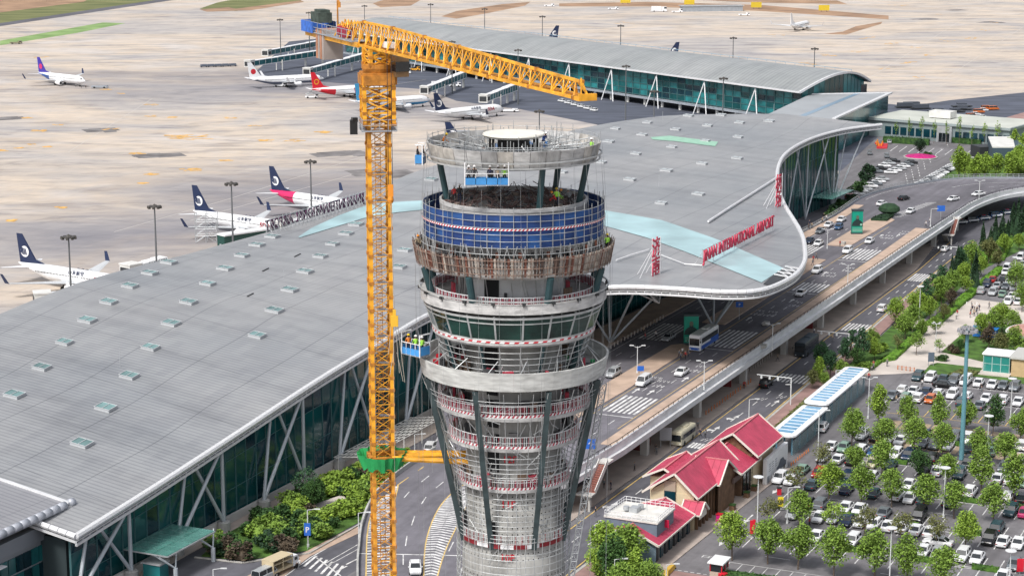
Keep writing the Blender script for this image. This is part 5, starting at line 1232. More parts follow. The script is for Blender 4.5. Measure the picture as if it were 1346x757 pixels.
# ---- bus / coach
def bus(name, label, cat, loc, rz, L, w_, H, paint, lower=None, win=carglass, roofm=None, stripe=None, group=None):
    t = thing(name, label, cat, loc, rz, group); m = M(); x0, x1 = -L/2, L/2; y = w_/2
    loft(m, [[(x, -y*k, .35), (x, -y*k, H-.25), (x, -y*k*.9, H), (x, y*k*.9, H), (x, y*k, H-.25), (x, y*k, .35)] for x, k in ((x0, .94), (x0+.2, 1), (x1-.35, 1), (x1, .93))]); o = m.build('body', paint, t, world=False)
    m = M()
    for s_ in (-1, 1): m.box((-.2, s_*(y+.01), H*.64), (L*.86, .05, H*.3))
    m.build('side_windows', win, t, world=False)
    m = M(); m.box((x1+.01, 0, H*.6), (.08, w_*.84, H*.42)); m.box((x0-.01, 0, H*.66), (.06, w_*.7, H*.22)); m.build('windscreen', win, t, world=False)
    m = M(); m.prism([(x0+.3, -y*.8), (x1-.5, -y*.8), (x1-.5, y*.8), (x0+.3, y*.8)], H, H+.06); m.box((-L*.1, 0, H+.15), (1.9, w_*.5, .22)); m.build('roof', roofm or paint, t, world=False)
    if lower:
        m = M()
        for s_ in (-1, 1): m.box((-.3, s_*(y+.012), .85), (L*.93, .04, .8)); m.prism([(x0+.3, s_*(y+.035)), (-L*.05, s_*(y+.035)), (-L*.05, s_*(y+.03)), (x0+.3, s_*(y+.03))], 1.2, 1.75)
        m.box((x1+.02, 0, .7), (.05, w_*.86, .5)); m.build('lower_panel', lower, t, world=False)
    for x in (-L*.28, L*.3):
        for s_ in (-1, 1): m = M(); m.tube((x, s_*(y-.15), .48), (x, s_*(y+.02), .48), .48, 12); m.build('wheel', tyre, t, world=False)
    for s_ in (-1, 1):
        m = M(); m.bar((x1-.05, s_*y*.9, H*.86), (x1+.35, s_*(y+.15), H*.78), .06, .06); m.box((x1+.38, s_*(y+.16), H*.66), (.12, .2, .42)); m.build('mirror', dark, t, world=False)
        m = M(); m.box((x1+.03, s_*y*.7, .62), (.06, .3, .16)); m.build('headlight', MT['headlamp'], t, world=False)
    return t
# ================================================================ PEOPLE
skin_m = mat('skin', (.45, .28, .2), .6); hair_m = mat('black_hair', (.015, .012, .01), .7)
cloth = {k: mat('cloth_'+k, c, .85, var=.15, scale=6) for k, c in dict(black=(.02, .02, .024), white=(.6, .6, .6), red=(.4, .03, .03), blue=(.04, .08, .25), grey=(.15, .16, .17), navy=(.02, .025, .06), green=(.35, .75, .08), pink=(.5, .2, .25), orange=(.6, .18, .03), beige=(.4, .32, .22)).items()}
def skinmesh(joints, bones, radii, lev=1):
    me = bpy.data.meshes.new('body'); me.from_pydata([tuple(j) for j in joints], bones, []); o = bpy.data.objects.new('tmp', me); C.objects.link(o)
    o.modifiers.new('s', 'SKIN'); 
    for i, r in enumerate(radii): me.skin_vertices[0].data[i].radius = (r, r) if not isinstance(r, tuple) else r; me.skin_vertices[0].data[i].use_root = (i == 0)
    if lev: sd = o.modifiers.new('d', 'SUBSURF'); sd.levels = lev; sd.render_levels = lev
    dg = bpy.context.evaluated_depsgraph_get(); out = bpy.data.meshes.new_from_object(o.evaluated_get(dg)); bpy.data.objects.remove(o); out.name = 'body'; return out
def person_mesh(pose):
    st = dict(stand=(.06, -.04, 0), walk=(.32, -.3, 0), bend=(.12, -.1, .55))[pose]; f, bk, lean = st
    hip = Vector((0, 0, .92)) if pose != 'bend' else Vector((-.12, 0, .8)); up = Vector((math.sin(lean), 0, math.cos(lean))); J_ = [hip]; r = [(.15, .12)]; B = []
    def add(p, rad_, par): J_.append(Vector(p)); r.append(rad_); B.append((par, len(J_)-1)); return len(J_)-1
    waist = add(hip+up*.2, (.14, .11), 0); chest = add(hip+up*.42, (.17, .12), waist); neck = add(hip+up*.56, .055, chest)
    hd0 = add(hip+up*.64, .085, neck); hd1 = add(hip+up*.74+Vector((.01, 0, 0)), .095, hd0); add(hip+up*.82, .07, hd1)
    face = add(hip+up*.72+Vector((.085, 0, 0)), .03, hd1)
    for s_, fx in ((1, f), (-1, bk)):
        h = add(hip+Vector((0, s_*.1, -.06)), .09, 0); kn = add((hip.x+fx*.55+.03, s_*.11, .5), .062, h); an = add((hip.x+fx-(.1 if fx < 0 else 0), s_*.11, .09), .042, kn); add((hip.x+fx+.15, s_*.12, .04), .035, an)
        sh = add(hip+up*.47+Vector((0, s_*.19, 0)), .058, chest); sw = -fx*.7 if pose == 'walk' else .08; el = add(hip+up*.2+Vector((sw*.5, s_*.26, 0)), .042, sh); wr = add(hip+Vector((sw+.14+lean*.5, s_*.25, -.02+lean*.1)), .03, el)
        pa = add(J_[wr]+Vector((.03, 0, -.08)), .032, wr)
        for q in range(4): add(J_[pa]+Vector((.02+.012*(q-1.5), (q-1.5)*.004, -.075-.01*(1.5-abs(q-1.5)))), .009, pa)
        add(J_[wr]+Vector((.055, -s_*.01, -.08)), .01, wr)
    me = skinmesh(J_, B, r, 1); zc = hip.z
    for _ in range(5): me.materials.append(skin_m)
    # material by height: shoes, trousers, top, skin, hair
    hc = hip+up*.74
    for p in me.polygons:
        c = p.center; d = (c-hip).dot(up); lat = abs(c.y)
        if c.z < .1: i = 0
        elif d < .02 and lat < .21: i = 1
        elif d < .5 and not (lat > .2 and d < .06): i = 2
        elif (c-hc).length < .2 and ((c-hc).dot(up) > .03 or c.x < hc.x-.03): i = 4
        else: i = 3
        p.material_index = i
    me.polygons.foreach_set('use_smooth', [True]*len(me.polygons)); return me, hc+up*.02
PM = {p: person_mesh(p) for p in ('stand', 'walk', 'bend')}
capmesh = None
def person(pose, loc, rz, top, legs, label, group, helmet=None, scale=1.0):
    global capmesh
    me, hc = PM[pose]; t = thing('person', label, 'person', loc, rz, group); t.scale = (scale,)*3
    o = child('body', me, t)
    for i, mm_ in enumerate((cloth['black'], cloth[legs], cloth[top], skin_m, hair_m)): o.material_slots[i].link = 'OBJECT'; o.material_slots[i].material = mm_
    if helmet:
        if capmesh is None: m = M(); m.lathe((0, 0, 0), [(.15, -.02), (.17, 0), (.125, .02), (.115, .08), (.06, .13), (0, .14)], 12); capmesh = m.mesh('helmet', white)
        child('helmet', capmesh, t, hc, mt=helmet)
    return t
# ================================================================ AIRCRAFT (local +X = nose)
def rings(L, Rr, zc):
    prof_ = [(0, .03, -.25), (.015, .22, -.22), (.04, .5, -.16), (.08, .78, -.08), (.13, .96, -.01), (.17, 1, 0), (.62, 1, 0), (.70, .96, .05), (.78, .80, .2), (.86, .56, .4), (.93, .33, .58), (.985, .15, .72), (1, .06, .78)]
    out = []
    for u, k, dz in prof_: out.append([(L/2-u*L, Rr*k*math.sin(2*math.pi*j/16), zc+Rr*(dz+k*math.cos(2*math.pi*j/16)*1.05)) for j in range(16)])
    return out
def aircraft(label, loc, rz, tail, logo, belly=None, nose_text=None, cn_text=None, engine=None, rear=None, L=39.5, sharklet=True, nlabel=None, winglet=None, scheme=None, vis=True):
    Rr = 1.95; zc = 3.3; t = thing('airliner', label, 'aircraft', loc, rz, 'airliners on the apron'); engine = engine or white
    b = M(); rg = rings(L, Rr, zc); k = len(rg)
    for i in range(k-1):
        n0_ = len(b.v); b.v += rg[i]+rg[i+1]
        for j in range(16):
            mi = 0; low = j in (5, 6, 7, 8, 9, 10); u = i/(k-1)
            if belly and low: mi = 1
            if rear and i >= 6 and (j in (3, 4, 5, 6, 7, 8, 9, 10, 11, 12) if rear == 'under' else True) and i >= (7 if rear == 'under' else 7): mi = 2
            b.f.append((n0_+j, n0_+16+j, n0_+16+(j+1) % 16, n0_+(j+1) % 16)); b.m.append(mi)
    b.build('fuselage', [white, belly or greypaint, scheme or tail], t, True, world=False)
    m = M()
    for s_ in (-1, 1):
        for q in range(58):
            x = L/2-.15*L-q*.52
            if x < -L*.30: break
            if q in (19, 20): continue
            m.box((x, s_*Rr*.975, zc+.42), (.24, .06, .34))
    stuff(m.build('cabin_windows', carglass, t, world=False))
    m = M(); xn = L/2-.045*L
    m.raw([(xn+.35, -.62, zc+.32), (xn+.35, .62, zc+.32), (xn-.45, .95, zc+.95), (xn-.45, -.95, zc+.95), (xn-.9, 1.45, zc+.55), (xn-.2, 1.1, zc+.25), (xn-.9, -1.45, zc+.55), (xn-.2, -1.1, zc+.25)], [(0, 1, 2, 3), (1, 5, 4, 2), (0, 3, 6, 7)]); m.build('cockpit_window', carglass, t, world=False)
    def wing(y0, y1, xr, cr, xt, ct, z0, z1, th, name, mt_, par=t):
        m = M(); sec = []
        for y, x, c, z, h in ((y0, xr, cr, z0, th), ((y0+y1)/2, (xr+xt)/2-.2, (cr+ct)/2*.92, (z0+z1)/2, th*.6), (y1, xt, ct, z1, th*.3)): sec.append([(x, y, z), (x-c*.2, y, z+h/2), (x-c*.6, y, z+h*.4), (x-c, y, z), (x-c*.6, y, z-h*.3), (x-c*.2, y, z-h/2)])
        loft(m, sec); return m.build(name, mt_, par, world=False)
    wm = mat('wing_grey', (.5, .52, .54), .4, var=.05)
    for s_ in (-1, 1):
        wg = wing(s_*1.2, s_*17.2, 4.2, 7.2, -4.6, 1.6, zc-1.2, zc+.55, .75, 'wing', wm)
        if sharklet: m = M(); loft(m, [[(-4.7, s_*17.2, zc+.5), (-6.2, s_*17.2, zc+.5), (-6.2, s_*17.35, zc+.6), (-4.7, s_*17.35, zc+.6)], [(-6.2, s_*17.9, zc+2.9), (-7.1, s_*17.9, zc+2.9), (-7.1, s_*18.0, zc+2.95), (-6.2, s_*18.0, zc+2.95)]]); m.build('winglet', winglet or tail, wg, world=False)
        m = M(); ex, ey, ez = 3.6, s_*4.9, zc-1.75; prf = [(2.3, .78), (2.25, .98), (1.5, 1.08), (.2, 1.02), (-1.2, .75), (-1.9, .5)]
        loft(m, [[(ex+x, ey+r*math.sin(2*math.pi*j/12), ez+r*math.cos(2*math.pi*j/12)) for j in range(12)] for x, r in prf]); m.bar((ex-.6, ey, ez+.7), (ex-1.5, ey, zc-.55), .25, .9); e = m.build('engine', engine, t, True, world=False)
        m = M(); m.tube((ex+2.2, ey, ez), (ex+2.33, ey, ez), .74, 12); m.build('engine_intake', dark, e, world=False)
        wing(s_*.6, s_*6.8, -L/2+5.0, 3.6, -L/2+1.6, 1.2, zc+.9, zc+1.4, .3, 'tailplane', white)
        m = M(); m.tube((-1.2, s_*2.9, .55), (-1.2, s_*2.6, zc-1.3), .14, 6); m.tube((-1.2, s_*2.5, .55), (-1.2, s_*2.85, .55), .55, 10); m.tube((-1.2, s_*2.95, .55), (-1.2, s_*3.3, .55), .55, 10); m.build('landing_gear', tyre, t, world=False)
    m = M(); m.tube((L/2-4.2, 0, .4), (L/2-4.2, 0, zc-1.5), .12, 6); m.tube((L/2-4.2, -.3, .36), (L/2-4.2, .3, .36), .36, 10); m.build('nose_gear', tyre, t, world=False)
    m = M(); xb = -L/2; top = 12.4
    fin = [(xb+9.6, zc+Rr*1.0), (xb+6.2, zc+Rr+.9), (xb+1.8, top), (xb-.2, top), (xb+.9, zc+Rr*.9)]
    m.v += [(x, -.22 if z < top-1 else -.08, z) for x, z in fin]+[(x, .22 if z < top-1 else .08, z) for x, z in fin]; n = 5
    m.f += [tuple(range(n)), tuple(range(2*n-1, n-1, -1))]+[(i, i+n, (i+1) % n+n, (i+1) % n) for i in range(n)]; m.m += [0]*(n+2); fo = m.build('tail_fin', tail, t, world=False)
    cxl, czl, rl = xb+2.7, zc+Rr+2.7, 1.45
    for s_ in (-1, 1):
        if logo == 'crescent':
            m = M(); m.face([(cxl+rl*math.cos(a*math.pi/10), s_*.26, czl+rl*math.sin(a*math.pi/10)) for a in range(20)]); m.build('tail_emblem', white, fo, world=False)
            m = M()
            for q in range(3):
                x = cxl-.75+q*.5; m.face([(x-.18, s_*.29, czl+.95-q*.1), (x+.18, s_*.29, czl+1.0-q*.15), (x+.5, s_*.29, czl-.7), (x+.15, s_*.29, czl-1.0)])
            m.face([(cxl-rl, s_*.285, czl-.2), (cxl-rl*.5, s_*.285, czl-.9), (cxl-.9, s_*.285, czl+1.1), (cxl-rl*.85, s_*.285, czl+.8)]); m.build('emblem_bird', tail, fo, world=False)
        elif logo:
            m = M(); K = 20; r0 = rl*.55 if logo[0] == 'ring' else 0
            for q in range(K):
                a0, a1 = 2*math.pi*q/K, 2*math.pi*(q+1)/K; m.face([(cxl+rl*.9*math.cos(a0), s_*.27, czl+rl*.9*math.sin(a0)), (cxl+rl*.9*math.cos(a1), s_*.27, czl+rl*.9*math.sin(a1)), (cxl+r0*math.cos(a1), s_*.27, czl+r0*math.sin(a1)), (cxl+r0*math.cos(a0), s_*.27, czl+r0*math.sin(a0))])
            m.build('tail_emblem', logo[1], fo, world=False)
    for s_ in (-1, 1):
        if nose_text:
            o = textobj('livery_letters', nose_text, 2.1, mat('livery_red', (.35, .01, .03), .4), (L/2-9.2, s_*(Rr+.05), zc-.3), rz=0 if s_ < 0 else math.pi, extrude=.03); o.parent = t
        if cn_text: o = textobj('livery_letters', cn_text, 1.25, navy, (L/2-17.5, s_*(Rr*.90), zc+.95), rz=0 if s_ < 0 else math.pi, extrude=.03, spacing=1.25, rx=math.pi/2-.28); o.parent = t
    return t
ORD = 'first second third fourth fifth sixth seventh eighth ninth tenth eleventh twelfth thirteenth fourteenth fifteenth sixteenth seventeenth eighteenth nineteenth twentieth twenty-first twenty-second twenty-third twenty-fourth'.split()
def rankof(lst, e, key=None):
    r = sorted(lst, key=key).index(e); n = len(lst); return (ORD[r]+' from the left') if r < min(24, (n+1)//2+1) else ORD[n-1-r]+' from the right'
# ================================================================ PLACE AIRCRAFT
def plane_at(tp, np_, L=39.5, zt=4.8, zn=3.0):
    a = P(*tp, zt); b_ = P(*np_, zn); d = b_-a; rz = math.atan2(d.y, d.x); sg = 1 if d.y > 0 else -1; lo, hi = 0, rad(85)
    def px_(th): q = a+Vector((math.cos(th), sg*math.sin(th), 0))*L; return CX+F*q.x/(q.y*math.cos(PITCH)-(zn-CAMH)*math.sin(PITCH))
    if px_(0) > np_[0]:
        for _ in range(30): md = (lo+hi)/2; lo, hi = (md, hi) if px_(md) > np_[0] else (lo, md)
        rz = sg*lo
    c = Vector((a.x, a.y, 0))+Vector((math.cos(rz), math.sin(rz), 0))*L/2; return (c.x, c.y, .05), rz
SDA = dict(tail=navy, logo='crescent', nose_text='SDA', cn_text='山东航空', winglet=navy)
l, r = plane_at((24.5, 345), (174, 362)); aircraft('white airliner with navy crescent tail and red SDA letters, nearest the lower left roof edge', l, r, **SDA)
l, r = plane_at((254, 277), (386, 293)); aircraft('white airliner with navy crescent tail parked between two lamp masts behind the roof lattice sign', l, r, **SDA)
l, r = plane_at((355, 250), (476, 262)); aircraft('airliner with navy crescent tail and bright pink rear fuselage', l, r, rear='all', scheme=mat('livery_pink', (.62, .02, .12), .4), tail=navy, logo='crescent', cn_text='山东航空', winglet=navy)
l, r = plane_at((50, 95.5), (112, 107.5), 37.5); aircraft('small looking airliner with purple and blue tail standing alone at the upper left', l, r, tail=mat('livery_purple', (.04, .03, .3), .4), logo=('disc', mat('livery_magenta', (.5, .03, .15), .4)), rear='under', scheme=mat('livery_blue', (.03, .1, .35), .4), L=37.5, winglet=navy)
l, r = plane_at((326, 103.5), (426, 97)); aircraft('white airliner with red bird emblem on a white tail at the left pier stand', l, r, tail=white, logo=('disc', redp), belly=mat('belly_grey', (.12, .14, .2), .4), sharklet=True, winglet=white)
l, r = plane_at((409, 117.5), (508, 110)); aircraft('airliner with a red tail and red belly sweep half hidden by the crane mast', l, r, tail=mat('livery_scarlet', (.62, .012, .03), .4), logo=('ring', mat('emblem_orange', (.75, .3, .03), .4)), rear='under', scheme=mat('livery_scarlet', (.62, .012, .03), .4), winglet=redp)
l, r = plane_at((467, 133.5), (566, 127)); aircraft('white and sky blue airliner just right of the crane mast', l, r, tail=mat('livery_sky', (.05, .3, .55), .4), logo=None, belly=mat('livery_belly_blue', (.02, .22, .45), .4), winglet=white)
l, r = plane_at((570.5, 147), (662.5, 141)); aircraft('white airliner with navy crescent tail and SDA letters right below the crane jib', l, r, **SDA)
l, r = plane_at((1039, 33), (1063, 27)); aircraft('far white airliner on the upper right apron', l, r, tail=white, logo=None, winglet=white)
for (x, y), rz, lb in (((733, 36), math.pi+.3, 'airliner hidden behind the pier with only its navy tail rising left of the roof middle'), ((891, 58), math.pi+.3, 'airliner hidden behind the pier with its navy tail tip above the roof at right'), ((588, 164), .1, 'airliner whose dark tail tip shows just over the left rim of the tower top')):
    q = P(x, y, 11.5); aircraft(lb, (q.x+math.cos(rz)*19, q.y+math.sin(rz)*19, .05), rz, **SDA)

# ================================================================ JET BRIDGES
def jetbridge(p0, p1, label, z0=4.6, z1=4.2, px=True, wd=3.0, ht=2.9, cabin=True):
    a = P(*p0, z0+ht); b_ = P(*p1, z1+ht); a.z = z0; b_.z = z1; d = (b_-a); L = d.length; u = d.normalized(); n_ = Vector((-u.y, u.x, 0)).normalized()
    t = thing('jet_bridge', label, 'jet bridge', (b_.x, b_.y, 0), 0, 'boarding bridges'); ns = max(2, int(L/5)); segs = 3
    for k in range(segs):
        f0, f1 = k/segs, (k+1)/segs; w2 = wd/2*(1-.08*k); m = M(); A_, B2 = a+d*f0, a+d*f1; H2 = Vector((0, 0, ht-.12*k))
        for s_ in (-1, 1): m.face([A_+n_*s_*w2, B2+n_*s_*w2, B2+n_*s_*w2+H2, A_+n_*s_*w2+H2], 0)
        m.face([A_-n_*w2, A_+n_*w2, B2+n_*w2, B2-n_*w2], 1); m.face([B2-n_*w2, B2+n_*w2, B2+n_*w2+H2, B2-n_*w2+H2], 1); m.build('tunnel_section', [mat('bridge_glass', (.03, .14, .16), .25, var=.3, scale=.2), white], t)
        m = M(); hz = Vector((0, 0, ht-.12*k+.1)); m.bar(A_+hz, B2+hz, wd*(1.03-.08*k), .28); m.bar(A_+Vector((0, 0, .1)), B2+Vector((0, 0, .1)), wd*(1.05-.08*k), .4)
        for q in range(4): c = A_+(B2-A_)*q/4; [m.bar(c+n_*s_*(w2+.04), c+n_*s_*(w2+.04)+H2, .22, .12) for s_ in (-1, 1)]
        m.build('tunnel_frame', white, t)
    m = M(); c = a+d*.62
    for s_ in (-1, 1): e = c+n_*s_*1.9; m.bar((e.x, e.y, 0), (e.x, e.y, z0+1), .5, .5)
    m.bar(c-n_*2.1, c+n_*2.1, .5, .5); m.build('support_leg', offwhite, t)
    for f in (0.0, .25): m = M(); c = a+d*f; m.tube((c.x, c.y, 0), (c.x, c.y, z0), .6, 8); m.build('support_leg', offwhite, t)
    if cabin:
        m = M(); rz = math.atan2(u.y, u.x); c = b_+u*1.5+Vector((0, 0, 1.5)); m.box(c, (3.8, 4.0, 3.4), rz, 0); m.box(c+Vector((0, 0, 1.8)), (4.1, 4.3, .3), rz, 0); m.build('cab', offwhite, t); m = M(); m.box(c+u*1.7, (.7, 3.2, 2.2), rz); m.box(c+n_*1.9, (2.6, .5, 1.6), rz); m.build('cab_door', dark, t)
    return t
for p0, p1, lb in [((609, 95), (560, 114), 'white and teal boarding bridge serving the sky blue airliner'), ((676, 111), (638, 125), 'boarding bridge reaching towards the nose of the airliner under the crane jib'), ((480, 70), (406, 90), 'boarding bridge left of the crane mast reaching the white airliner'), ((424, 66), (330, 80), 'long boarding bridge at the far left end of the pier'),
                   ((430, 52), (352, 66), 'farthest boarding bridge behind the counterweights'), ((215, 338), (178, 347), 'boarding bridge showing over the roof edge by the nearest airliner nose'), ((110, 380), (64, 385), 'grey end of a boarding bridge below the nearest airliner engine'), ((430, 280), (375, 291), 'boarding bridge behind the roof lattice sign')]: jetbridge(p0, p1, lb)
m = M(); p = P(320, 309, 5.5); q0, q1 = P(352, 300, 5.5), P(290, 309, 5.5); d = (q1-q0).normalized()
JX = thing('glazed_walkway', 'dark green glazed walkway with a white roof beside the second airliner', 'walkway', (p.x, p.y, 0))
m.bar(q0-Vector((0, 0, 2)), q1-Vector((0, 0, 2)), 3.4, 3.6); m.build('tunnel', mat('dark_green_glass', (.01, .06, .05), .15), JX); m = M(); m.bar(q0, q1, 3.8, .4); m.build('roof', white, JX)
m = M(); [m.tube((c.x, c.y, 0), (c.x, c.y, 3), .4, 6) for c in (q0, q1)]; m.build('post', steel, JX)
# stair tower lattice beside it
t = thing('stair_tower', 'open steel stair tower left of the roof lattice sign', 'stair tower', P(268, 322, 0)); m = M(); c0 = P(272, 318, 0)
for i in (-3, 0, 3):
    for j in (-1.5, 1.5): m.tube(c0+Vector((i, j, 0)), c0+Vector((i, j, 8.5)), .12, 5)
for k in range(4):
    z = 2+k*2
    for j in (-1.5, 1.5): m.tube(c0+Vector((-3, j, z)), c0+Vector((3, j, z)), .1, 5); m.tube(c0+Vector((-3, j, z-2)), c0+Vector((0, j, z)), .09, 5); m.tube(c0+Vector((0, j, z)), c0+Vector((3, j, z-2)), .09, 5)
m.build('frame', steel, t)

# ================================================================ FLOODLIGHT MASTS ON THE APRON
mast_bm = M(); mast_bm.tube((0, 0, 0), (0, 0, 24.4), .32, 8, 0, .16); mast_me = mast_bm.mesh('pole', mat('mast_grey', (.13, .14, .15), .5, .2))
hd = M(); hd.ring((0, 0, 0), .3, 1.5, 24.2, 24.4, 12)
for k in range(8): a = k*math.pi/4; hd.box((1.5*math.cos(a), 1.5*math.sin(a), 24.15), (.5, .5, .6), a)
hd.lathe((0, 0, 24.4), [(.8, 0), (0, .6)], 8); head_me = hd.mesh('lamp_head', mat('lamp_head_dark', (.06, .055, .05), .6))
fm = [((90, 311), 'in front of the nearest airliner wing'), ((203, 271), 'standing alone between the two nearest airliners'), ((304, 241), 'in front of the second airliner'), ((408, 212), 'in front of the pink rear airliner'), ((368, 26), 'at the left end of the pier bridges'), ((406, 17), 'beside the crane counterweights'), ((479, 8), 'behind the left end of the pier roof'), ((566, 6), 'behind the pier roof above the jib'), ((637, 12), 'behind the pier roof left of the first tail fin'),
      ((713, 22), 'behind the pier just left of the first tail fin'), ((816, 34), 'behind the pier between the two tail fins'), ((681, 66), 'rising through the middle of the jib'), ((823, 87), 'before the pier columns just right of the jib end'), ((709, 146), 'right behind the tower top'), ((594, 55), 'behind the left half of the jib'), ((860, 120), 'low in front of the pier glass'), ((964, 50), 'on the far apron above the pier roof at right'), ((1071, 64), 'on the far apron near the pier gable'), ((951, 103), 'in front of the pier near the link hall')]
for (x, y), lb in fm:
    q = P(x, y, 24.4); t = thing('floodlight_mast', 'tall grey apron floodlight mast '+lb, 'floodlight', (q.x, q.y, 0), 0, 'apron floodlight masts'); child('pole', mast_me, t); child('lamp_head', head_me, t)
# ================================================================ APRON VEHICLES
def ast(kind, px, label, L=6, w_=2.4, H=2.2, col=white, rz=0, col2=dark):
    q = P(*px, .5); t = thing(kind, label, kind.replace('_', ' '), (q.x, q.y, .04), rz, 'ground service vehicles'); m = M()
    m.box((0, 0, .75), (L, w_, .7)); m.box((L*.33, 0, H*.62), (L*.28, w_*.9, H*.62)); o = m.build('body', col, t, world=False)
    if kind in ('catering_truck', 'box_truck'): m = M(); m.box((-L*.15, 0, 1.1+H*.35), (L*.62, w_, H*.75)); m.build('cargo_box', col, t, world=False)
    elif kind == 'belt_loader': m = M(); m.bar((-L*.5, 0, 1.0), (L*.55, 0, 2.8), 1.1, .3); m.build('belt', col2, t, world=False)
    elif kind == 'stair_truck': m = M(); m.bar((-L*.5, 0, 1.0), (L*.5, 0, 3.4), 1.6, .3); m.bar((-L*.5, .8, 1.9), (L*.5, .8, 4.3), .1, .6); m.build('stairs', col2, t, world=False)
    m = M(); m.box((L*.40, 0, H*.72), (L*.16, w_*.92, H*.3)); m.build('windows', carglass, t, world=False)
    for x in (-L*.3, L*.3):
        for s_ in (-1, 1): m = M(); m.tube((x, s_*(w_/2-.2), .45), (x, s_*(w_/2+.03), .45), .45, 8); m.build('wheel', tyre, t, world=False)
for k_, px, lb, kw in [('pushback_tug', (668, 146), 'long white pushback tug at the nose of the airliner under the jib', dict(L=9, H=1.6)), ('belt_loader', (368, 113), 'belt loader under the left pier airliner', dict()), ('stair_truck', (410, 128), 'boarding stairs truck at the red tailed airliner', dict(col2=steel)), ('stair_truck', (472, 124), 'white stairs truck hidden behind the crane mast', dict()), ('belt_loader', (540, 136), 'belt loader by the sky blue airliner engine', dict(rz=1.5)),
                       ('catering_truck', (530, 96), 'grey box truck parked right of the crane mast', dict(H=3, L=8)), ('tow_tractor', (131, 115), 'dark tow tractor to the right of the lone upper left airliner', dict(L=8, H=1.4, col=greypaint)), ('tow_tractor', (21, 57), 'small dark vehicle on the bright green strip', dict(L=7, H=2, col=mat('khaki', (.2, .19, .12), .7))), ('catering_truck', (866, 15), 'white crew bus with dark windows far behind the pier', dict(L=12, H=4)),
                       ('service_van', (890, 16), 'white vehicle beside the far crew bus', dict(L=8, H=3)), ('service_van', (745, 126), 'white van between pier and the jib end', dict()), ('belt_loader', (545, 92), 'belt loader beneath the pier bridge', dict(col=crane_y)), ('tow_tractor', (608, 174), 'small tractor seen over the tower rim', dict(L=6, H=1.2, col=greypaint)), ('service_van', (598, 113), 'white van parked under the pier right of the boarding bridge', dict()),
                       ('service_van', (575, 109), 'white van parked under the pier beside the bridge foot', dict()), ('tow_tractor', (978, 20), 'far yellow and white tractor on the soil strip', dict(L=8)), ('tow_tractor', (806, 12), 'far white tractor above the pier ridge', dict(L=8)), ('tow_tractor', (722, 8), 'farthest tractor near the top edge', dict(L=8)), ('catering_truck', (506, 96), 'white truck just left behind the mast', dict(H=3))]: ast(k_, px, lb, **kw)
for i in range(6):
    q = P(738+i*8.5, 133+i*2.4, .5); car('hatchback', 'white', (q.x, q.y, .04), 2.2, 'small white service car, %s in the line parked below the jib end' % ['leftmost', 'second from left', 'third from left', 'third from right', 'second from right', 'rightmost'][i], 'white service cars parked by the pier', False)
for i in range(5):
    q = P(268+i*9.5, 87.5-i*.3, .5); t = thing('baggage_dolly', 'dark baggage dolly, %s in the row left of the pier bridges' % ['leftmost', 'second from left', 'middle one', 'second from right', 'rightmost'][i], 'dolly', (q.x, q.y, .04), .4, 'baggage dollies in a row'); m = M(); m.box((0, 0, .5), (4.2, 2.4, .25)); m.box((0, 0, 1.1), (3.4, 2.0, .8)); m.build('deck', mat('dolly_grey', (.1, .12, .16), .7), t, world=False)
    m = M(); [m.tube((x, -.9, .25), (x, .9, .25), .25, 6) for x in (-1.4, 1.4)]; m.build('wheel', tyre, t, world=False)
q = P(935, 15, 0); t = thing('apron_shed', 'long low grey shed far behind the pier', 'shed', q, .15); m = M(); m.box((0, 0, 2), (46, 9, 4)); m.build('walls', greypaint, t, world=False); m = M(); m.box((0, 0, 4.1), (48, 10, .4)); m.build('roof', steel, t, world=False)
for i, (x, y) in enumerate([(822, 3), (906, 5), (994, 9), (1083, 13)]):
    q = P(x, y+3, 0); t = thing('taxiway_sign', 'small yellow board on legs, %s of four beside the far soil strip' % ['leftmost', 'second', 'third', 'rightmost'][i], 'sign', q, 0, 'yellow taxiway boards'); m = M(); m.box((0, 0, 3), (8, .5, 4)); m.build('board', mat('sign_yellow', (.6, .45, .03), .6), t, world=False); m = M(); [m.box((x_, 0, .5), (.3, .3, 1.2)) for x_ in (-2, 2)]; m.build('leg', dark, t, world=False)
for i, (x, y, c) in enumerate([(1277, 153, 'orange'), (1283, 150, 'white'), (1287, 147, 'orange'), (1293, 144.5, 'white'), (1297, 142.5, 'orange'), (1292, 153.5, 'white'), (1306, 143, 'orange')]):
    q = P(x, y, .7); car('hatchback' if i % 2 else 'van', c, (q.x, q.y, .05), .2, '%s car, %s of the cluster in the service yard' % (c, ['leftmost', 'second from left', 'third from left', 'middle back', 'back right', 'nearest', 'rightmost'][i]), 'cars parked in the service yard', False)
for i, (x, y) in enumerate([(1190, 140), (1198, 139), (1210, 142), (1233, 146), (1255, 146), (1265, 143), (1264, 139)]):
    q = P(x, y, .7); t = thing('container_dolly', 'dark loaded dolly, %s in the service yard' % ['leftmost', 'second from left', 'third from left', 'one behind the rooftop box', 'in front of the flat group', 'right of the flat group', 'farthest back'][i], 'dolly', (q.x, q.y, .05), .2, 'dark dollies in the service yard'); m = M(); m.box((0, 0, .5), (9, 3, .3)); m.build('deck', dark, t, world=False); m = M(); m.box((0, 0, 1.5), (4 if i > 2 else 7, 2.6, 1.6 if i < 3 else .6)); m.build('load', mat('load_grey', (.06, .07, .09), .8), t, world=False)

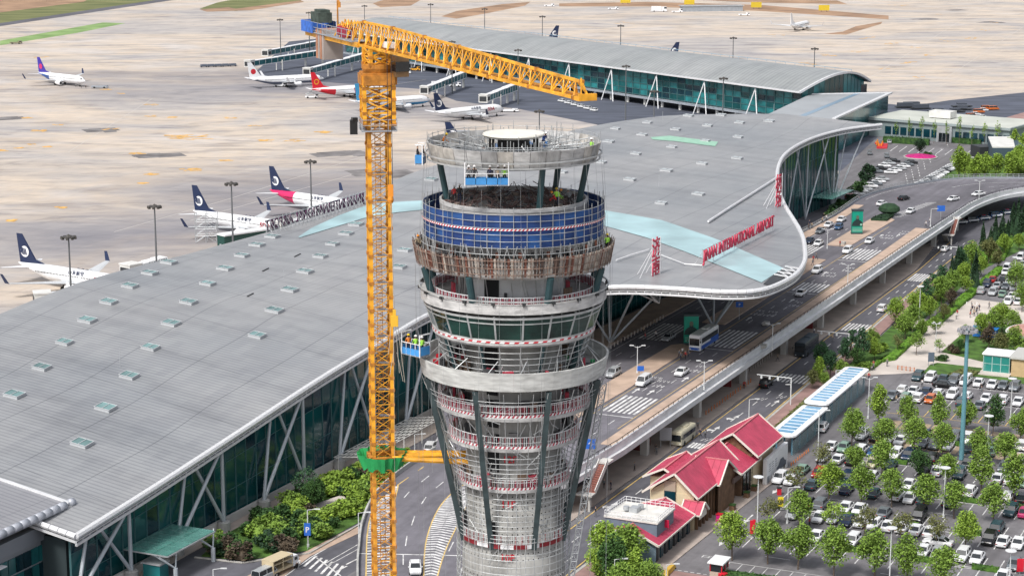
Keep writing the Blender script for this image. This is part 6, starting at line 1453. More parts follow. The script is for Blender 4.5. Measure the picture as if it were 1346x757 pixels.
# ================================================================ NORTH-EAST BUILDING AND CAR PARK
NE = thing('low_office_building', 'long low grey-green building with a pale flat roof and glazed entrance beyond the flower bed', 'building', P(1240, 190, 0))
A0, A1 = P(1160, 180, 0), P(1326, 194, 0); d = (A1-A0).normalized(); n_ = Vector((-d.y, d.x, 0)); Lb = (A1-A0).length
def NB(a, b_, z=0): v = A0+d*a+n_*b_; return Vector((v.x, v.y, z))
m = M(); m.prism([tuple(NB(*q)[:2]) for q in ((-6, 0), (Lb, 0), (Lb, 30), (-6, 30))], 0, 6.4); m.build('wall', mat('grey_green_wall', (.20, .25, .26), .6, var=.1, scale=.2), NE)
m = M(); m.prism([tuple(NB(*q)[:2]) for q in ((-6.5, -.8), (Lb+.6, -.8), (Lb+.6, 31), (-6.5, 31))], 6.4, 7.3); m.build('roof_slab', mat('roof_slab_grey', (.28, .33, .34), .6), NE)
m = M(); m.prism([tuple(NB(*q)[:2]) for q in ((-6, -.2), (Lb, -.2), (Lb, 30), (-6, 30))], 7.3, 7.4); m.build('roof', mat('pale_flat_roof', (.46, .48, .44), .8, var=.1, scale=.1), NE)
for i in range(16):
    if i in (7, 8): continue
    m = M(); a = 1+i*(Lb/16); m.prism([tuple(NB(a+q, b_)[:2]) for q, b_ in ((0, -.12), (2.6, -.12), (2.6, 0), (0, 0))], 1.3, 4.4); m.build('window', tealglass3, NE)
m = M(); a = Lb*.46; m.prism([tuple(NB(a+q, b_)[:2]) for q, b_ in ((-.8, -1.2), (5.4, -1.2), (5.4, .2), (-.8, .2))], 0, 6.2); m.build('entrance_surround', steel, NE)
for q in range(3): m = M(); m.prism([tuple(NB(a+.2+q*1.5+x, b_)[:2]) for x, b_ in ((0, -1.32), (1.35, -1.32), (1.35, -1.2), (0, -1.2))], .2, 3.6); m.build('glass_door', carglass, NE)
m = M(); q = NB(Lb*.36, 14, 9); m.box(q, (9, 6, 2.6), math.atan2(d.y, d.x)); m.build('rooftop_box', offwhite, NE)
BT = thing('dark_gatehouse', 'dark slate gatehouse with a sloping pale roof at the edge of the bright trees', 'gatehouse', P(1316, 212, 0))
q = P(1313, 213, 0); m = M(); m.prism([(q.x-6, q.y-14), (q.x+9, q.y-14), (q.x+14, q.y+14), (q.x-1, q.y+14)], 0, 7); m.build('wall', mat('slate_wall', (.05, .08, .11), .6), BT); m = M(); m.prism([(q.x-6, q.y-14), (q.x+2, q.y-14), (q.x+8, q.y+14), (q.x-1, q.y+14)], 7, 7.4); m.build('roof', offwhite, BT)
q = P(1298, 207, 0); m = M(); m.box(q+Vector((0, 0, 2.2)), (10, 8, 4.4), .2); m.build('porch', dark, BT)
m = M(); p = P(1210, 207, 0)
m.lathe((p.x, p.y, 0), [(0, 1.3), (3, 1.0), (5.2, .6), (5.6, .4), (5.6, 0)], 36); FB = tag(rebase(m.build('flower_bed', mat('magenta_flowers', (.42, .01, .15), .8, var=.35, scale=1.2, bump=.5)), p), 'round bed of magenta flowers in the far car park', 'flower bed')
m = M(); m.ring((p.x, p.y, 0), 5.7, 6.2, .05, .35, 36); o = m.build('kerb_ring', kerb_m, FB); 
SC = thing('red_sculpture', 'small red and orange sculpture on a red plinth near the terminal roof tip', 'sculpture', P(1157, 193, 0)); q = P(1157, 193, 0); m = M(); m.prism([(q.x-2.5, q.y-6), (q.x+1.5, q.y-6), (q.x+4, q.y+6), (q.x, q.y+6)], .05, .4); m.build('plinth', redp, SC)
m = M(); rs_ = random.Random(8)
for k in range(8): a = q+Vector((rs_.uniform(-1.2, 1.2), rs_.uniform(-1, 1), .4)); m.tube(a, a+Vector((rs_.uniform(-1.6, 1.6), rs_.uniform(-1, 1), rs_.uniform(.8, 2.4))), .4, 6, k % 2, .2)
m.build('flames', [mat('flame_red', (.6, .03, .02), .5), mat('flame_orange', (.7, .25, .03), .5)], SC)
cr = random.Random(12)
nel = []
for i in range(22): nel.append((1209+i*3.0, 243-i*1.72, ['white', 'white', 'silver', 'white', 'black', 'silver', 'white'][i % 7]))
rk = 0
for i, (x, y, c) in enumerate(nel):
    q = P(x, y, .7); car('saloon', c, (q.x, q.y, .06), rad(-18), '%s saloon, %s from the elevated road in the line beside the bright grove' % (c, ORD[i]), 'cars parked in line beside the bright trees', False)
grp = [(1120, 259, 'red', 'suv'), (1127, 254, 'white', 'saloon'), (1132, 250.5, 'white', 'saloon'), (1138, 248, 'silver', 'saloon'), (1145, 244.5, 'white', 'suv'), (1151, 241, 'grey', 'saloon'), (1155, 238, 'white', 'saloon'), (1160, 235, 'silver', 'saloon'), (1152, 225, 'grey', 'suv'), (1158, 221, 'black', 'saloon'), (1163, 217.5, 'white', 'saloon'), (1169, 214, 'silver', 'saloon'), (1175, 211, 'black', 'saloon'), (1171, 226, 'white', 'saloon'), (1177, 223.5, 'white', 'saloon'), (1183, 221, 'silver', 'saloon'), (1188, 218, 'white', 'saloon'), (1193, 215.5, 'grey', 'saloon'), (1198, 213, 'black', 'saloon'), (1143, 201, 'grey', 'suv'), (1165.5, 205, 'grey', 'suv'), (1169, 186, 'silver', 'saloon')]
for i, (x, y, c, k_) in enumerate(grp):
    q = P(x, y, .7); rel = 'in the row along the elevated road railing' if i < 8 else ('in the back line of the central block' if i < 13 else ('in the front line of the central block' if i < 19 else ['standing alone nearest the terminal glass', 'standing alone left of the flower bed', 'behind the red sculpture'][i-19])); nth = '' if i > 18 else ', %s from left' % ORD[i if i < 8 else (i-8 if i < 13 else i-13)]
    car(k_, c, (q.x, q.y, .06), rad(-12) if i < 19 else rad(80), '%s %s %s%s' % (c, k_, rel, nth), 'cars parked in the far car park', False)
bay = M()
for i in range(14): a = P(1180+i*12, 192+i*.8, 0); b_ = P(1170+i*12, 199+i*.8, 0); pline(bay, [a, b_], .055, .3)
for i in range(10): a = P(1195+i*7, 250-i*9, 0); b_ = P(1190+i*8, 228-i*5, 0); pline(bay, [a, b_], .055, .25, 0, (3, 3))
structure(bay.build('far_car_park_marking', paint_w))
# ================================================================ TREES AND PLANTING
bark = mat('bark', (.12, .09, .07), .9, var=.3, scale=2)
def leafm(name, c1, c2): return mat(name, c1, .8, col2=c2, var=.25, scale=1.1, detail=2)
leaf = [leafm('leaf_mid', (.13, .23, .03), (.22, .35, .05)), leafm('leaf_fresh', (.17, .28, .03), (.28, .42, .05)), leafm('leaf_deep', (.02, .07, .015), (.06, .14, .025)), leafm('leaf_olive', (.09, .11, .03), (.18, .19, .06)), leafm('leaf_bluegreen', (.02, .07, .03), (.05, .13, .05)), leafm('leaf_bronze', (.06, .045, .03), (.11, .08, .05)), leafm('leaf_dark_conifer', (.008, .035, .014), (.02, .06, .02))]
def leaves(m, c, rx, rz, n, sz, rnd, shape='egg', clumps=14):
    cl = []
    for _ in range(clumps):
        while True:
            v = Vector((rnd.uniform(-1, 1), rnd.uniform(-1, 1), rnd.uniform(-1, 1)))
            if v.length < 1: break
        cl.append((v*.78, rnd.uniform(.28, .5)))
    for k in range(n):
        q, r = cl[k % clumps]; v = Vector((rnd.gauss(0, 1), rnd.gauss(0, 1), rnd.gauss(0, 1))).normalized()*r*(.55+.45*rnd.random())+q
        if shape == 'ovate': s_ = 1.12-.5*max(0, v.z+.15)**1.3-(.3 if v.z < -.6 else 0); v.x *= s_; v.y *= s_
        elif shape == 'cone': h = (v.z+1)/2; s_ = max(.03, 1-h)**.8*1.15; v.x *= s_; v.y *= s_
        elif shape == 'egg': s_ = 1.0-.28*max(0, v.z)-(.25 if v.z < -.6 else 0); v.x *= s_; v.y *= s_
        p = c+Vector((v.x*rx, v.y*rx, v.z*rz)); a = Vector((rnd.uniform(-1, 1), rnd.uniform(-1, 1), rnd.uniform(-.6, .6))).normalized(); b_ = a.cross(Vector((rnd.uniform(-1, 1), rnd.uniform(-1, 1), 1))).normalized(); s2 = sz*rnd.uniform(.6, 1.3)
        m.face([p-a*s2, p+b_*s2*.7, p+a*s2, p-b_*s2*.7])
TREEP = {}
def tree_proto(kind, seed):
    k = (kind, seed)
    if k in TREEP: return TREEP[k]
    rnd = random.Random(seed*31+len(kind)); t = M(); c = M(); H = 6.5
    if kind == 'round':
        t.tube((0, 0, 0), (.05, 0, 2.4), .13, 7, 0, .1)
        for i in range(7): a = i*.9+rnd.random(); t.tube((.05, 0, 1.7+i*.25), (1.3*math.cos(a), 1.3*math.sin(a), 3.2+i*.35), .07, 5, 0, .02)
        t.tube((.05, 0, 2.4), (0, 0, 6), .1, 6, 0, .02); leaves(c, Vector((0, 0, 4.6)), 2.45, 3.1, 3200, .18, rnd, 'ovate', 40)
    elif kind == 'sparse':
        t.tube((0, 0, 0), (0, 0, 2.2), .11, 6, 0, .08)
        for i in range(9): a = i*.8+rnd.random(); t.tube((0, 0, 1.6+i*.3), (1.7*math.cos(a), 1.7*math.sin(a), 3+i*.36), .05, 4, 0, .015)
        leaves(c, Vector((0, 0, 4.2)), 2.7, 2.2, 800, .2, rnd, 'egg', 22)
    elif kind == 'tall':
        t.tube((0, 0, 0), (0, 0, 6.5), .12, 6, 0, .02); 
        for i in range(8): a = i*.9; t.tube((0, 0, 1.5+i*.5), (1.0*math.cos(a), 1.0*math.sin(a), 2.4+i*.55), .05, 4, 0, .015)
        leaves(c, Vector((0, 0, 4.6)), 1.95, 3.3, 2400, .19, rnd, 'ovate', 28)
    elif kind == 'cypress':
        t.tube((0, 0, 0), (0, 0, 4), .16, 6, 0, .05); leaves(c, Vector((0, 0, 4.4)), 1.5, 4.2, 1700, .2, rnd, 'cone', 26)
        c.lathe((0, 0, 0), [(0, .3), (1.0, .6), (.8, 3), (.4, 6), (0, 8.2)], 9)
    elif kind == 'sapling':
        t.tube((0, 0, 0), (0, 0, 8), .1, 5, 0, .02); leaves(c, Vector((0, 0, 6)), 1.2, 3.2, 260, .2, rnd, 'egg', 14)
    elif kind == 'shrub':
        t.tube((0, 0, 0), (0, 0, .6), .08, 5); leaves(c, Vector((0, 0, .7)), 1.3, .9, 1100, .13, rnd, 'egg', 12)
        c.lathe((0, 0, 0), [(0, .02), (.6, .1), (.65, .5), (.4, .85), (0, .95)], 7)
    elif kind == 'topiary':
        t.tube((0, 0, 0), (0, 0, 1.2), .2, 6); c.lathe((0, 0, 0), [(0, .4), (2.2, .6), (3.4, 1.4), (3.2, 2.4), (1.8, 3.3), (0, 3.6)], 16); leaves(c, Vector((0, 0, 1.9)), 3.2, 1.6, 1500, .16, rnd, 'egg', 30)
    elif kind == 'pine':
        t.tube((0, 0, 0), (.4, .3, 3), .25, 6, 0, .12); t.tube((.4, .3, 3), (0, 0, 5.5), .12, 6, 0, .04)
        for i in range(6): a = i*1.1; t.tube((.3, .2, 2+i*.5), (1.8*math.cos(a), 1.8*math.sin(a), 2.6+i*.6), .08, 4, 0, .03)
        for i, (r_, z_) in enumerate(((2.6, 2.6), (2.3, 4.0), (1.6, 5.4))): leaves(c, Vector((rnd.uniform(-.7, .7), rnd.uniform(-.5, .5), z_)), r_, .7, 500, .2, rnd, 'egg', 9)
    tm = t.mesh('trunk', bark); cm = c.mesh('crown', leaf[0]); TREEP[k] = (tm, cm); return TREEP[k]
tn = random.Random(77)
def tree(kind, loc, label, group, lf=0, scale=1.0, seed=None, name=None, sz=1.0):
    seed = seed if seed is not None else tn.randint(0, 3); tm, cm = tree_proto(kind, seed)
    nm = name or {'cypress': 'cypress_tree', 'shrub': 'shrub', 'topiary': 'topiary', 'pine': 'pine_tree'}.get(kind, 'tree')
    t = thing(nm, label, 'shrub' if kind == 'shrub' else 'tree', loc, tn.uniform(0, 6.28), group); scale *= 1.04 if 'car park' in label else 1; k_ = tn.uniform(.9, 1.1); t.scale = (scale*k_, scale/k_, scale*sz*tn.uniform(.92, 1.1)); t.rotation_euler.x = tn.uniform(-.04, .04)
    child('trunk', tm, t); child('crown', cm, t, mt=leaf[lf]); return t
# car park trees: (px, py of crown centre, kind, leaf, size)
PT = [(1156, 531, 'tall', 1, .95), (1162, 566, 'round', 0, .85), (1120, 561, 'round', 0, .95), (1193, 537, 'tall', 0, .9), (1234, 541, 'tall', 0, .95), (1202, 569, 'round', 0, .95), (1239, 576, 'round', 0, .85), (1270, 544, 'round', 0, .8), (1306, 546, 'tall', 2, .9), (1342, 557, 'round', 0, .85), (1287, 584, 'round', 0, .8), (1321, 584, 'round', 0, .88),
      (1123, 599, 'round', 0, .72), (1160, 601, 'round', 0, .9), (1209, 606, 'round', 2, .78), (1247, 614, 'round', 0, .78), (1291, 616, 'tall', 0, 1.0), (1334, 624, 'tall', 0, 1.05), (1090, 628, 'round', 1, .95), (1133, 636, 'round', 0, .9), (1173, 638, 'round', 0, .85), (1219, 644, 'round', 0, .9), (1255, 651, 'round', 0, .9), (1307, 658, 'round', 0, .88),
      (1051, 666, 'round', 0, .88), (1097, 673, 'sparse', 1, .85), (1270, 696, 'round', 1, .85), (1010, 705, 'round', 0, 1.0), (963, 701, 'round', 1, .98), (1050, 710, 'round', 0, 1.05), (1097, 721, 'round', 0, 1.05), (1151, 726, 'round', 0, .98), (1194, 734, 'round', 0, .9), (1240, 740, 'round', 0, .98), (1011, 664, 'sparse', 3, .8), (1048, 624, 'sparse', 3, .8), (1082, 594, 'sparse', 3, .8), (1137, 681, 'sparse', 3, .8), (1185, 686, 'sparse', 3, .8), (1232, 690, 'sparse', 3, .8)]
rows_t = {}
for i, (x, y, k_, lf, s_) in enumerate(PT):
    q = P(x, y, 4.4*s_); tree(k_, (q.x, q.y, .05), '%s %s car park tree, %s of all of them' % ({0: 'mid green', 1: 'fresh green', 2: 'dark green', 3: 'yellowish'}[lf], {'round': 'rounded', 'tall': 'narrow', 'sparse': 'see-through'}[k_], rankof(PT, PT[i])), 'trees planted in the car park', lf, s_)

# ================================================================ MAIN CAR PARK
ROWS = [69, 57.5, 52, 27, 21, 12, 4.8, -4.8, -12, -21.5, -28, -37.5, -43.5]
cp = [(1204, 497, 'teal', 'suv'), (1223, 496, 'white', 'suv'), (1239, 499, 'teal', 'saloon'), (1253, 499, 'grey', 'suv'), (1271, 499, 'white', 'van'), (1286, 503, 'white', 'saloon'), (1304, 505, 'white', 'saloon'), (1319, 506, 'grey', 'saloon'), (1335, 507, 'grey', 'suv'), (1173, 519, 'grey', 'saloon'), (1187, 511, 'white', 'hatchback'), (1190, 522, 'green', 'hatchback'), (1202, 512, 'white', 'saloon'), (1208, 522, 'white', 'suv'), (1220, 512, 'navy', 'saloon'), (1223, 524, 'orange', 'hatchback'), (1235, 515, 'white', 'hatchback'), (1253, 517, 'white', 'suv'), (1273, 518, 'white', 'hatchback'), (1266, 527, 'teal', 'suv'), (1296, 523, 'white', 'saloon'), (1288, 532, 'grey', 'saloon'), (1319, 525, 'white', 'suv'), (1311, 531, 'grey', 'saloon'), (1338, 528, 'white', 'saloon'),
      (1134, 571, 'silver', 'suv'), (1151, 575, 'black', 'saloon'), (1170, 574, 'white', 'saloon'), (1181, 578, 'white', 'saloon'), (1214, 581, 'grey', 'saloon'), (1225, 585, 'grey', 'suv'), (1246, 585, 'white', 'saloon'), (1222, 564, 'navy', 'saloon'), (1258, 571, 'grey', 'suv'), (1272, 573, 'white', 'suv'), (1273, 591, 'teal', 'saloon'), (1302, 577, 'grey', 'saloon'), (1344, 585, 'white', 'suv'), (1303, 592, 'green', 'saloon'), (1095, 584, 'white', 'saloon'), (1089, 591, 'green', 'hatchback'), (1134, 590, 'white', 'suv'), (1148, 593, 'blue', 'saloon'), (1178, 596, 'white', 'suv'), (1192, 598, 'navy', 'suv'), (1227, 601, 'black', 'suv'), (1273, 608, 'black', 'suv'), (1285, 610, 'white', 'saloon'), (1320, 613, 'grey', 'hatchback'),
      (1080, 602, 'silver', 'saloon'), (1102, 603, 'white', 'saloon'), (1118, 607, 'black', 'saloon'), (1146, 609, 'cream', 'hatchback'), (1170, 611, 'teal', 'saloon'), (1229, 618, 'white', 'saloon'), (1211, 621, 'black', 'saloon'), (1258, 626, 'teal', 'suv'), (1312, 627, 'white', 'saloon'), (1321, 630, 'white', 'saloon'), (1342, 629, 'green', 'saloon'), (1080, 617, 'red', 'hatchback'), (1115, 626, 'navy', 'suv'), (1150, 625, 'white', 'van'), (1194, 637, 'white', 'saloon'), (1210, 635, 'grey', 'hatchback'), (1276, 645, 'white', 'suv'), (1326, 651, 'white', 'hatchback'), (1340, 655, 'black', 'saloon'), (1067, 637, 'teal', 'saloon'), (1112, 643, 'navy', 'saloon'), (1151, 645, 'teal', 'saloon'), (1182, 650, 'white', 'saloon'), (1178, 652, 'white', 'suv'), (1210, 659, 'teal', 'saloon'), (1244, 664, 'navy', 'saloon'), (1330, 669, 'teal', 'suv'), (1344, 673, 'magenta', 'saloon'),
      (1067, 655, 'black', 'saloon'), (1076, 661, 'grey', 'suv'), (1114, 664, 'white', 'saloon'), (1124, 668, 'white', 'saloon'), (1162, 673, 'grey', 'saloon'), (1210, 676, 'black', 'van'), (1076, 680, 'white', 'saloon'), (1040, 677, 'silver', 'saloon'), (1096, 676, 'silver', 'hatchback'), (1112, 683, 'navy', 'saloon'), (1128, 683, 'white', 'saloon'), (1147, 684, 'white', 'hatchback'), (1161, 688, 'white', 'saloon'), (1175, 691, 'white', 'saloon'), (1198, 691, 'white', 'saloon'), (1214, 695, 'white', 'saloon'), (1300, 708, 'black', 'suv'), (1318, 710, 'white', 'saloon'), (1336, 713, 'white', 'saloon'), (1312, 691, 'teal', 'suv'), (1073, 704, 'white', 'saloon'), (1122, 709, 'white', 'suv'), (1134, 712, 'black', 'saloon'), (1213, 724, 'white', 'saloon'), (1224, 726, 'silver', 'saloon'), (1264, 731, 'white', 'suv'), (1282, 733, 'white', 'saloon'), (1334, 739, 'grey', 'saloon'), (1320, 754, 'white', 'saloon')]
rowl = {}
for x, y, c, k_ in cp:
    q = P(x, y, .7); s0, t0 = ST(q); ri = min(range(len(ROWS)), key=lambda i: abs(ROWS[i]-s0)); rowl.setdefault(ri, []).append([t0, c, k_])
rname = [ORD[i]+' parking row from the kiosk' for i in range(7)]+[ORD[5-i]+' parking row from the bottom' for i in range(6)]
for ri, L_c in sorted(rowl.items()):
    L_c.sort()
    for a, b_ in zip(L_c, L_c[1:]):
        if b_[0]-a[0] < 2.25: b_[0] = a[0]+2.25
    for i, (t0, c, k_) in enumerate(L_c):
        nose = math.pi if R.random() < .6 else 0; q = W(ROWS[ri]+R.uniform(-.3, .3), t0, .05)
        car(k_, c, q, HD+nose+R.uniform(-.03, .03), '%s %s, %s from the left in the %s' % (c, k_, ORD[i], rname[ri]), 'cars parked in the tree-lined car park')
for x, y, c, k_, h, lb in [(1081, 561, 'white', 'suv', HD+.1, 'white suv driving beside the blue-white walkway roof'), (1025, 628, 'white', 'suv', HD+math.pi, 'white suv on the lane right of the red roofs, left of a pair'), (1040, 630, 'white', 'saloon', HD+math.pi, 'white saloon under the yellowish tree, right of a pair'), (1055, 616, 'green', 'saloon', HD, 'pale green saloon half hidden by the yellowish tree'), (1233, 711, 'white', 'saloon', HT+math.pi, 'white saloon driving broadside along the lane between tree rows'), (1241, 505, 'black', 'saloon', HT, 'black saloon turning in the aisle below the kiosk'), (1079, 668, 'grey', 'hatchback', HD, 'grey hatchback behind the yellow sign'), (1016, 606, 'blue', 'suv', HD+.4, 'dark blue car standing against the white advertising wall')][:6]:
    q = P(x, y, .7); car(k_, c, (q.x, q.y, .05), h, lb, 'cars driving in the car park')
# right-hand top lot
tl2 = [(1290, 382, 'silver', 'suv'), (1305, 384, 'silver', 'suv'), (1318, 386, 'green', 'saloon'), (1297, 373, 'navy', 'suv'), (1311, 375, 'silver', 'saloon'), (1322, 376, 'grey', 'saloon'), (1305, 367, 'red', 'saloon'), (1318, 368, 'black', 'saloon'), (1327, 370, 'white', 'saloon'), (1333, 378, 'white', 'saloon'), (1331, 388, 'white', 'saloon'), (1325, 396, 'white', 'suv'), (1338, 396, 'white', 'saloon'), (1341, 384, 'white', 'saloon'), (1324, 352, 'white', 'van'), (1322, 357, 'white', 'saloon'), (1342, 338, 'white', 'van'), (1345, 347, 'silver', 'saloon'), (1340, 352, 'grey', 'saloon')]
for i, (x, y, c, k_) in enumerate(tl2):
    q = P(x, y, .7); car(k_, c, (q.x, q.y, .05), HD+math.pi*(i % 2)+.05, '%s %s in the small lot beyond the plaza, %s' % (c, k_, rankof(tl2, tl2[i])), 'cars parked beyond the plaza')
# bay lines
bl = M(); ti = M()
for s0 in ROWS:
    for k in range(20):
        t0 = 79.5+k*2.55; t1 = t0
        pline(bl, [W(s0-2.5, t0), W(s0+2.5, t0)], .055, .18)
    e = 2.5 if s0 in (69, 57.5, 27, 12, -4.8, -21.5, -37.5) else -2.5
    pline(bl, [W(s0-2.7 if e > 0 else s0+2.7, 78.5), W(s0-2.7 if e > 0 else s0+2.7, 130)], .055, .18)
for s0 in (16.5, 0, -16.6, -32.8, -48.5): pline(bl, [W(s0, 84), W(s0, 125)], .056, .14, 0, (4, 14))
for i in range(26): pline(bl, [W(-58, 80+i*2), W(-53.5, 80+i*2)], .055, .12)
pline(bl, [W(-53.3, 79.5), W(-53.3, 132)], .055, .14)
for s0, t0 in [(-30, 76), (-13, 75.5), (-42, 76)]: arrow(bl, s0, t0, .056, 5, 0, -1)
for s0, t0 in [(-26, 76.6), (-8, 76.2), (-38, 76.6), (-53, 76)]:
    for k in range(4): sl_(bl, s0+.3*k, t0-.7, s0+.3*k, t0+.7, .057, .14) if k % 2 else sl_(bl, s0, t0-.7+.5*k, s0+1, t0-.7+.5*k, .058, .14)
for s0 in (-47, -20, 5, 25, 48): pline(bl, [W(s0, 77.8), W(s0+6, 77.8)], .056, .15)
for s0 in (-60, ): pline(bl, [W(s0, 70), W(s0, 82)], .058, .2, 0, (.6, .4))
for s0 in range(30, 70, 5): pline(bl, [W(s0, 79), W(s0, 79.6)], .056, .12)
structure(bl.build('bay_marking', paint_w))
for a, b_ in ((30, 50), (18, 24)): 
    m = M()
    for k in range(10): t0 = 82+k*2.8; m.sheet([tuple(W(*q)[:2]) for q in ((a+.3, t0), (a+.3, t0+2.4), (a+6 if a == 30 else b_, t0+2.4), (a+6 if a == 30 else b_, t0))], .05)
    structure(m.build('beige_bay_paving', mat('beige_bay', (.36, .28, .2), .9, var=.2, scale=.4)))
m = M()
for k in range(14): s0 = 41; t0 = 82+k*2.6; pline(m, [W(s0, t0), W(s0+5, t0)], .056, .15, 0)
pline(m, [W(40.8, 80), W(40.8, 118)], .056, .15); structure(m.build('yellow_bay_marking', paint_y))
flat('brick_crossing', [(-63, 70), (-60.4, 70), (-60.4, 82), (-63, 82)], .052, pav_pink, px=False)
# low hedges between the bay rows
hm = leafm('hedge_green', (.03, .09, .012), (.08, .18, .02))
def hedge(name, poly, h, label, lf=hm, seed=0, dens=9, group=None, z=.05):
    pts = [tuple(W(*q)[:2]) for q in poly]; m = M(); m.prism(pts, z, z+h*.92); rnd = random.Random(seed)
    xs = [p[0] for p in pts]; ys = [p[1] for p in pts]; A_ = abs(sum(pts[i][0]*pts[(i+1) % len(pts)][1]-pts[(i+1) % len(pts)][0]*pts[i][1] for i in range(len(pts))))/2
    def inside(x, y):
        c = False; j = len(pts)-1
        for i in range(len(pts)):
            if (pts[i][1] > y) != (pts[j][1] > y) and x < (pts[j][0]-pts[i][0])*(y-pts[i][1])/(pts[j][1]-pts[i][1])+pts[i][0]: c = not c
            j = i
        return c
    n = int(min(6000, A_*dens)); k = 0; tries = 0
    while k < n and tries < n*5:
        tries += 1; x, y = rnd.uniform(min(xs), max(xs)), rnd.uniform(min(ys), max(ys))
        if not inside(x, y): continue
        k += 1; p = Vector((x, y, z+h*(.8+.35*rnd.random()))); a = Vector((rnd.uniform(-1, 1), rnd.uniform(-1, 1), rnd.uniform(-.5, .5))).normalized(); b_ = a.cross(Vector((0, .3, 1))).normalized(); s2 = rnd.uniform(.12, .26); m.face([p-a*s2, p+b_*s2, p+a*s2, p-b_*s2])
    # leaves on the sides
    for i in range(len(pts)):
        p0 = Vector((*pts[i], z)); p1 = Vector((*pts[(i+1) % len(pts)], z)); L = (p1-p0).length
        for _ in range(int(min(900, L*h*dens))): p = p0+(p1-p0)*rnd.random()+Vector((rnd.uniform(-.1, .1), rnd.uniform(-.1, .1), h*rnd.random())); a = Vector((rnd.uniform(-1, 1), rnd.uniform(-1, 1), rnd.uniform(-1, 1))).normalized(); b_ = a.cross(Vector((.2, .3, 1))).normalized(); s2 = rnd.uniform(.1, .2); m.face([p-a*s2, p+b_*s2, p+a*s2, p-b_*s2])
    o = m.build(name, lf); c0 = (sum(xs)/len(xs), sum(ys)/len(ys), z); rebase(o, c0); return tag(o, label, 'hedge', group)
for j, s0 in enumerate((24, 8.4, -8.4, -24.8, -40.5)):
    for i in range(4):
        t0 = 84+i*10+(j % 2)*4; m = M(); hedge('low_hedge', [(s0-.5, t0), (s0+.5, t0), (s0+.5, t0+4), (s0-.5, t0+4)], .7, 'short hedge between the bays, %s from left in the %s strip down' % (ORD[i], ORD[j]), seed=i+j*5, group='short hedges in the car park')
hedge('clipped_hedge', [(-64, 82), (-59, 81), (-58.5, 98), (-64, 98)], 1.0, 'deep green hedge along the bottom edge right of the toll booth', leaf[2], 3)
# ================================================================ ROADSIDE GARDEN STRIP
flat('lawn', [(8, 64.3), (78, 63.2), (100, 62.6), (184, 59.8), (262, 58.5), (290, 70), (262, 76), (184, 66.5), (150, 67.5), (107, 67), (78, 66.8), (60, 66.8), (8, 67)], .07, grass_m, px=False)
flat('plaza', [(1128, 494), (1150, 470), (1176, 436), (1190, 418), (1238, 421), (1278, 393), (1370, 405), (1400, 500), (1216, 486), (1196, 491)], .075, pav_pale)
flat('lawn', [(1098, 491), (1176, 434), (1198, 429), (1219, 433), (1177, 473), (1153, 475), (1130, 493)], .095, grass_m)
flat('lawn', [(1237, 463), (1266, 438), (1290, 425), (1400, 430), (1400, 490), (1346, 482), (1292, 476)], .095, grass_m)
flat('lawn', [(1213, 491), (1222, 480), (1232, 477), (1290, 484), (1400, 497), (1400, 510), (1346, 505), (1290, 496)], .095, grass_m)
bright = leafm('bright_hedge', (.07, .18, .01), (.15, .32, .02))
def pst(*l): return [ST(P(x, y, .5)) for x, y in l]
hedge('clipped_hedge', pst((1148, 483), (1153, 475), (1177, 471), (1219, 432), (1210, 431), (1172, 464)), .8, 'bright green clipped hedge on the near side of the paved plaza', bright, 5)
hedge('clipped_hedge', pst((1212, 427), (1238, 423), (1294, 375), (1322, 352), (1312, 350), (1282, 374), (1230, 416)), .8, 'long bright green clipped hedge between plaza and roadside trees', bright, 6)
hedge('clipped_hedge', [(-4, 64.8), (13, 64.6), (14, 67), (-3, 67.2)], 1.2, 'bright green boxy hedge left of the walkway roof', bright, 7)
hedge('clipped_hedge', [(14, 64.6), (40, 64), (41, 66.4), (15, 66.8)], 1.4, 'green and olive hedge running behind the walkway roof', leaf[3], 8)
hedge('clipped_hedge', [(200, 63), (236, 61), (240, 66), (205, 70)], .7, 'bright green clipped hedge at the foot of the cypresses', bright, 9)
hedge('clipped_hedge', [(72, 84), (80, 86), (79, 90), (71, 88)], .6, 'low olive flower mound by the sign on the small green', leaf[3], 19)
vg = [(1118, 446, 'pine', 4, .8), (1133, 458, 'tall', 4, .9), (1127, 470, 'round', 2, .7), (1150, 460, 'round', 1, .6), (1112, 462, 'tall', 4, .85), (1145, 448, 'round', 0, .7), (1080, 470, 'tall', 4, .9), (1092, 480, 'round', 4, .8), (1106, 487, 'round', 0, .6), (1068, 500, 'round', 3, .55), (1077, 488, 'tall', 1, .7), (1085, 500, 'round', 0, .5), (1178, 410, 'round', 1, .95), (1190, 428, 'round', 0, .9), (1205, 400, 'round', 1, 1.0), (1200, 418, 'round', 0, .9),
      (1217, 388, 'tall', 4, 1.0), (1228, 372, 'pine', 4, 1.0), (1238, 382, 'round', 0, 1.0), (1222, 408, 'round', 1, .8), (1240, 366, 'tall', 4, 1.0), (1252, 372, 'round', 0, .9), (1268, 360, 'round', 1, .9), (1262, 345, 'tall', 4, 1.0), (1277, 335, 'round', 0, 1.0), (1300, 330, 'round', 3, .95), (1312, 340, 'round', 3, .8), (1250, 395, 'round', 5, .7), (1240, 412, 'round', 3, .6), (1270, 375, 'round', 1, .7), (1320, 322, 'round', 1, .8), (1340, 318, 'round', 1, .7), (1290, 352, 'round', 1, .7), (1230, 428, 'round', 0, .6), (1213, 430, 'round', 0, .6)]
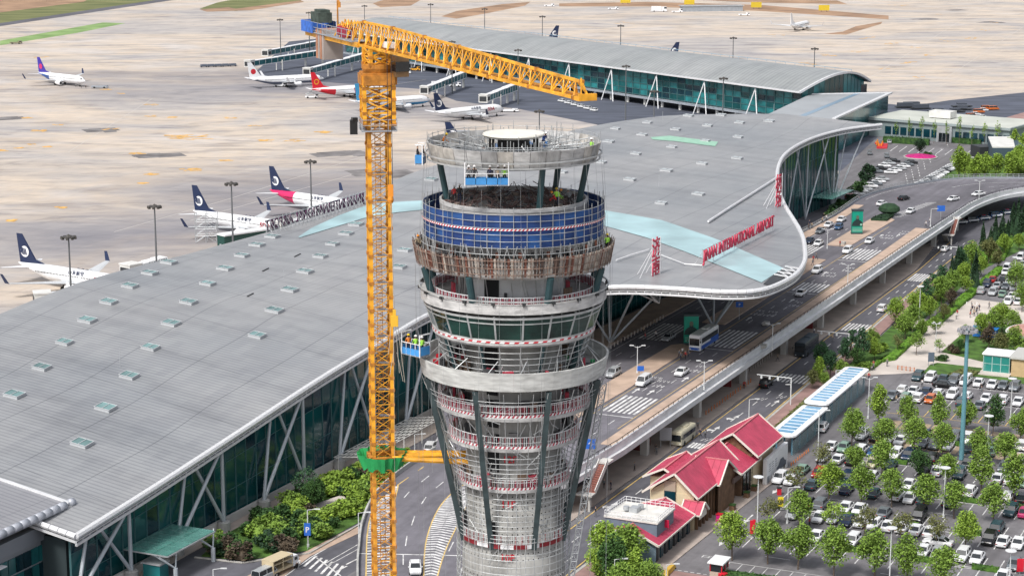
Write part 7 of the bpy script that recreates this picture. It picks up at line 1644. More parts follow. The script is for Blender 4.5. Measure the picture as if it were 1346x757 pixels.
for i, (x, y, k_, lf, s_) in enumerate(vg):
    q = P(x, y, 3.6*s_); tree(k_, (q.x, q.y, .07), '%s %s in the roadside garden strip, %s' % (['mid green', 'fresh green', 'dark green', 'olive', 'blue-green', 'bronze'][lf], {'pine': 'layered pine', 'tall': 'upright tree', 'round': 'bushy tree'}[k_], rankof(vg, vg[i])), 'trees in the roadside garden strip', lf, s_)
cyp = [(1259, 344, 1.0), (1283, 352, 1.25), (1292, 312, 1.0), (1301, 314, .75), (1308, 302, .95), (1317, 305, 1.25), (1331, 287, 1.1), (1338, 290, 1.3), (1325, 300, .8), (1345, 285, 1.0), (1252, 352, .8)]
for i, (x, y, s_) in enumerate(cyp): q = P(x, y, 4.5*s_); tree('cypress', (q.x, q.y, .07), 'dark narrow cypress above the roadside garden, %s from the left' % ORD[sorted(cyp).index(cyp[i])], 'cypresses in the roadside garden', 6, s_)
# plaza-side planting round the tall mast
pg = [(1205, 452, 'sparse', 0, .8), (1290, 430, 'round', 1, .9), (1305, 425, 'round', 0, .9), (1318, 420, 'round', 1, 1.0), (1300, 445, 'round', 5, .8), (1330, 428, 'round', 0, .8), (1315, 455, 'round', 3, .8), (1335, 450, 'round', 0, .9), (1268, 440, 'round', 0, .6), (1262, 456, 'round', 2, .5), (1255, 460, 'shrub', 5, 1.4), (1343, 465, 'round', 0, .7), (1180, 452, 'sparse', 3, .6), (1235, 455, 'sparse', 0, .5), (1238, 470, 'shrub', 2, 1.2), (1335, 370, 'round', 0, 1.0), (1344, 395, 'round', 0, .9), (1336, 352, 'sparse', 1, .7)]
for i, (x, y, k_, lf, s_) in enumerate(pg): q = P(x, y, 3.2*s_ if k_ != 'shrub' else .8); tree(k_, (q.x, q.y, .07), '%s %s by the plaza green, %s' % (['mid green', 'fresh green', 'dark green', 'olive', 'blue-green', 'bronze'][lf], {'sparse': 'thin young tree', 'round': 'bushy tree', 'shrub': 'low shrub'}[k_], rankof(pg, pg[i])), 'plants around the plaza green', lf, s_)
# shrubs scattered in the strip
sh = random.Random(5); 
for i in range(46):
    s0 = sh.uniform(62, 235); t0 = interp([(60, 64.3), (184, 61.5), (240, 60)], s0)+sh.uniform(.3, 3.2); q = W(s0, t0, .07)
    if 92 < s0 < 108: continue
    lf = sh.choice([0, 1, 1, 2, 3, 4, 5]); o = tree('shrub', q, 'low %s shrub between the pavement and the trees of the roadside garden' % ['mid green', 'fresh green', 'dark green', 'olive', 'blue-green', 'bronze'][lf], 'low %s shrubs of the roadside garden' % ['mid green', 'fresh green', 'dark green', 'olive', 'blue-green', 'bronze'][lf], lf, sh.uniform(.8, 1.6))
# bright wood at the upper right
flat('lawn', [(1236, 236), (1262, 215), (1290, 205), (1346, 190), (1480, 170), (1480, 236), (1346, 234)], .06, grass_m)
wd_ = []
for k in range(70):
    x = sh.uniform(1245, 1385); y = sh.uniform(196, 232)
    if y < 232-(x-1238)*.42 or (x < 1332 and y < 222): continue
    wd_.append((x, y))
for k, (x, y) in enumerate(sorted(wd_)):
    q = P(x, y, 3); tree('round' if k % 3 else 'tall', (q.x, q.y, .06), 'bright green leafy tree of the dense grove above the curving road', 'trees of the bright grove', 1, sh.uniform(1.0, 1.5))
for i in range(9):
    x = 1178+i*16.5; y = 186+i*1.0; q = P(x, y, 0); tree('sapling', q, 'slender sapling in front of the low office building, %s from the left' % ORD[i], 'saplings before the low office building', 1 if i > 5 else 0, .95+.1*(i % 3))
for a, b_, lb in ((1162, 1222, 'left of the entrance'), (1250, 1290, 'right of the entrance')):
    q0, q1 = P(a, 186, 0), P(b_, 190, 0); s0, t0 = ST(q0); s1, t1 = ST(q1); hedge('clipped_hedge', [(s0, t0), (s1, t1), (s1-4, t1+.5), (s0-4, t0+.5)], 2.2, 'dark hedge before the low office building '+lb, leaf[2], 11)
q = P(1209, 205, 0); tree('round', (q.x, q.y, .1), 'large dark rounded tree standing in the magenta flower bed', 'trees in the flower bed', 6, .95, sz=.95); q = P(1219, 206, 0); tree('shrub', (q.x, q.y, .4), 'small round dark shrub at the right of the flower bed', 'shrubs in the flower bed', 2, 1.2)
for i, (x, y) in enumerate([(1118, 262), (1108, 268), (1100, 276), (1130, 243), (1138, 232), (1125, 250), (1142, 222), (1095, 283)]): q = P(x, y, 1.5); tree('shrub', (q.x, q.y, .05), 'dark bushy shrub between terminal glass and far car park, %s from the left' % ORD[sorted([1118, 1108, 1100, 1130, 1138, 1125, 1142, 1095]).index(x)], 'shrubs by the terminal glass', 2 if i % 2 else 6, 2.2)
q = P(1169, 276, DZ+1.5); tree('topiary', (q.x, q.y, DZ+.1), 'low spreading clipped tree at the tip of the far traffic island', 'topiary', 6, .9)
hedge('clipped_hedge', [(213, 31), (221, 31.5), (223, 35), (214, 35.4)], .7, 'low dark hedge round the clipped tree on the far traffic island', leaf[6], 15, z=DZ+.15)
# garden by the left glass wall
flat('garden_bed', [(-85, 5.5), (-72, 2.2), (-60, 2.6), (-48, 4.5), (-30, 6), (-26, 10), (-46, 17), (-61, 19.5), (-76, 19), (-84, 12.5)], .12, grass_m, px=False)
gk = M(); gpo = [(-86, 5), (-85, 13), (-77, 20), (-61, 20.3), (-46, 17.8), (-26, 10.6)]
kerb(gpo, .3, .1, .3, 0, gk); structure(gk.build('kerb', kerb_m))
m = M(); m.prism([tuple(W(*q)[:2]) for q in ((-62, 10), (-56, 9), (-50, 10.5), (-53, 13.5), (-60, 14))], .12, .5); structure(m.build('paved_patio', pav_pale))
gs = random.Random(21); gl_ = []
for k in range(110):
    s0 = gs.uniform(-84, -27); lo_, hi_ = interp([(-85, 6), (-72, 3.2), (-60, 3.6), (-48, 5.5), (-27, 8)], s0), interp([(-85, 12), (-77, 18), (-61, 18.6), (-46, 15.6), (-27, 10)], s0); t0 = gs.uniform(lo_, hi_)
    if -62 < s0 < -50 and 9 < t0 < 14: continue
    lf = gs.choice([2, 2, 0]) if s0 < -64 else gs.choice([0, 1, 1, 1, 2]); lf = 5 if gs.random() < .07 else (6 if gs.random() < .12 else lf); gl_.append((s0, t0, lf))
for s0, t0, lf in gl_: tree('shrub', W(s0, t0, .12), 'low %s shrub packed into the garden bed beside the dark glass wall' % ['mid green', 'bright green', 'deep green', 'olive', 'blue-green', 'bronze', 'blackish green'][lf], '%s shrubs in the garden bed' % ['mid green', 'bright green', 'deep green', 'olive', 'blue-green', 'bronze', 'blackish green'][lf], lf, gs.uniform(1.2, 2.3))
q = P(402, 642, 2.5); tree('sparse', (q.x, q.y, .12), 'airy tree growing by the dark glass wall', 'garden trees', 4, .95); q = P(413, 655, 2.2); tree('round', (q.x, q.y, .12), 'bushy deep green tree at the right foot of the airy tree', 'garden trees', 2, .75)
# bottom-centre tree clump
flat('lawn', [(-110, 62), (-57, 60.5), (-58, 66), (-60, 70), (-66, 74), (-110, 76)], .08, grass_m, px=False)
for i, (x, y, lf, s_, k_) in enumerate([(793, 712, 1, 1.1, 'round'), (822, 718, 0, 1.15, 'round'), (808, 738, 2, 1.0, 'round'), (835, 745, 1, .9, 'tall'), (840, 716, 1, .8, 'sparse'), (785, 738, 1, .85, 'round'), (855, 758, 0, .8, 'round'), (815, 765, 0, .9, 'round')]):
    q = P(x, y, 4*s_); tree(k_, (q.x, q.y, .08), '%s tree of the clump below the terrace building, %s' % (['mid green', 'bright yellow-green', 'deep green'][lf], ['upper left', 'top middle', 'centre', 'lower right', 'thin one by the gable', 'lower left', 'far right at the bottom', 'bottom middle'][i]), 'trees of the bottom clump', lf, s_)
# ================================================================ VEHICLES ON THE ROADS
rd = [(1159, 267, 'white', 'saloon', 1, 'on the far bend left of the black saloon'), (1188, 260, 'black', 'saloon', 1, 'on the far bend above the clipped tree'), (1197, 277, 'white', 'saloon', 0, 'beside the striped gore of the far island'), (1253, 261, 'white', 'saloon', 0, 'in the middle of the upper right bend'), (1286, 254.5, 'white', 'saloon', 0, 'farthest right on the upper bend'),
      (1106, 288, 'white', 'saloon', 0, 'by the kerb nearest the terminal glass'), (1089, 295, 'white', 'saloon', 0, 'at the kerb, second from the terminal glass'), (1102.5, 298, 'blue', 'hatchback', 0, 'left of the far green advertising pillar'), (1078, 303, 'grey', 'saloon', 0, 'at the kerb, third in the queue'), (1064, 316, 'navy', 'saloon', 0, 'at the kerb, fourth in the queue'), (1076, 319, 'white', 'saloon', 0, 'beside the navy car of the kerb queue'),
      (1143, 316, 'white', 'saloon', 0, 'on the far crossing right of the advertising pillar'), (1114, 329, 'white', 'suv', 0, 'left of the far crossing by the island tip'), (1074, 355, 'white', 'suv', 0, 'with open door beside the terminal nose'), (1053, 384.5, 'white', 'saloon', 0, 'on the crossing in front of the terminal nose'), (896, 488, 'white', 'saloon', 0, 'between the coach and the near van'), (846, 501, 'white', 'van', 0, 'beside the near traffic island'),
      (806, 490, 'silver', 'suv', 0, 'right of the tower ring'), (879, 442.5, 'silver', 'saloon', 0, 'in the canopy shade behind the near pillar')]
for x, y, c, k_, dr, lb in rd:
    q = P(x, y, DZ+.7); s0, t0 = ST(q); hd_ = HD if s0 < 225 else HD-(s0-225)*.012; car(k_, c, (q.x, q.y, DZ+.02), hd_+math.pi*(0 if dr else 1), '%s %s on the elevated road %s' % (c, k_, lb), 'cars on the elevated road')
q = P(546, 745, 4.2); car('saloon', 'white', (q.x, q.y, 3.62), math.pi/2+.06+math.pi, 'white saloon coming down the curved ramp at the bottom', 'cars on the elevated road')
for x, y, c, k_, lb in [(1242, 327, 'white', 'saloon', 'on the ground road past the far crossing'), (1160, 405.5, 'white', 'suv', 'at the middle ground crossing'), (1007, 504, 'black', 'suv', 'on the ground road before the near crossing')]:
    q = P(x, y, .7); car(k_, c, (q.x, q.y, .08), HD+math.pi*.0, '%s %s %s' % (c, k_, lb), 'cars on the ground road')
for i, (x, y) in enumerate([(1263, 292), (1278, 289.5), (1293, 286.5), (1309, 283), (1324, 279)]):
    q = P(x, y, .7); t = car('suv' if i % 2 else 'saloon', 'navy' if i < 2 else 'blue', (q.x, q.y, .08), HD-.75, 'blue and white police car under the bend, %s from the left' % ORD[i], 'police cars parked under the bend'); m = M(); m.box((0, 0, 1.52), (.4, 1.2, .14)); child('light_bar', m.mesh('light_bar', redp), t); m = M(); [m.box((0, s_*.93, .75), (3.6, .04, .35)) for s_ in (-1, 1)]; m.box((1.4, 0, 1.0), (1.0, 1.4, .06)); child('white_stripe', m.mesh('white_stripe', white), t)
for i, (x, y) in enumerate([(566, 588), (580, 583)]): q = P(x, y, .7); car('suv', 'white', (q.x, q.y, .08), HD+.3, 'white suv %s of two parked behind the yellow tie arms' % ['left', 'right'][i], 'cars parked by the pergola')
bus('coach', 'white and blue coach stopped beside the near green advertising pillar', 'coach', tuple(P(925, 455, DZ))[:2]+(DZ+.02,), HD+math.pi, 11.5, 2.5, 3.5, white, mat('coach_blue', (.02, .1, .42), .35), roofm=mat('coach_roof', (.55, .56, .55), .5))
bus('coach', 'black bus driving on the ground road', 'bus', tuple(P(1060, 464, 0))[:2]+(.08,), HD+math.pi, 10.5, 2.5, 3.3, mat('bus_black', (.02, .03, .04), .3), roofm=mat('bus_roof', (.05, .07, .09), .4))
bus('minibus', 'cream minibus parked under the elevated road', 'minibus', tuple(P(898, 581, 0))[:2]+(.08,), HD+math.pi, 7.6, 2.2, 2.8, mat('minibus_cream', (.5, .47, .36), .4))
t = thing('box_truck', 'small truck with an open beige box beside the bottom left crossing', 'truck', tuple(P(372, 750, 0))[:2]+(.08,), HD-.15); m = M(); m.box((-1.2, 0, 1.9), (4.6, 2.2, .1)); m.box((-1.2, 0, .8), (4.6, 2.2, .3)); m.box((-1.2, 1.08, 1.5), (4.6, .08, 2.0)); m.box((-3.45, 0, 1.5), (.08, 2.2, 2.0)); m.box((-1.2, 0, 2.55), (4.6, 2.3, .1)); [m.box((x, -1.08, 1.6), (.12, .1, 1.8)) for x in (-3.4, -1.2, 1.0)]; m.build('cargo_box', mat('beige_box', (.5, .42, .28), .7), t, world=False)
m = M(); loft(m, [[(x, -1.0, .5), (x, -1.0, h), (x, 1.0, h), (x, 1.0, .5)] for x, h in ((1.15, 2.1), (2.3, 2.1), (2.75, 1.3), (2.8, .6))]); m.build('cab', white, t, world=False); m = M(); m.box((2.5, 0, 1.6), (.3, 1.8, .55)); m.box((1.9, 0, 1.6), (.7, 2.04, .5)); m.build('windows', carglass, t, world=False)
for x in (-2.4, 2.0):
    for s_ in (-1, 1): m = M(); m.tube((x, s_*.75, .4), (x, s_*1.05, .4), .4, 10); m.build('wheel', tyre, t, world=False)
q = P(349, 757, .5); car('van', 'silver', (q.x, q.y, .08), HD-.1, 'pale grey van cut by the bottom edge left of the beige truck', 'vehicles at the bottom left')
# left ground road, crossing, arrows
lr = M()
for k in range(9): a = P(398+k*4, 757-k*7.5, 0); lr.bar((a.x-1.9, a.y+.4, .075), (a.x+2.0, a.y+1.6, .075), .5, .01) if 0 else None
for k in range(7): a, b_ = P(392+k*7.5, 741+k*3.4, 0), P(409+k*7.0, 728+k*2.6, 0) ; pline(lr, [a, b_], .08, .42)
pline(lr, [P(416, 733), P(448, 757)], .082, .25); pline(lr, [P(330, 790), P(408, 733), P(470, 697)], .08, .2); pline(lr, [P(425, 742), P(470, 716)], .08, .16); pline(lr, [P(430, 744), P(470, 722)], .08, .16)
for x, y in ((452, 709), (440, 752), (455, 742)): pline(lr, [P(x, y), P(x+16, y-8)], .081, .3)
structure(lr.build('ground_road_marking', paint_w))
flat('left_pavement', [(300, 770), (372, 733), (392, 730), (470, 690), (474, 700), (408, 731), (330, 790)], .1, pav)
# ================================================================ RED-ROOFED BUILDINGS
rtile = mat('red_roof_metal', (.44, .05, .10), .55, var=.16, scale=.5, detail=7)
cream = mat('cream_wall', (.60, .50, .34), .8, var=.08, scale=.3); brownw = mat('brown_timber', (.16, .09, .05), .8, var=.3, scale=1); trimw = mat('trim_white', (.65, .62, .56), .6)
def gable(th_, s0, s1, tl, tm_, tr_, ze, zr, oh=.5, ribs=True, along='s'):
    # ridge along s at t=tm_; slopes to tl and tr_ ; standing seams are strips of their own
    def Q(s, t, z): return W(s, t, z) if along == 's' else W(t, s, z)
    n = max(3, int(abs(s1-s0)/1.0))
    for side, te in ((0, tl), (1, tr_)):
        for k in range(n):
            a, b_ = s0+(s1-s0)*k/n, s0+(s1-s0)*(k+1)/n; m = M(); g = .04*(1 if s1 > s0 else -1)
            p = [Q(a+g, te, ze), Q(b_-g, te, ze), Q(b_-g, tm_, zr), Q(a+g, tm_, zr)]; dn = Vector((0, 0, -.18)); m.raw(p+[x+dn for x in p], [(0, 1, 2, 3), (7, 6, 5, 4), (0, 4, 5, 1), (1, 5, 6, 2), (2, 6, 7, 3), (3, 7, 4, 0)]); m.build('roof_panel', rtile, th_)
        m = M(); p = [Q(s0, te, ze), Q(s1, te, ze), Q(s1, tm_, zr), Q(s0, tm_, zr)]; m.face([x+Vector((0, 0, -.1)) for x in p])
        m.bar(Q(s0, te, ze), Q(s0, tm_, zr+.02), .22, .3, 1); m.bar(Q(s1, te, ze), Q(s1, tm_, zr+.02), .22, .3, 1); m.bar(Q(s0, te, ze-.08), Q(s1, te, ze-.08), .18, .22, 1); m.build('roof_trim', [rtile, trimw], th_)
    m = M(); m.bar(Q(s0, tm_, zr+.05), Q(s1, tm_, zr+.05), .3, .16); m.build('ridge_cap', mat('ridge_pink', (.55, .18, .2), .5), th_)
def wallbox(th_, pts, z0, z1, m_, name='wall'): m = M(); m.prism([tuple(W(*q)[:2]) for q in pts], z0, z1); return m.build(name, m_, th_)
def gablewall(th_, s, tl, tm_, tr_, ze, zr, m_, z0=0):
    m = M(); f = [W(s, tl, z0), W(s, tr_, z0), W(s, tr_, ze), W(s, tm_, zr), W(s, tl, ze)]; m.face(f); m.face([p+Du*.15 for p in f][::-1]); m.build('gable_wall', m_, th_)
RB = thing('station_building', 'larger red-roofed cream building with a cross gable and dark timber front', 'building', W(-25, 66, 0))
wallbox(RB, ((-42, 62.7), (-20, 62.4), (-20, 70), (-42, 70)), 0, 6, cream); gablewall(RB, -41.9, 62.7, 67, 70, 6, 8.9, cream)
gable(RB, -43, -21.5, 61.6, 67.0, 71, 5.8, 9.4)
m = M(); p = W(-42.1, 66); m.box((p.x, p.y, 5.5), (.3, 1.9, 1.5), HD); m.build('window', tealglass3, RB); m = M(); m.box((p.x, p.y, 7.1), (.24, 1.9, 1.7), HD); m.build('panel', mat('taupe_panel', (.35, .28, .22), .8), RB)
# cross gable towards the lane
gable(RB, 66, 71.6, -34, -30, -25, 5.6, 8.7, along='t')
m = M(); f = [W(-33.6, 71.2, 0), W(-25.4, 71.2, 0), W(-25.4, 71.2, 5.8), W(-30, 71.2, 8.3), W(-33.6, 71.2, 5.8)]; m.face(f); m.face([x-Nu*.2 for x in f][::-1]); m.build('gable_wall', brownw, RB)
gable(RB, -33, -22, 57.8, 61.5, 64.5, 5.0, 6.8)
wallbox(RB, ((-32, 58.8), (-22.5, 58.8), (-22.5, 63), (-32, 63)), 0, 5.0, cream)
for i in range(14):
    s = -41.5+i*1.65; m = M(); m.prism([tuple(W(*q)[:2]) for q in ((s, 70.1), (s+.35, 70.1), (s+.35, 70.5), (s, 70.5))], 0, 5.6); m.build('timber_post', brownw, RB)
    m = M(); m.prism([tuple(W(*q)[:2]) for q in ((s+.4, 70.05), (s+1.6, 70.05), (s+1.6, 70.15), (s+.4, 70.15))], .4, 4.9); m.build('window', [carglass, tealglass3][i % 2], RB)
m = M(); p = W(-25, 71.5); m.box((p.x, p.y, 4.3), (4.2, .25, .9), HD); m.build('sign_board', mat('sign_brown', (.12, .08, .07), .6), RB)
MB_ = thing('station_annex', 'narrow red-roofed annex with its small gable between the two larger roofs', 'building', W(-19, 68, 0))
gable(MB_, -26, -15.5, 63.5, 67.4, 72.6, 5.3, 8.0); wallbox(MB_, ((-22, 64), (-16, 64), (-16, 71.3), (-22, 71.3)), 0, 5.2, brownw)
m = M(); [m.prism([tuple(W(*q)[:2]) for q in ((s, 71.4), (s+1.2, 71.4), (s+1.2, 71.5), (s, 71.5))], .3, 4.4) for s in (-21.5, -19.6, -17.7)]; m.build('window', carglass, MB_)
NB_ = thing('far_station_building', 'red-roofed building at the upper end with a white advertising wall', 'building', W(-10, 68, 0))
gable(NB_, -18.5, -4.5, 62.6, 68.4, 73, 6.3, 9.8); wallbox(NB_, ((-17.5, 63.5), (-5.5, 63.5), (-5.5, 71.5), (-17.5, 71.5)), 0, 6.2, cream); gablewall(NB_, -17.6, 63.5, 68.4, 71.5, 6.2, 9.0, brownw)
AW = thing('advertising_wall', 'white wall with a large car advertisement beside the red-roofed building', 'billboard', W(-8, 73.2, 0))
m = M(); m.prism([tuple(W(*q)[:2]) for q in ((-14, 72.5), (-2, 72.5), (-2, 73.2), (-14, 73.2))], .05, 4.6); m.build('panel', white, AW)
m = M(); 
def onwall(u, z, off=.05): return W(-14+u, 73.2+off, z)
pts = [(5.2, .9), (5.6, 1.6), (6.6, 1.9), (7.6, 2.7), (9.2, 2.7), (10.2, 1.9), (11, 1.7), (11.1, .9)]; m.face([onwall(*q) for q in pts]); m.build('printed_car', mat('print_grey', (.08, .1, .14), .5), AW)
m = M(); [m.face([onwall(u+math.cos(a*.7)*.42, .85+math.sin(a*.7)*.42, .07) for a in range(9)]) for u in (6.6, 9.9)]; m.build('printed_wheel', mat('print_dark', (.02, .02, .02), .6), AW)
m = M(); [m.face([onwall(*q, .06) for q in ((u, z), (u+1.2, z), (u+1.2, z+.12), (u, z+.12))]) for u in (1, 2.6, 4.4) for z in (2.2, 2.6, 3.0, 3.4)]; m.face([onwall(*q, .05) for q in ((.3, .3), (1.4, .3), (1.4, 1.5), (.3, 1.5))]); m.build('printed_lines', mat('print_mid', (.25, .27, .3), .6), AW)
# terrace building
B3 = thing('terrace_building', 'low red-roofed building with a white flat terrace on slate walls', 'building', W(-52, 66, 0))
slate = mat('slate_clad', (.13, .18, .23), .6, var=.1)
wallbox(B3, ((-59, 61.5), (-43, 61), (-43, 69.2), (-59.5, 69.8)), 0, 3.9, offwhite); 
gable(B3, -61, -44.6, 60.3, 66.2, 71.2, 3.7, 5.9)
wallbox(B3, ((-58.6, 61.6), (-51, 61.9), (-51, 69.9), (-58.6, 70.0)), 3.2, 6.3, slate, 'terrace_wall'); wallbox(B3, ((-58.8, 61.4), (-50.8, 61.7), (-50.8, 70.1), (-58.8, 70.2)), 6.3, 6.55, mat('terrace_top', (.6, .59, .56), .8, var=.15), 'terrace_roof')
m = M(); cs = [W(-58.7, 61.5, 6.5), W(-50.9, 61.8, 6.5), W(-50.9, 70, 6.5), W(-58.7, 70.1, 6.5)]; railing(cs+[cs[0]], .9, .8, .06, (.5, 1), m); m.build('terrace_rail', white, B3)
m = M(); q = W(-55, 65, 6.9); m.box(q, (1.6, 1.3, .8), HD); m.tube(q+Vector((-1.3, 0, 0)), q+Vector((-1.3, 0, .5)), .5, 10); m.tube(q+Vector((1.0, .9, 0)), q+Vector((1.0, .9, .5)), .45, 10); m.tube(q+Nu*2, q+Nu*2+Vector((0, 0, 2.4)), .04, 4); m.build('rooftop_fan', steel, B3)
m = M(); f = [W(-60.4, 62, 0), W(-60.4, 70.6, 0), W(-60.4, 70.6, 3.8), W(-60.4, 66.2, 5.9), W(-60.4, 62, 4.2)]; m.face(f); m.build('gable_wall', slate, B3)
gable(B3, 68.5, 72.0, -44.4, -42.4, -40.4, 3.6, 5.2, along='t')
m = M(); m.face([W(-44.2, 71.7, 2.8), W(-40.6, 71.7, 2.8), W(-40.6, 71.7, 3.7), W(-42.4, 71.7, 5.0), W(-44.2, 71.7, 3.7)]); m.build('gable_wall', trimw, B3)
for i in range(8): s = -58.5+i*2; m = M(); m.prism([tuple(W(*q)[:2]) for q in ((s, 69.7), (s+1.1, 69.7), (s+1.1, 69.95), (s, 69.95))], .3, 3.3); m.build('window', [dark, tealglass3][i % 2], B3)
m = M(); p = W(-55, 70.2); m.box((p.x, p.y, 5.3), (.2, .9, 1.2), HD+.0); m.build('red_emblem', crimson, B3)
m = M(); m.prism([tuple(W(*q)[:2]) for q in ((-62, 69.4), (-3, 69.8), (-3, 74.2), (-16, 73.6), (-62, 72.2))], .05, .2); structure(m.build('shop_pavement', pav_grey))
for i, s in enumerate((-36, -34, -29.5, -22, -18)): q = W(s, 72.3, .2); t = thing('bin' if i else 'pink_box', ('bright pink box on the pavement by the timber front' if i == 0 else 'brown planter box on the pavement, %s along the timber front' % ORD[i]), 'box' if i == 0 else 'planter', q, HD, None if i == 0 else 'planters by the timber front'); m = M(); m.box((0, 0, .6 if i == 0 else .45), (1.0, .9, 1.2 if i == 0 else .9), 0, 0, .92); m.build('box', mat('hot_pink', (.6, .01, .2), .5) if i == 0 else brownw, t, world=False); m = M(); m.box((0, 0, 1.25 if i == 0 else .92), (1.1, 1.0, .1)); m.build('lid', redp if i == 0 else leaf[2], t, world=False)
# ================================================================ WALKWAY ROOFS
def walkroof(s0, s1, z, label, panes=6):
    t = thing('walkway_canopy', label, 'canopy', W((s0+s1)/2, 70, 0)); tl, tr_ = 67.6, 72.6; K = 5
    def q(s, tt, zz): return W(s, tt, zz)
    ring_o = []; cr_ = 1.4
    for cs, ct, a0 in ((s1-cr_, tr_-cr_, 0), (s0+cr_, tr_-cr_, 90), (s0+cr_, tl+cr_, 180), (s1-cr_, tl+cr_, 270)):
        for k in range(K): a = rad(a0+90*k/(K-1)); ring_o.append((cs+cr_*math.cos(a), ct+cr_*math.sin(a)))
    m = M(); inn = [(s0+1.4, tl+1.0), (s1-1.4, tr_-1.0)]; n = len(ring_o); ri = [(min(max(s, inn[0][0]), inn[1][0]), min(max(tt, inn[0][1]), inn[1][1])) for s, tt in ring_o]
    for i in range(n):
        j = (i+1) % n; m.face([q(*ring_o[i], z), q(*ring_o[j], z), q(*ri[j], z+.12), q(*ri[i], z+.12)]); m.face([q(*ring_o[i], z-.3), q(*ring_o[j], z-.3), q(*ring_o[j], z), q(*ring_o[i], z)]); m.face([q(*ring_o[i], z-.3), q(*ri[i], z-.3), q(*ri[j], z-.3), q(*ring_o[j], z-.3)])
    m.build('white_frame', white, t); n = int((s1-s0-2.8)/2.0)
    for k in range(n):
        a = s0+1.4+(s1-s0-2.8)*k/n; b_ = s0+1.4+(s1-s0-2.8)*(k+1)/n; m = M(); m.prism([tuple(q(*x, 0)[:2]) for x in ((a+.06, tl+1), (b_-.06, tl+1), (b_-.06, tr_-1), (a+.06, tr_-1))], z+.04, z+.1); m.build('glass_panel', mat('blue_canopy_glass', (.16, .34, .52), .25, var=.15, scale=.5), t)
        m = M(); m.bar(q(a, tl+1, z+.14), q(a, tr_-1, z+.14), .14, .1); m.build('glazing_bar', white, t)
    for k in range(int((s1-s0)/5)+1):
        s = s0+1.5+k*(s1-s0-3)/max(1, int((s1-s0)/5)); 
        for tt in (tl+1.2, tr_-.9): m = M(); m.bar(q(s, tt, 0.05), q(s, tt, z-.2), .28, .28); m.build('post', mat('post_blue_grey', (.09, .2, .28), .5), t)
    n = int((s1-s0-1)/2.4)
    for k in range(n): m = M(); a = s0+.5+k*2.4; m.prism([tuple(q(*x, 0)[:2]) for x in ((a+.04, tr_-.55), (a+2.34, tr_-.55), (a+2.34, tr_-.5), (a+.04, tr_-.5))], .1, z-1.1); m.build('side_glass', mat('pale_side_glass', (.35, .52, .55), .15, alpha=.3), t)
    return t
walkroof(4, 26.5, 3.9, 'nearer white-framed walkway canopy with blue glass, lower of the two'); walkroof(25.2, 56, 4.6, 'farther white-framed walkway canopy with blue glass, higher of the two')
# ================================================================ KIOSKS AND ROUND PAVILION
K1 = thing('glass_kiosk', 'green glass kiosk with a flat white roof beside the beige block', 'kiosk', W(83, 93, 0)); c = W(83, 93)
def kb_(a, b_, z): return W(83+a, 93+b_, z)
for i in range(3):
    for j in range(2):
        m = M(); m.face([kb_(-2.4, -2.7+i*1.8+.05, .4+j*1.7), kb_(-2.4, -2.7+(i+1)*1.8-.05, .4+j*1.7), kb_(-2.4, -2.7+(i+1)*1.8-.05, 2.0+j*1.7), kb_(-2.4, -2.7+i*1.8+.05, 2.0+j*1.7)]); m.build('glass_pane', mat('kiosk_glass', (.03, .25, .22), .12, alpha=.85), K1)
m = M(); m.prism([tuple(kb_(*q, 0)[:2]) for q in ((-1.9, -2.3), (2.4, -2.3), (2.4, 2.3), (-1.9, 2.3))], .1, 3.6); m.build('inner_block', mat('kiosk_inner', (.03, .09, .09), .7), K1)
m = M(); m.prism([tuple(kb_(*q, 0)[:2]) for q in ((-2.7, -3), (2.7, -3), (2.7, 3), (-2.7, 3))], 3.9, 4.2); m.build('roof', white, K1); m = M()
for a in (-2.4, 2.4):
    for b_ in (-2.7, -.9, .9, 2.7): m.bar(kb_(a, b_, 0), kb_(a, b_, 3.9), .14, .14)
for z in (.35, 2.05, 3.7): m.bar(kb_(-2.4, -2.7, z), kb_(-2.4, 2.7, z), .1, .1); m.bar(kb_(-2.4, 2.7, z), kb_(2.4, 2.7, z), .1, .1)
m.build('frame', mat('kiosk_frame', (.35, .5, .48), .5), K1); m = M(); m.prism([tuple(kb_(*q, 0)[:2]) for q in ((-5, -3.2), (3, -3.2), (3, 3.2), (-5, 3.2))], .08, .35); m.build('base_step', pav_pale, K1)
K2 = thing('beige_block', 'beige tiled block with a flat grey roof cut by the right edge', 'building', W(86, 100, 0)); wallbox(K2, ((79.5, 96.3), (88, 96.3), (88, 112), (79.5, 112)), .05, 3.9, mat('beige_tiles', (.5, .36, .2), .8, var=.1, scale=1)); wallbox(K2, ((79, 95.9), (88.5, 95.9), (88.5, 112), (79, 112)), 3.9, 4.3, mat('grey_cap', (.45, .45, .43), .7), 'roof')
RP = thing('round_pavilion', 'round pavilion with a pink tiled roof cut by the right edge', 'pavilion', W(108, 97, 0)); c = W(108, 98); m = M(); m.lathe((c.x, c.y, 0), [(7.0, 0), (7.0, 3.2)], 40); m.build('wall', mat('pavilion_wall', (.12, .13, .14), .6), RP); m = M(); m.lathe((c.x, c.y, 0), [(8.3, 3.2), (8.5, 3.5), (8.3, 3.75), (7.8, 3.85)], 40); m.build('eave', offwhite, RP); m = M(); m.lathe((c.x, c.y, 0), [(7.8, 3.85), (0, 5.2)], 40); m.build('roof', mat('pink_tile_roof', (.45, .24, .2), .8, var=.15, scale=.5), RP)
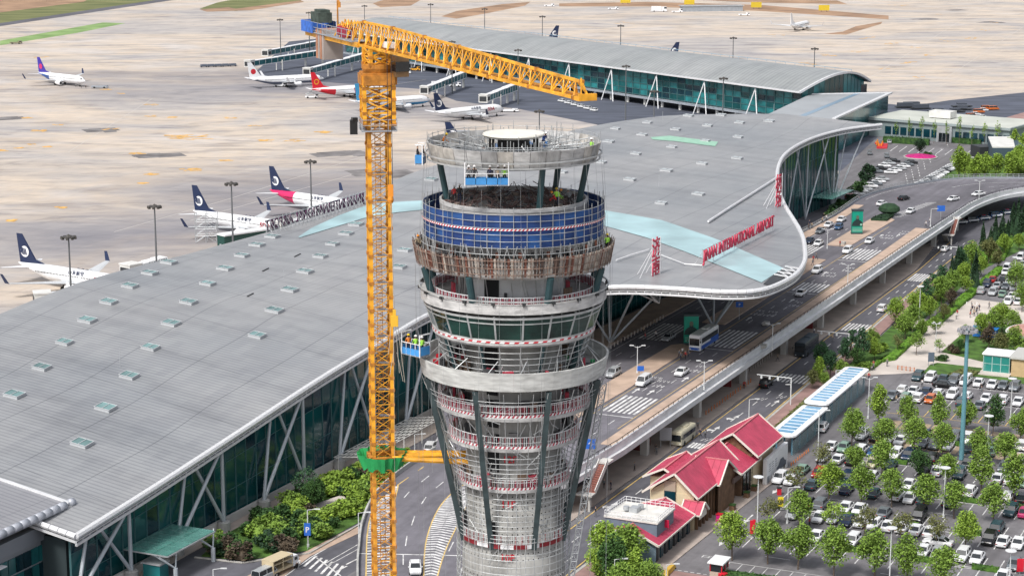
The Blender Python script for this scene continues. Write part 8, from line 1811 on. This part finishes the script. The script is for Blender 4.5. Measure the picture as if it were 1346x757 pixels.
q = W(113, 84, 0); SB = thing('blue_stall', 'blue covered stall at the edge of the plaza', 'stall', q, HD); m = M(); m.box((0, 0, 1.1), (2.4, 5.2, 1.6)); m.build('counter', mat('stall_blue', (.02, .16, .5), .6), SB, world=False); m = M(); m.box((0, 0, 2.2), (2.9, 5.8, .15)); m.build('awning', blue, SB, world=False); m = M(); [m.box((a, b_, 1.1), (.1, .1, 2.2)) for a in (-1.3, 1.3) for b_ in (-2.6, 2.6)]; m.build('post', steel, SB, world=False)
q = P(945, 757, 0); TB = thing('toll_booth', 'small red and glass toll booth with a pale roof at the bottom edge', 'booth', q+Vector((0, 0, .05)), HD); m = M(); m.box((0, 0, .55), (3.0, 1.9, 1.1)); m.build('body', mat('booth_beige', (.45, .36, .3), .7), TB, world=False); m = M(); m.box((0, 0, 1.75), (2.9, 1.8, 1.2)); m.build('windows', carglass, TB, world=False); m = M(); [m.box((a, b_, 1.75), (.16, .16, 1.25)) for a in (-1.45, 0, 1.45) for b_ in (-.9, .9)]; m.build('frame', redp, TB, world=False); m = M(); m.box((0, 0, 2.5), (3.7, 2.5, .22)); m.build('roof', white, TB, world=False)
q = P(950, 762, 0); t = thing('red_drum', 'bright red round drum in front of the toll booth', 'drum', q); m = M(); m.lathe((0, 0, 0), [(0, 0), (.7, 0), (.7, 1.1), (0, 1.2)], 14); m.build('drum', mat('bright_red', (.6, .01, .03), .5), t, world=False)
q = P(880, 752, 0); t = thing('gravel_barrow', 'long yellow road barrier lying by the kerb at the bottom', 'barrier', q+Vector((0, 0, .05)), HD+.05); m = M(); m.box((0, 0, .45), (4.2, .8, .7), 0, 0, .8); m.build('body', mat('barrier_yellow', (.6, .38, .06), .7, var=.3), t, world=False); m = M(); [m.box((x, 0, .1), (.3, .9, .2)) for x in (-1.6, 1.6)]; m.build('foot', dark, t, world=False)
# pergola and its lattice roof
PG = thing('pergola', 'low white lattice pergola beside the dark glass wall left of the tower', 'pergola', W(-22, 6, 0)); m = M()
for i in range(14): m.bar(W(-38+i*2.2, 2.0, 2.6), W(-36+i*2.2, 8.2, 3.0), .12, .12)
for j in range(9): m.bar(W(-38+j*.25, 2+j*.78, 2.62+j*.05), W(-9+j*.25, 2+j*.78, 2.62+j*.05), .12, .1)
m.build('lattice_roof', offwhite, PG); m = M(); [m.bar(W(s, t0, 0), W(s, t0, 2.7), .16, .16) for s in (-37, -30, -23, -16, -10) for t0 in (2.3, 7.9)]; m.build('post', offwhite, PG)
# ================================================================ ADVERTISING PILLARS
def pillar(px, py, hh, label, wd=4.4):
    q = P(px, py, DZ); t = thing('advertising_pillar', label, 'billboard', q+Vector((0, 0, .16)), 0, None); gp_ = mat('poster_green', (.0, .26, .18), .45, var=.15, scale=.4); m = M(); m.box((0, 0, hh/2), (wd, 1.2, hh)); m.build('panel', gp_, t, world=False); m = M(); m.box((0, 0, hh+.25), (wd+.2, 1.4, .5)); m.box((0, 0, .2), (wd+.2, 1.4, .4)); m.build('frame', mat('pillar_dark', (.03, .05, .06), .5), t, world=False)
    y = -.63; m = M(); m.face([(x, y, z) for x, z in ((-1.5, hh*.35), (1.5, hh*.35), (1.35, hh*.52), (.75, hh*.6), (.4, hh*.62), (.4, hh*.68), (-.4, hh*.68), (-.4, hh*.62), (-.75, hh*.6), (-1.3, hh*.5))][::1]); m.build('printed_figure', mat('print_black', (.01, .03, .03), .5), t, world=False)
    m = M(); m.face([(.42*math.cos(a*.6), y-.01, hh*.74+.55*math.sin(a*.6)) for a in range(10)]); m.build('printed_head', mat('print_skin', (.10, .12, .09), .5), t, world=False); m = M(); [m.face([(x, y-.01, z) for x, z in ((-1.3, zz), (1.3, zz), (1.3, zz+.14), (-1.3, zz+.14))]) for zz in (hh*.12, hh*.17, hh*.24)]; m.face([(1.0+.3*math.cos(a*.6), y-.01, hh*.42+.3*math.sin(a*.6)) for a in range(10)]); m.build('printed_lines', mat('print_pale_green', (.25, .5, .4), .5), t, world=False)
pillar(1126, 308, 6.2, 'tall green advertising pillar on the far traffic island', 2.9); pillar(908, 453, 6.0, 'tall green advertising pillar behind the coach on the near traffic island', 3.0)
# ================================================================ LAMPS, SIGNS AND SMALL STREET FURNITURE
lampg = mat('lamp_pale', (.6, .62, .63), .5)
def lamp(px, py, z0, hh, label, kind='double', group='street lamps', col=None):
    q = P(px, py, z0+hh); t = thing('street_lamp', label, 'street lamp', (q.x, q.y, z0), 0, group); m = M(); m.tube((0, 0, 0), (0, 0, hh), .11, 6, 0, .07); m.tube((0, 0, 0), (0, 0, .5), .2, 8); m.build('pole', col or lampg, t, world=False)
    m = M()
    if kind == 'double':
        for s_ in (-1, 1): m.tube((0, 0, hh-.3), (s_*1.0, 0, hh+.15), .05, 5); m.box((s_*1.15, 0, hh+.18), (.8, .35, .14))
    elif kind == 'disc': m.lathe((0, 0, hh), [(0, .1), (.85, 0), (.85, -.08), (0, -.12)], 12)
    elif kind == 'arm': m.tube((0, 0, hh), (1.2, .2, hh+.1), .05, 5); m.box((1.5, .2, hh+.1), (.9, .3, .12))
    elif kind == 'cross':
        for k in range(4): a = k*math.pi/2+.4; m.tube((0, 0, hh-.2), (.8*math.cos(a), .8*math.sin(a), hh+.1), .05, 5); m.box((.95*math.cos(a), .95*math.sin(a), hh+.1), (.4, .4, .14), a)
    m.build('lamp_head', col or lampg, t, world=False); return t
for a in [(838, 455, DZ, 5.5, 'twin-headed lamp on the near traffic island', 'double'), (926, 475, DZ, 5.5, 'lamp on the outer walkway right of the white saloon', 'double'), (1016, 426, DZ, 5.5, 'lamp on the outer walkway near the terminal nose', 'double'), (1115, 348, DZ, 5.2, 'lamp on the outer walkway by the first far crossing', 'double'), (1224, 275, DZ, 5.0, 'lamp on the outer walkway near the stair', 'arm'), (1088, 302, DZ, 5, 'lamp in front of the kerb queue', 'double'), (1288, 238, DZ, 6, 'tall lamp on the outer parapet of the bend', 'double'),
          (1210, 376, .1, 9, 'tall lamp in the roadside garden strip', 'disc'), (1231, 425, .1, 6, 'lamp on the paved plaza', 'cross'), (1335, 338, .1, 8, 'lamp in the small lot beyond the plaza', 'disc'), (1331, 497, .05, 8, 'lamp in the car park at the right edge under the kiosk', 'disc'), (1300, 546, .05, 8, 'lamp among the beige bays', 'disc'), (1143, 497, .05, 8, 'slim lamp right of the walkway canopy end', 'double'), (1077, 540, .05, 8, 'slim lamp beside the lower end of the walkway canopy', 'arm'),
          (997, 626, .05, 8.5, 'lamp between the red roofs and the car park lane', 'disc'), (1243, 614, .05, 8.5, 'lamp in the middle of the car park near the tall mast', 'disc'), (1172, 693, .05, 9, 'lamp between the lower tree rows', 'disc'), (1329, 723, .05, 5, 'lamp at the lower right corner by the red sign', 'disc'), (1036, 641, .05, 6, 'short lamp right of the white saloon pair', 'arm'), (876, 742, .05, 3.4, 'lamp by the yellow barrier', 'arm'), (808, 735, .1, 5, 'lamp in front of the bottom tree clump', 'arm'), (404, 670, .1, 6, 'lamp carrying a blue sign beside the garden bed', 'arm'),
          (471, 674, .1, 6, 'lamp at the outer edge of the ramp parapet', 'arm'), (280, 748, .1, 5, 'lamp at the bottom left near the canopy', 'arm'), (545, 571, .1, 5, 'lamp by the cars behind the yellow tie arms', 'arm'), (1099, 487, .1, 6, 'pale lamp above the hedge behind the walkway canopy', 'arm'), (985, 525, .1, 5, 'lamp on the roadside pavement right of the cream minibus', 'arm')]: lamp(*a)
# blue-green tall mast
q = P(1272, 432, 24); t = thing('tall_light_mast', 'very tall blue-green light mast in the middle of the car park', 'light mast', (q.x, q.y, .05)); m = M(); m.tube((0, 0, 0), (0, 0, 24), .48, 12, 0, .3); m.build('pole', mat('mast_blue_green', (.12, .28, .33), .4, .1), t, world=False); m = M(); m.ring((0, 0, 0), .5, 1.4, 23.2, 23.4, 14)
for k in range(10): a = k*.628; m.box((1.5*math.cos(a), 1.5*math.sin(a), 23.6), (.6, .5, .5), a); m.box((.9*math.cos(a+.3), .9*math.sin(a+.3), 24.1), (.4, .4, .4), a)
m.build('lamp_head', mat('mast_lamps', (.3, .3, .32), .5), t, world=False)
# gantry signs over the ground road
for i, (s0, lb) in enumerate([(38, 'white traffic gantry arm over the ground road before the near crossing'), (80, 'white traffic gantry arm beside the white suv at the middle crossing'), (190, 'small white gantry arm at the far crossing')]):
    a = W(s0, 61.5, .1); t = thing('traffic_gantry', lb, 'gantry', a); m = M(); m.bar(a, a+Vector((0, 0, 5.6)), .2, .2); m.bar(a+Vector((0, 0, 5.5)), W(s0, 54.5 if i < 2 else 58.5, 5.6), .15, .15); m.bar(a+Vector((0, 0, 4.2)), W(s0, 60.4, 4.2), .12, .12); m.build('frame', lampg, t); m = M()
    for k in range(3): m.box(W(s0-.2, 55.5+k*1.7, 5.2), (.3, .35, .5), HD)
    m.build('camera_box', lampg, t)
def sign(px, py, z0, zc, w_, h_, m_, label, txt=None, tm=None, rz=0, posts=1):
    q = P(px, py, zc); t = thing('sign', label, 'sign', (q.x, q.y, z0)); m = M(); [m.bar((x, 0, 0), (x, 0, zc-z0+h_/2), .1, .1) for x in ((0,) if posts == 1 else (-w_*.4, w_*.4))]; m.build('post', steel, t, world=False); m = M(); m.box((0, -.1, zc-z0), (w_, .12, h_)); m.build('board', m_, t, world=False); t.rotation_euler = (0, 0, rz)
    if txt: o = textobj('lettering', txt, h_*.62, tm or white, (0, 0, 0), parent=None, extrude=.01); o.parent = t; o.location = (0, -.18, zc-z0-h_*.23)
bs = mat('sign_blue', (.02, .12, .5), .5)
sign(776, 583, DZ-.5, DZ+3.0, 1.7, 1.7, bs, 'blue square sign on the parapet right of the tower', '↑'); sign(1237, 274, DZ, DZ+3.0, 2.2, 1.6, bs, 'blue pair of signs at the upper stair', None); sign(404, 695, .1, 3.4, 1.0, 2.0, bs, 'blue parking sign below the lamp beside the garden bed', 'P'); sign(972, 400, DZ, DZ+3.4, 1.6, 1.2, bs, 'blue sign in the shade of the terminal nose', 'P'); sign(842, 484, DZ, DZ+1.6, 1.3, 1.0, bs, 'small blue sign at the foot of the twin-headed lamp', None)
sign(1026, 659, .05, 1.7, .9, 1.7, yellow, 'yellow black-edged sign at the car park lane', '停', black); sign(989, 692, .05, 1.7, .8, 2.2, mat('bright_red', (.6, .01, .03), .5), 'red upright sign at the left end of the car park trees', None); sign(1341, 742, .05, 1.5, 1.0, 2.0, mat('bright_red', (.6, .01, .03), .5), 'red upright sign at the lower right corner', None); sign(1224, 469, .1, 2.0, 1.3, 2.0, mat('board_grey', (.1, .13, .18), .6), 'dark information board on the small green at the plaza end', None, posts=2); sign(875, 570, .2, 2.8, 2.2, 2.4, mat('board_pale', (.35, .36, .38), .6), 'grey panel sign left of the cream minibus', None, posts=2)
sign(991, 686, .05, 1.0, .5, 1.0, redp, 'small red box behind the red upright sign', None)
# ticket machines and barrier gates in red
q = P(1024, 650, 0); t = thing('ticket_machine', 'red ticket machine beside the yellow sign', 'ticket machine', q); m = M(); m.box((0, 0, .6), (.7, .6, 1.2)); m.build('body', redp, t, world=False); m = M(); m.box((0, -.05, 1.3), (.8, .7, .2)); m.build('hood', dark, t, world=False)
# bollards / chain fences along kerbs, striped
def bollards(name, pts, step, hh, mt_, label, rope=True):
    t = thing(name, label, 'barrier', pts[0]); pp = resample(pts, step)
    for p in pp: m = M(); m.tube(p, p+Vector((0, 0, hh)), .11, 6); m.build('bollard', mt_, t)
    if rope: m = M(); [m.bar(a+Vector((0, 0, hh*.8)), b_+Vector((0, 0, hh*.8)), .05, .05) for a, b_ in zip(pp, pp[1:])]; m.build('chain', mt_, t)
bm_ = mat('bollard_white', (.5, .45, .42), .6)
bollards('bollard_row', [W(20, 22.2, DZ+.16), W(72, 22.2, DZ+.16)], 1.9, .9, bm_, 'row of pale bollards at the kerb in the canopy shade'); bollards('bollard_row', [W(24, 48.9, .2), W(52, 49.0, .2)], 1.6, .9, mat('cone_orange', (.55, .18, .06), .6), 'row of orange and white posts under the elevated road by the near crossing', False); bollards('bollard_row', [W(54, 46, .2), W(76, 46, .2)], 1.6, .9, bm_, 'row of pale posts under the elevated road beyond the near crossing', False)
bollards('bollard_row', [W(-1, 73.6, .05), W(9, 73.9, .05)], 1.2, .6, mat('cone_orange', (.55, .18, .06), .6), 'short row of red and white posts beside the advertising wall', False); bollards('crowd_barrier', [P(1180, 486, 0), P(1203, 489, 0)], .9, 1.0, mat('barrier_orange', (.5, .16, .06), .6), 'orange and white crowd barrier across the car park entrance'); bollards('bollard_row', [P(1264, 400, 0), P(1290, 401, 0)], 1.2, .7, white, 'short row of white posts at the edge of the small lot', False)
for i, (x, y, z0) in enumerate([(786, 508, DZ), (1108, 322, DZ), (1007, 428, DZ), (1003, 458, DZ)]): q = P(x, y, z0); t = thing('planter', 'low pale stone planter, %s' % ['on the near traffic island beside the tower', 'at the tip of the middle island', 'small one on the outer walkway', 'by the parapet opposite the near crossing'][i], 'planter', q+Vector((0, 0, .16)), HD); m = M(); m.box((0, 0, .35), (1.6, 1.2, .7)); m.build('box', kerb_m, t, world=False)
# ---- stair from the deck down to the ground, bottom centre; and the far one
def stair(sA, tA, sB, tB, zA_, zB_, wd, label):
    a, b_ = W(sA, tA, zA_), W(sB, tB, zB_); t = thing('stairway', label, 'stairs', (b_.x, b_.y, 0)); d = b_-a; n_ = Vector((d.y, -d.x, 0)).normalized(); N_ = 14
    for k in range(N_): m = M(); p = a+d*(k+.5)/N_; dd = Vector((d.x, d.y, 0)); L = dd.length/N_; m.box(p+Vector((0, 0, -.1)), (L*1.02, wd, .22), math.atan2(d.y, d.x)); m.build('tread', mat('stair_red', (.25, .10, .08), .8), t)
    for s_ in (-1, 1): m = M(); m.bar(a+n_*s_*wd/2+Vector((0, 0, .2)), b_+n_*s_*wd/2+Vector((0, 0, .2)), .12, .9); m.build('side_panel', offwhite, t)
    m = M(); m.bar(W(sA+2, tA, zA_-.1), W(sA-.5, tA, zA_-.1), wd+.5, .3); m.bar(W(sB-.8, tB-2, zB_-.1), W(sB-.8, tB+.8, zB_-.1), 1.8, .25); m.bar(W(sB-.8, tB, 0), W(sB-.8, tB, zB_-.2), .4, .4); m.bar(W(sB-.8, tB-2, zB_-.2), W(sB+4, tB-2.2, .1), 1.3, .3); m.build('landing', lightconc, t)
stair(-33.4, 51.0, -38.8, 51.0, 6.8, 3.0, 1.5, 'red-tread stairway going down from the elevated road right of the tower'); stair(229, 51.6, 223, 51.8, 6.6, 3.0, 1.4, 'white stairway going down from the elevated road near the far bend')
# ================================================================ PEOPLE
tops = ['black', 'navy', 'grey', 'white', 'red', 'beige', 'blue', 'pink']
pp_ = random.Random(31); pid = {}
def crowd(lst, z, group, where, zoff=0):
    srt = sorted(lst)
    for i, (x, y) in enumerate(lst):
        q = P(x, y, z); top = tops[pp_.randrange(6)]; legs = pp_.choice(['black', 'navy', 'grey', 'black']); pose = 'walk' if pp_.random() < .5 else 'stand'
        person(pose, (q.x, q.y, z+zoff), pp_.uniform(0, 6.28), top, legs, 'person in a %s top %s, %s from the left' % (top, where, ORD[srt.index((x, y))]), group)
crowd([(1063, 303), (1067, 301), (1064, 298), (1081, 294), (1086, 291), (1083, 289), (1073, 342), (1069, 345), (1104, 325), (1068, 350)], DZ, 'people on the elevated pavement', 'on the pavement by the terminal nose', .16)
crowd([(1217, 299), (1222, 295)], DZ, 'people near the far stair', 'on the walkway near the far stair', .16)
crowd([(893, 471), (897, 468), (901, 473), (905, 470), (895, 474)], DZ, 'people by the coach', 'beside the coach on the near island', .16)
crowd([(1267, 396+60), (1258, 416), (1257, 420), (1278, 410), (1281, 408), (1276, 414), (1284, 412), (1287, 409), (1275, 418), (1286, 421), (1280, 416), (1277, 405), (1283, 414), (1300, 406), (1208, 421), (1197, 424), (1243, 411), (1240, 417)], 0, 'people on the plaza', 'on the paved plaza', .09)
crowd([(1148, 487), (1166, 482), (1142, 500), (1137, 500), (1135, 504), (1148, 484), (1092, 545), (1089, 547)], 0, 'people near the walkway canopy', 'near the walkway canopy', .09)
crowd([(1178, 530), (1212, 509), (1290, 518), (1289, 514), (1064, 692), (1137, 702), (1074, 616)], 0, 'people in the car park', 'walking between the parked cars', .06)
crowd([(862, 596), (863, 599), (834, 620), (803, 645), (794, 643), (783, 680), (917, 565), (927, 577), (921, 606 - 30), (1022, 476), (1094, 450), (978, 512), (1070, 441)], 0, 'people beside the ground road', 'on the pavement under the elevated road', .2)
crowd([(819, 452), (848, 448), (862, 446), (846, 440), (860, 430)], DZ, 'people in the canopy shade', 'in the shade under the terminal canopy', .16)
crowd([(394, 748)], 0, 'pedestrian', 'on the crossing beside the beige truck', .1)
crowd([(107, 116.5), (113, 117), (100, 115)], 0, 'ground crew', 'working at the lone upper left airliner', .04)
hel = {'yellow': mat('helmet_yellow', (.7, .5, .02), .4), 'white': mat('helmet_white', (.75, .75, .75), .4), 'blue': mat('helmet_blue', (.03, .15, .5), .4), 'orange': mat('helmet_orange', (.7, .25, .02), .4)}
# tower workers
for i, (r, a, z, pose, top, legs, hm_, lb) in enumerate([(5.3, 48, zF+.01, 'stand', 'green', 'navy', 'yellow', 'worker in a lime safety vest standing on the open tower floor'), (5.0, 55, zF+.01, 'bend', 'green', 'black', 'orange', 'worker in a lime vest bending down beside the other on the open tower floor'), (5.6, 42, zF+.01, 'bend', 'red', 'black', 'orange', 'worker in red bending left of the lime vests'), (5.8, 62, zF+.01, 'bend', 'grey', 'black', 'white', 'worker in grey at the right of the lime vests'),
                                                         (5.2, -75, zF+.01, 'stand', 'black', 'navy', 'white', 'worker in black standing at the left post of the open floor'), (5.6, -80, zF+.01, 'bend', 'red', 'black', 'white', 'worker in red near the left post of the open floor'), (7.6, 70, tz(184.6)-1.2, 'stand', 'green', 'black', 'white', 'worker by the right rim of the top ring'), (7.0, -110, tz(184.6)-1.2, 'bend', 'orange', 'black', 'yellow', 'worker in orange bending near the left back of the top ring'), (4.5, 140, tz(184.6)-1.2, 'bend', 'blue', 'navy', 'white', 'worker in blue behind the round cap slab'),
                                                         (8.9, 78, tz(316)-.8, 'stand', 'green', 'black', 'yellow', 'worker in a vest at the right end of the formwork ring'), (8.9, -84, tz(316)-.8, 'bend', 'beige', 'black', 'orange', 'worker at the left end of the formwork ring')]):
    p = pol(r, a, z); person(pose, p, pp_.uniform(0, 6.28), top, legs, lb, 'workers on the tower', hel[hm_])
# cradles
def gondola(c, L, w_, h_, label, rz=0, name='work_cradle', roped=None):
    t = thing(name, label, 'work platform', c, rz); m = M(); m.box((0, 0, .05), (L, w_, .1)); m.build('floor', greypaint, t, world=False)
    for s_ in (-1, 1): m = M(); m.box((0, s_*w_/2, .4), (L, .05, .6)); m.build('side_panel', bluegon, t, world=False)
    m = M(); [m.box((s_*L/2, 0, .55), (.05, w_, .8)) for s_ in (-1, 1)]; m.build('end_panel', bluegon, t, world=False); m = M()
    for s_ in (-1, 1): m.bar((-L/2, s_*w_/2, h_), (L/2, s_*w_/2, h_), .06, .06); [m.bar((x, s_*w_/2, 0), (x, s_*w_/2, h_), .05, .05) for x in [-L/2+k*L/4 for k in range(5)]]
    for s_ in (-1, 1): m.bar((s_*L/2, -w_/2, 0), (s_*L/2, -w_/2, h_+.9), .09, .09); m.bar((s_*L/2, -w_/2, h_+.9), (s_*L/2, w_/2, h_+.9), .09, .09)
    m.build('rail', white, t, world=False)
    if roped: m = M(); [m.tube((x, 0, h_+.9), (x*(1 if roped > 0 else .1), 0, h_+.9+abs(roped)), .02, 4) for x in (-L/2, L/2)]; m.build('rope', dark, t, world=False)
    return t
gz = tz(243, 176.5); g0 = Vector((TX+tr(641-675, 76), 176.2, gz)); gondola(g0, 3.9, .8, 1.1, 'bright blue work cradle hanging below the top ring with workers inside', roped=2.0)
for i, (dx, top, lb) in enumerate([(-1.6, 'grey', 'leftmost worker'), (-1.1, 'black', 'second worker from the left'), (.3, 'navy', 'middle worker'), (1.0, 'beige', 'second worker from the right'), (1.6, 'green', 'rightmost worker')]): person('stand', g0+Vector((dx, 0, .1)), 1.5, top, 'black', lb+' in the blue cradle below the top ring', 'workers in the upper cradle', hel['white'], .95)
g1 = Vector((-9.0, 181.0, tz(466, 181))); gondola(g1, 2.4, 1.3, 1.2, 'blue basket with workers hanging between the crane mast and the tower', rz=-.75)
for i, (dx, dy, top, lb) in enumerate([(-.7, .5, 'orange', 'worker in orange at the back'), (0, 0, 'green', 'worker in a lime vest in the middle'), (.6, -.5, 'green', 'worker in a lime vest at the front')]): person('stand', g1+Vector((dx, dy, .1)), 2, top, 'navy', lb+' of the hanging blue basket', 'workers in the hanging basket', hel['yellow' if i == 0 else 'white'])
g2 = pol(8.7, -84, tz(214)); gondola(g2, 1.4, .7, 1.0, 'dark little hanging cradle at the left edge of the top ring', rz=1.4)
for i in range(2): person('stand', g2+Vector((-.25+i*.5, 0, .05)), 0, 'black', 'navy', ['left', 'right'][i]+' worker in black in the little cradle at the left edge of the top ring', 'workers in the little cradle', hel['white'])
# drop everything that hangs in space onto nothing else: the script ends here
bpy.context.view_layer.update()
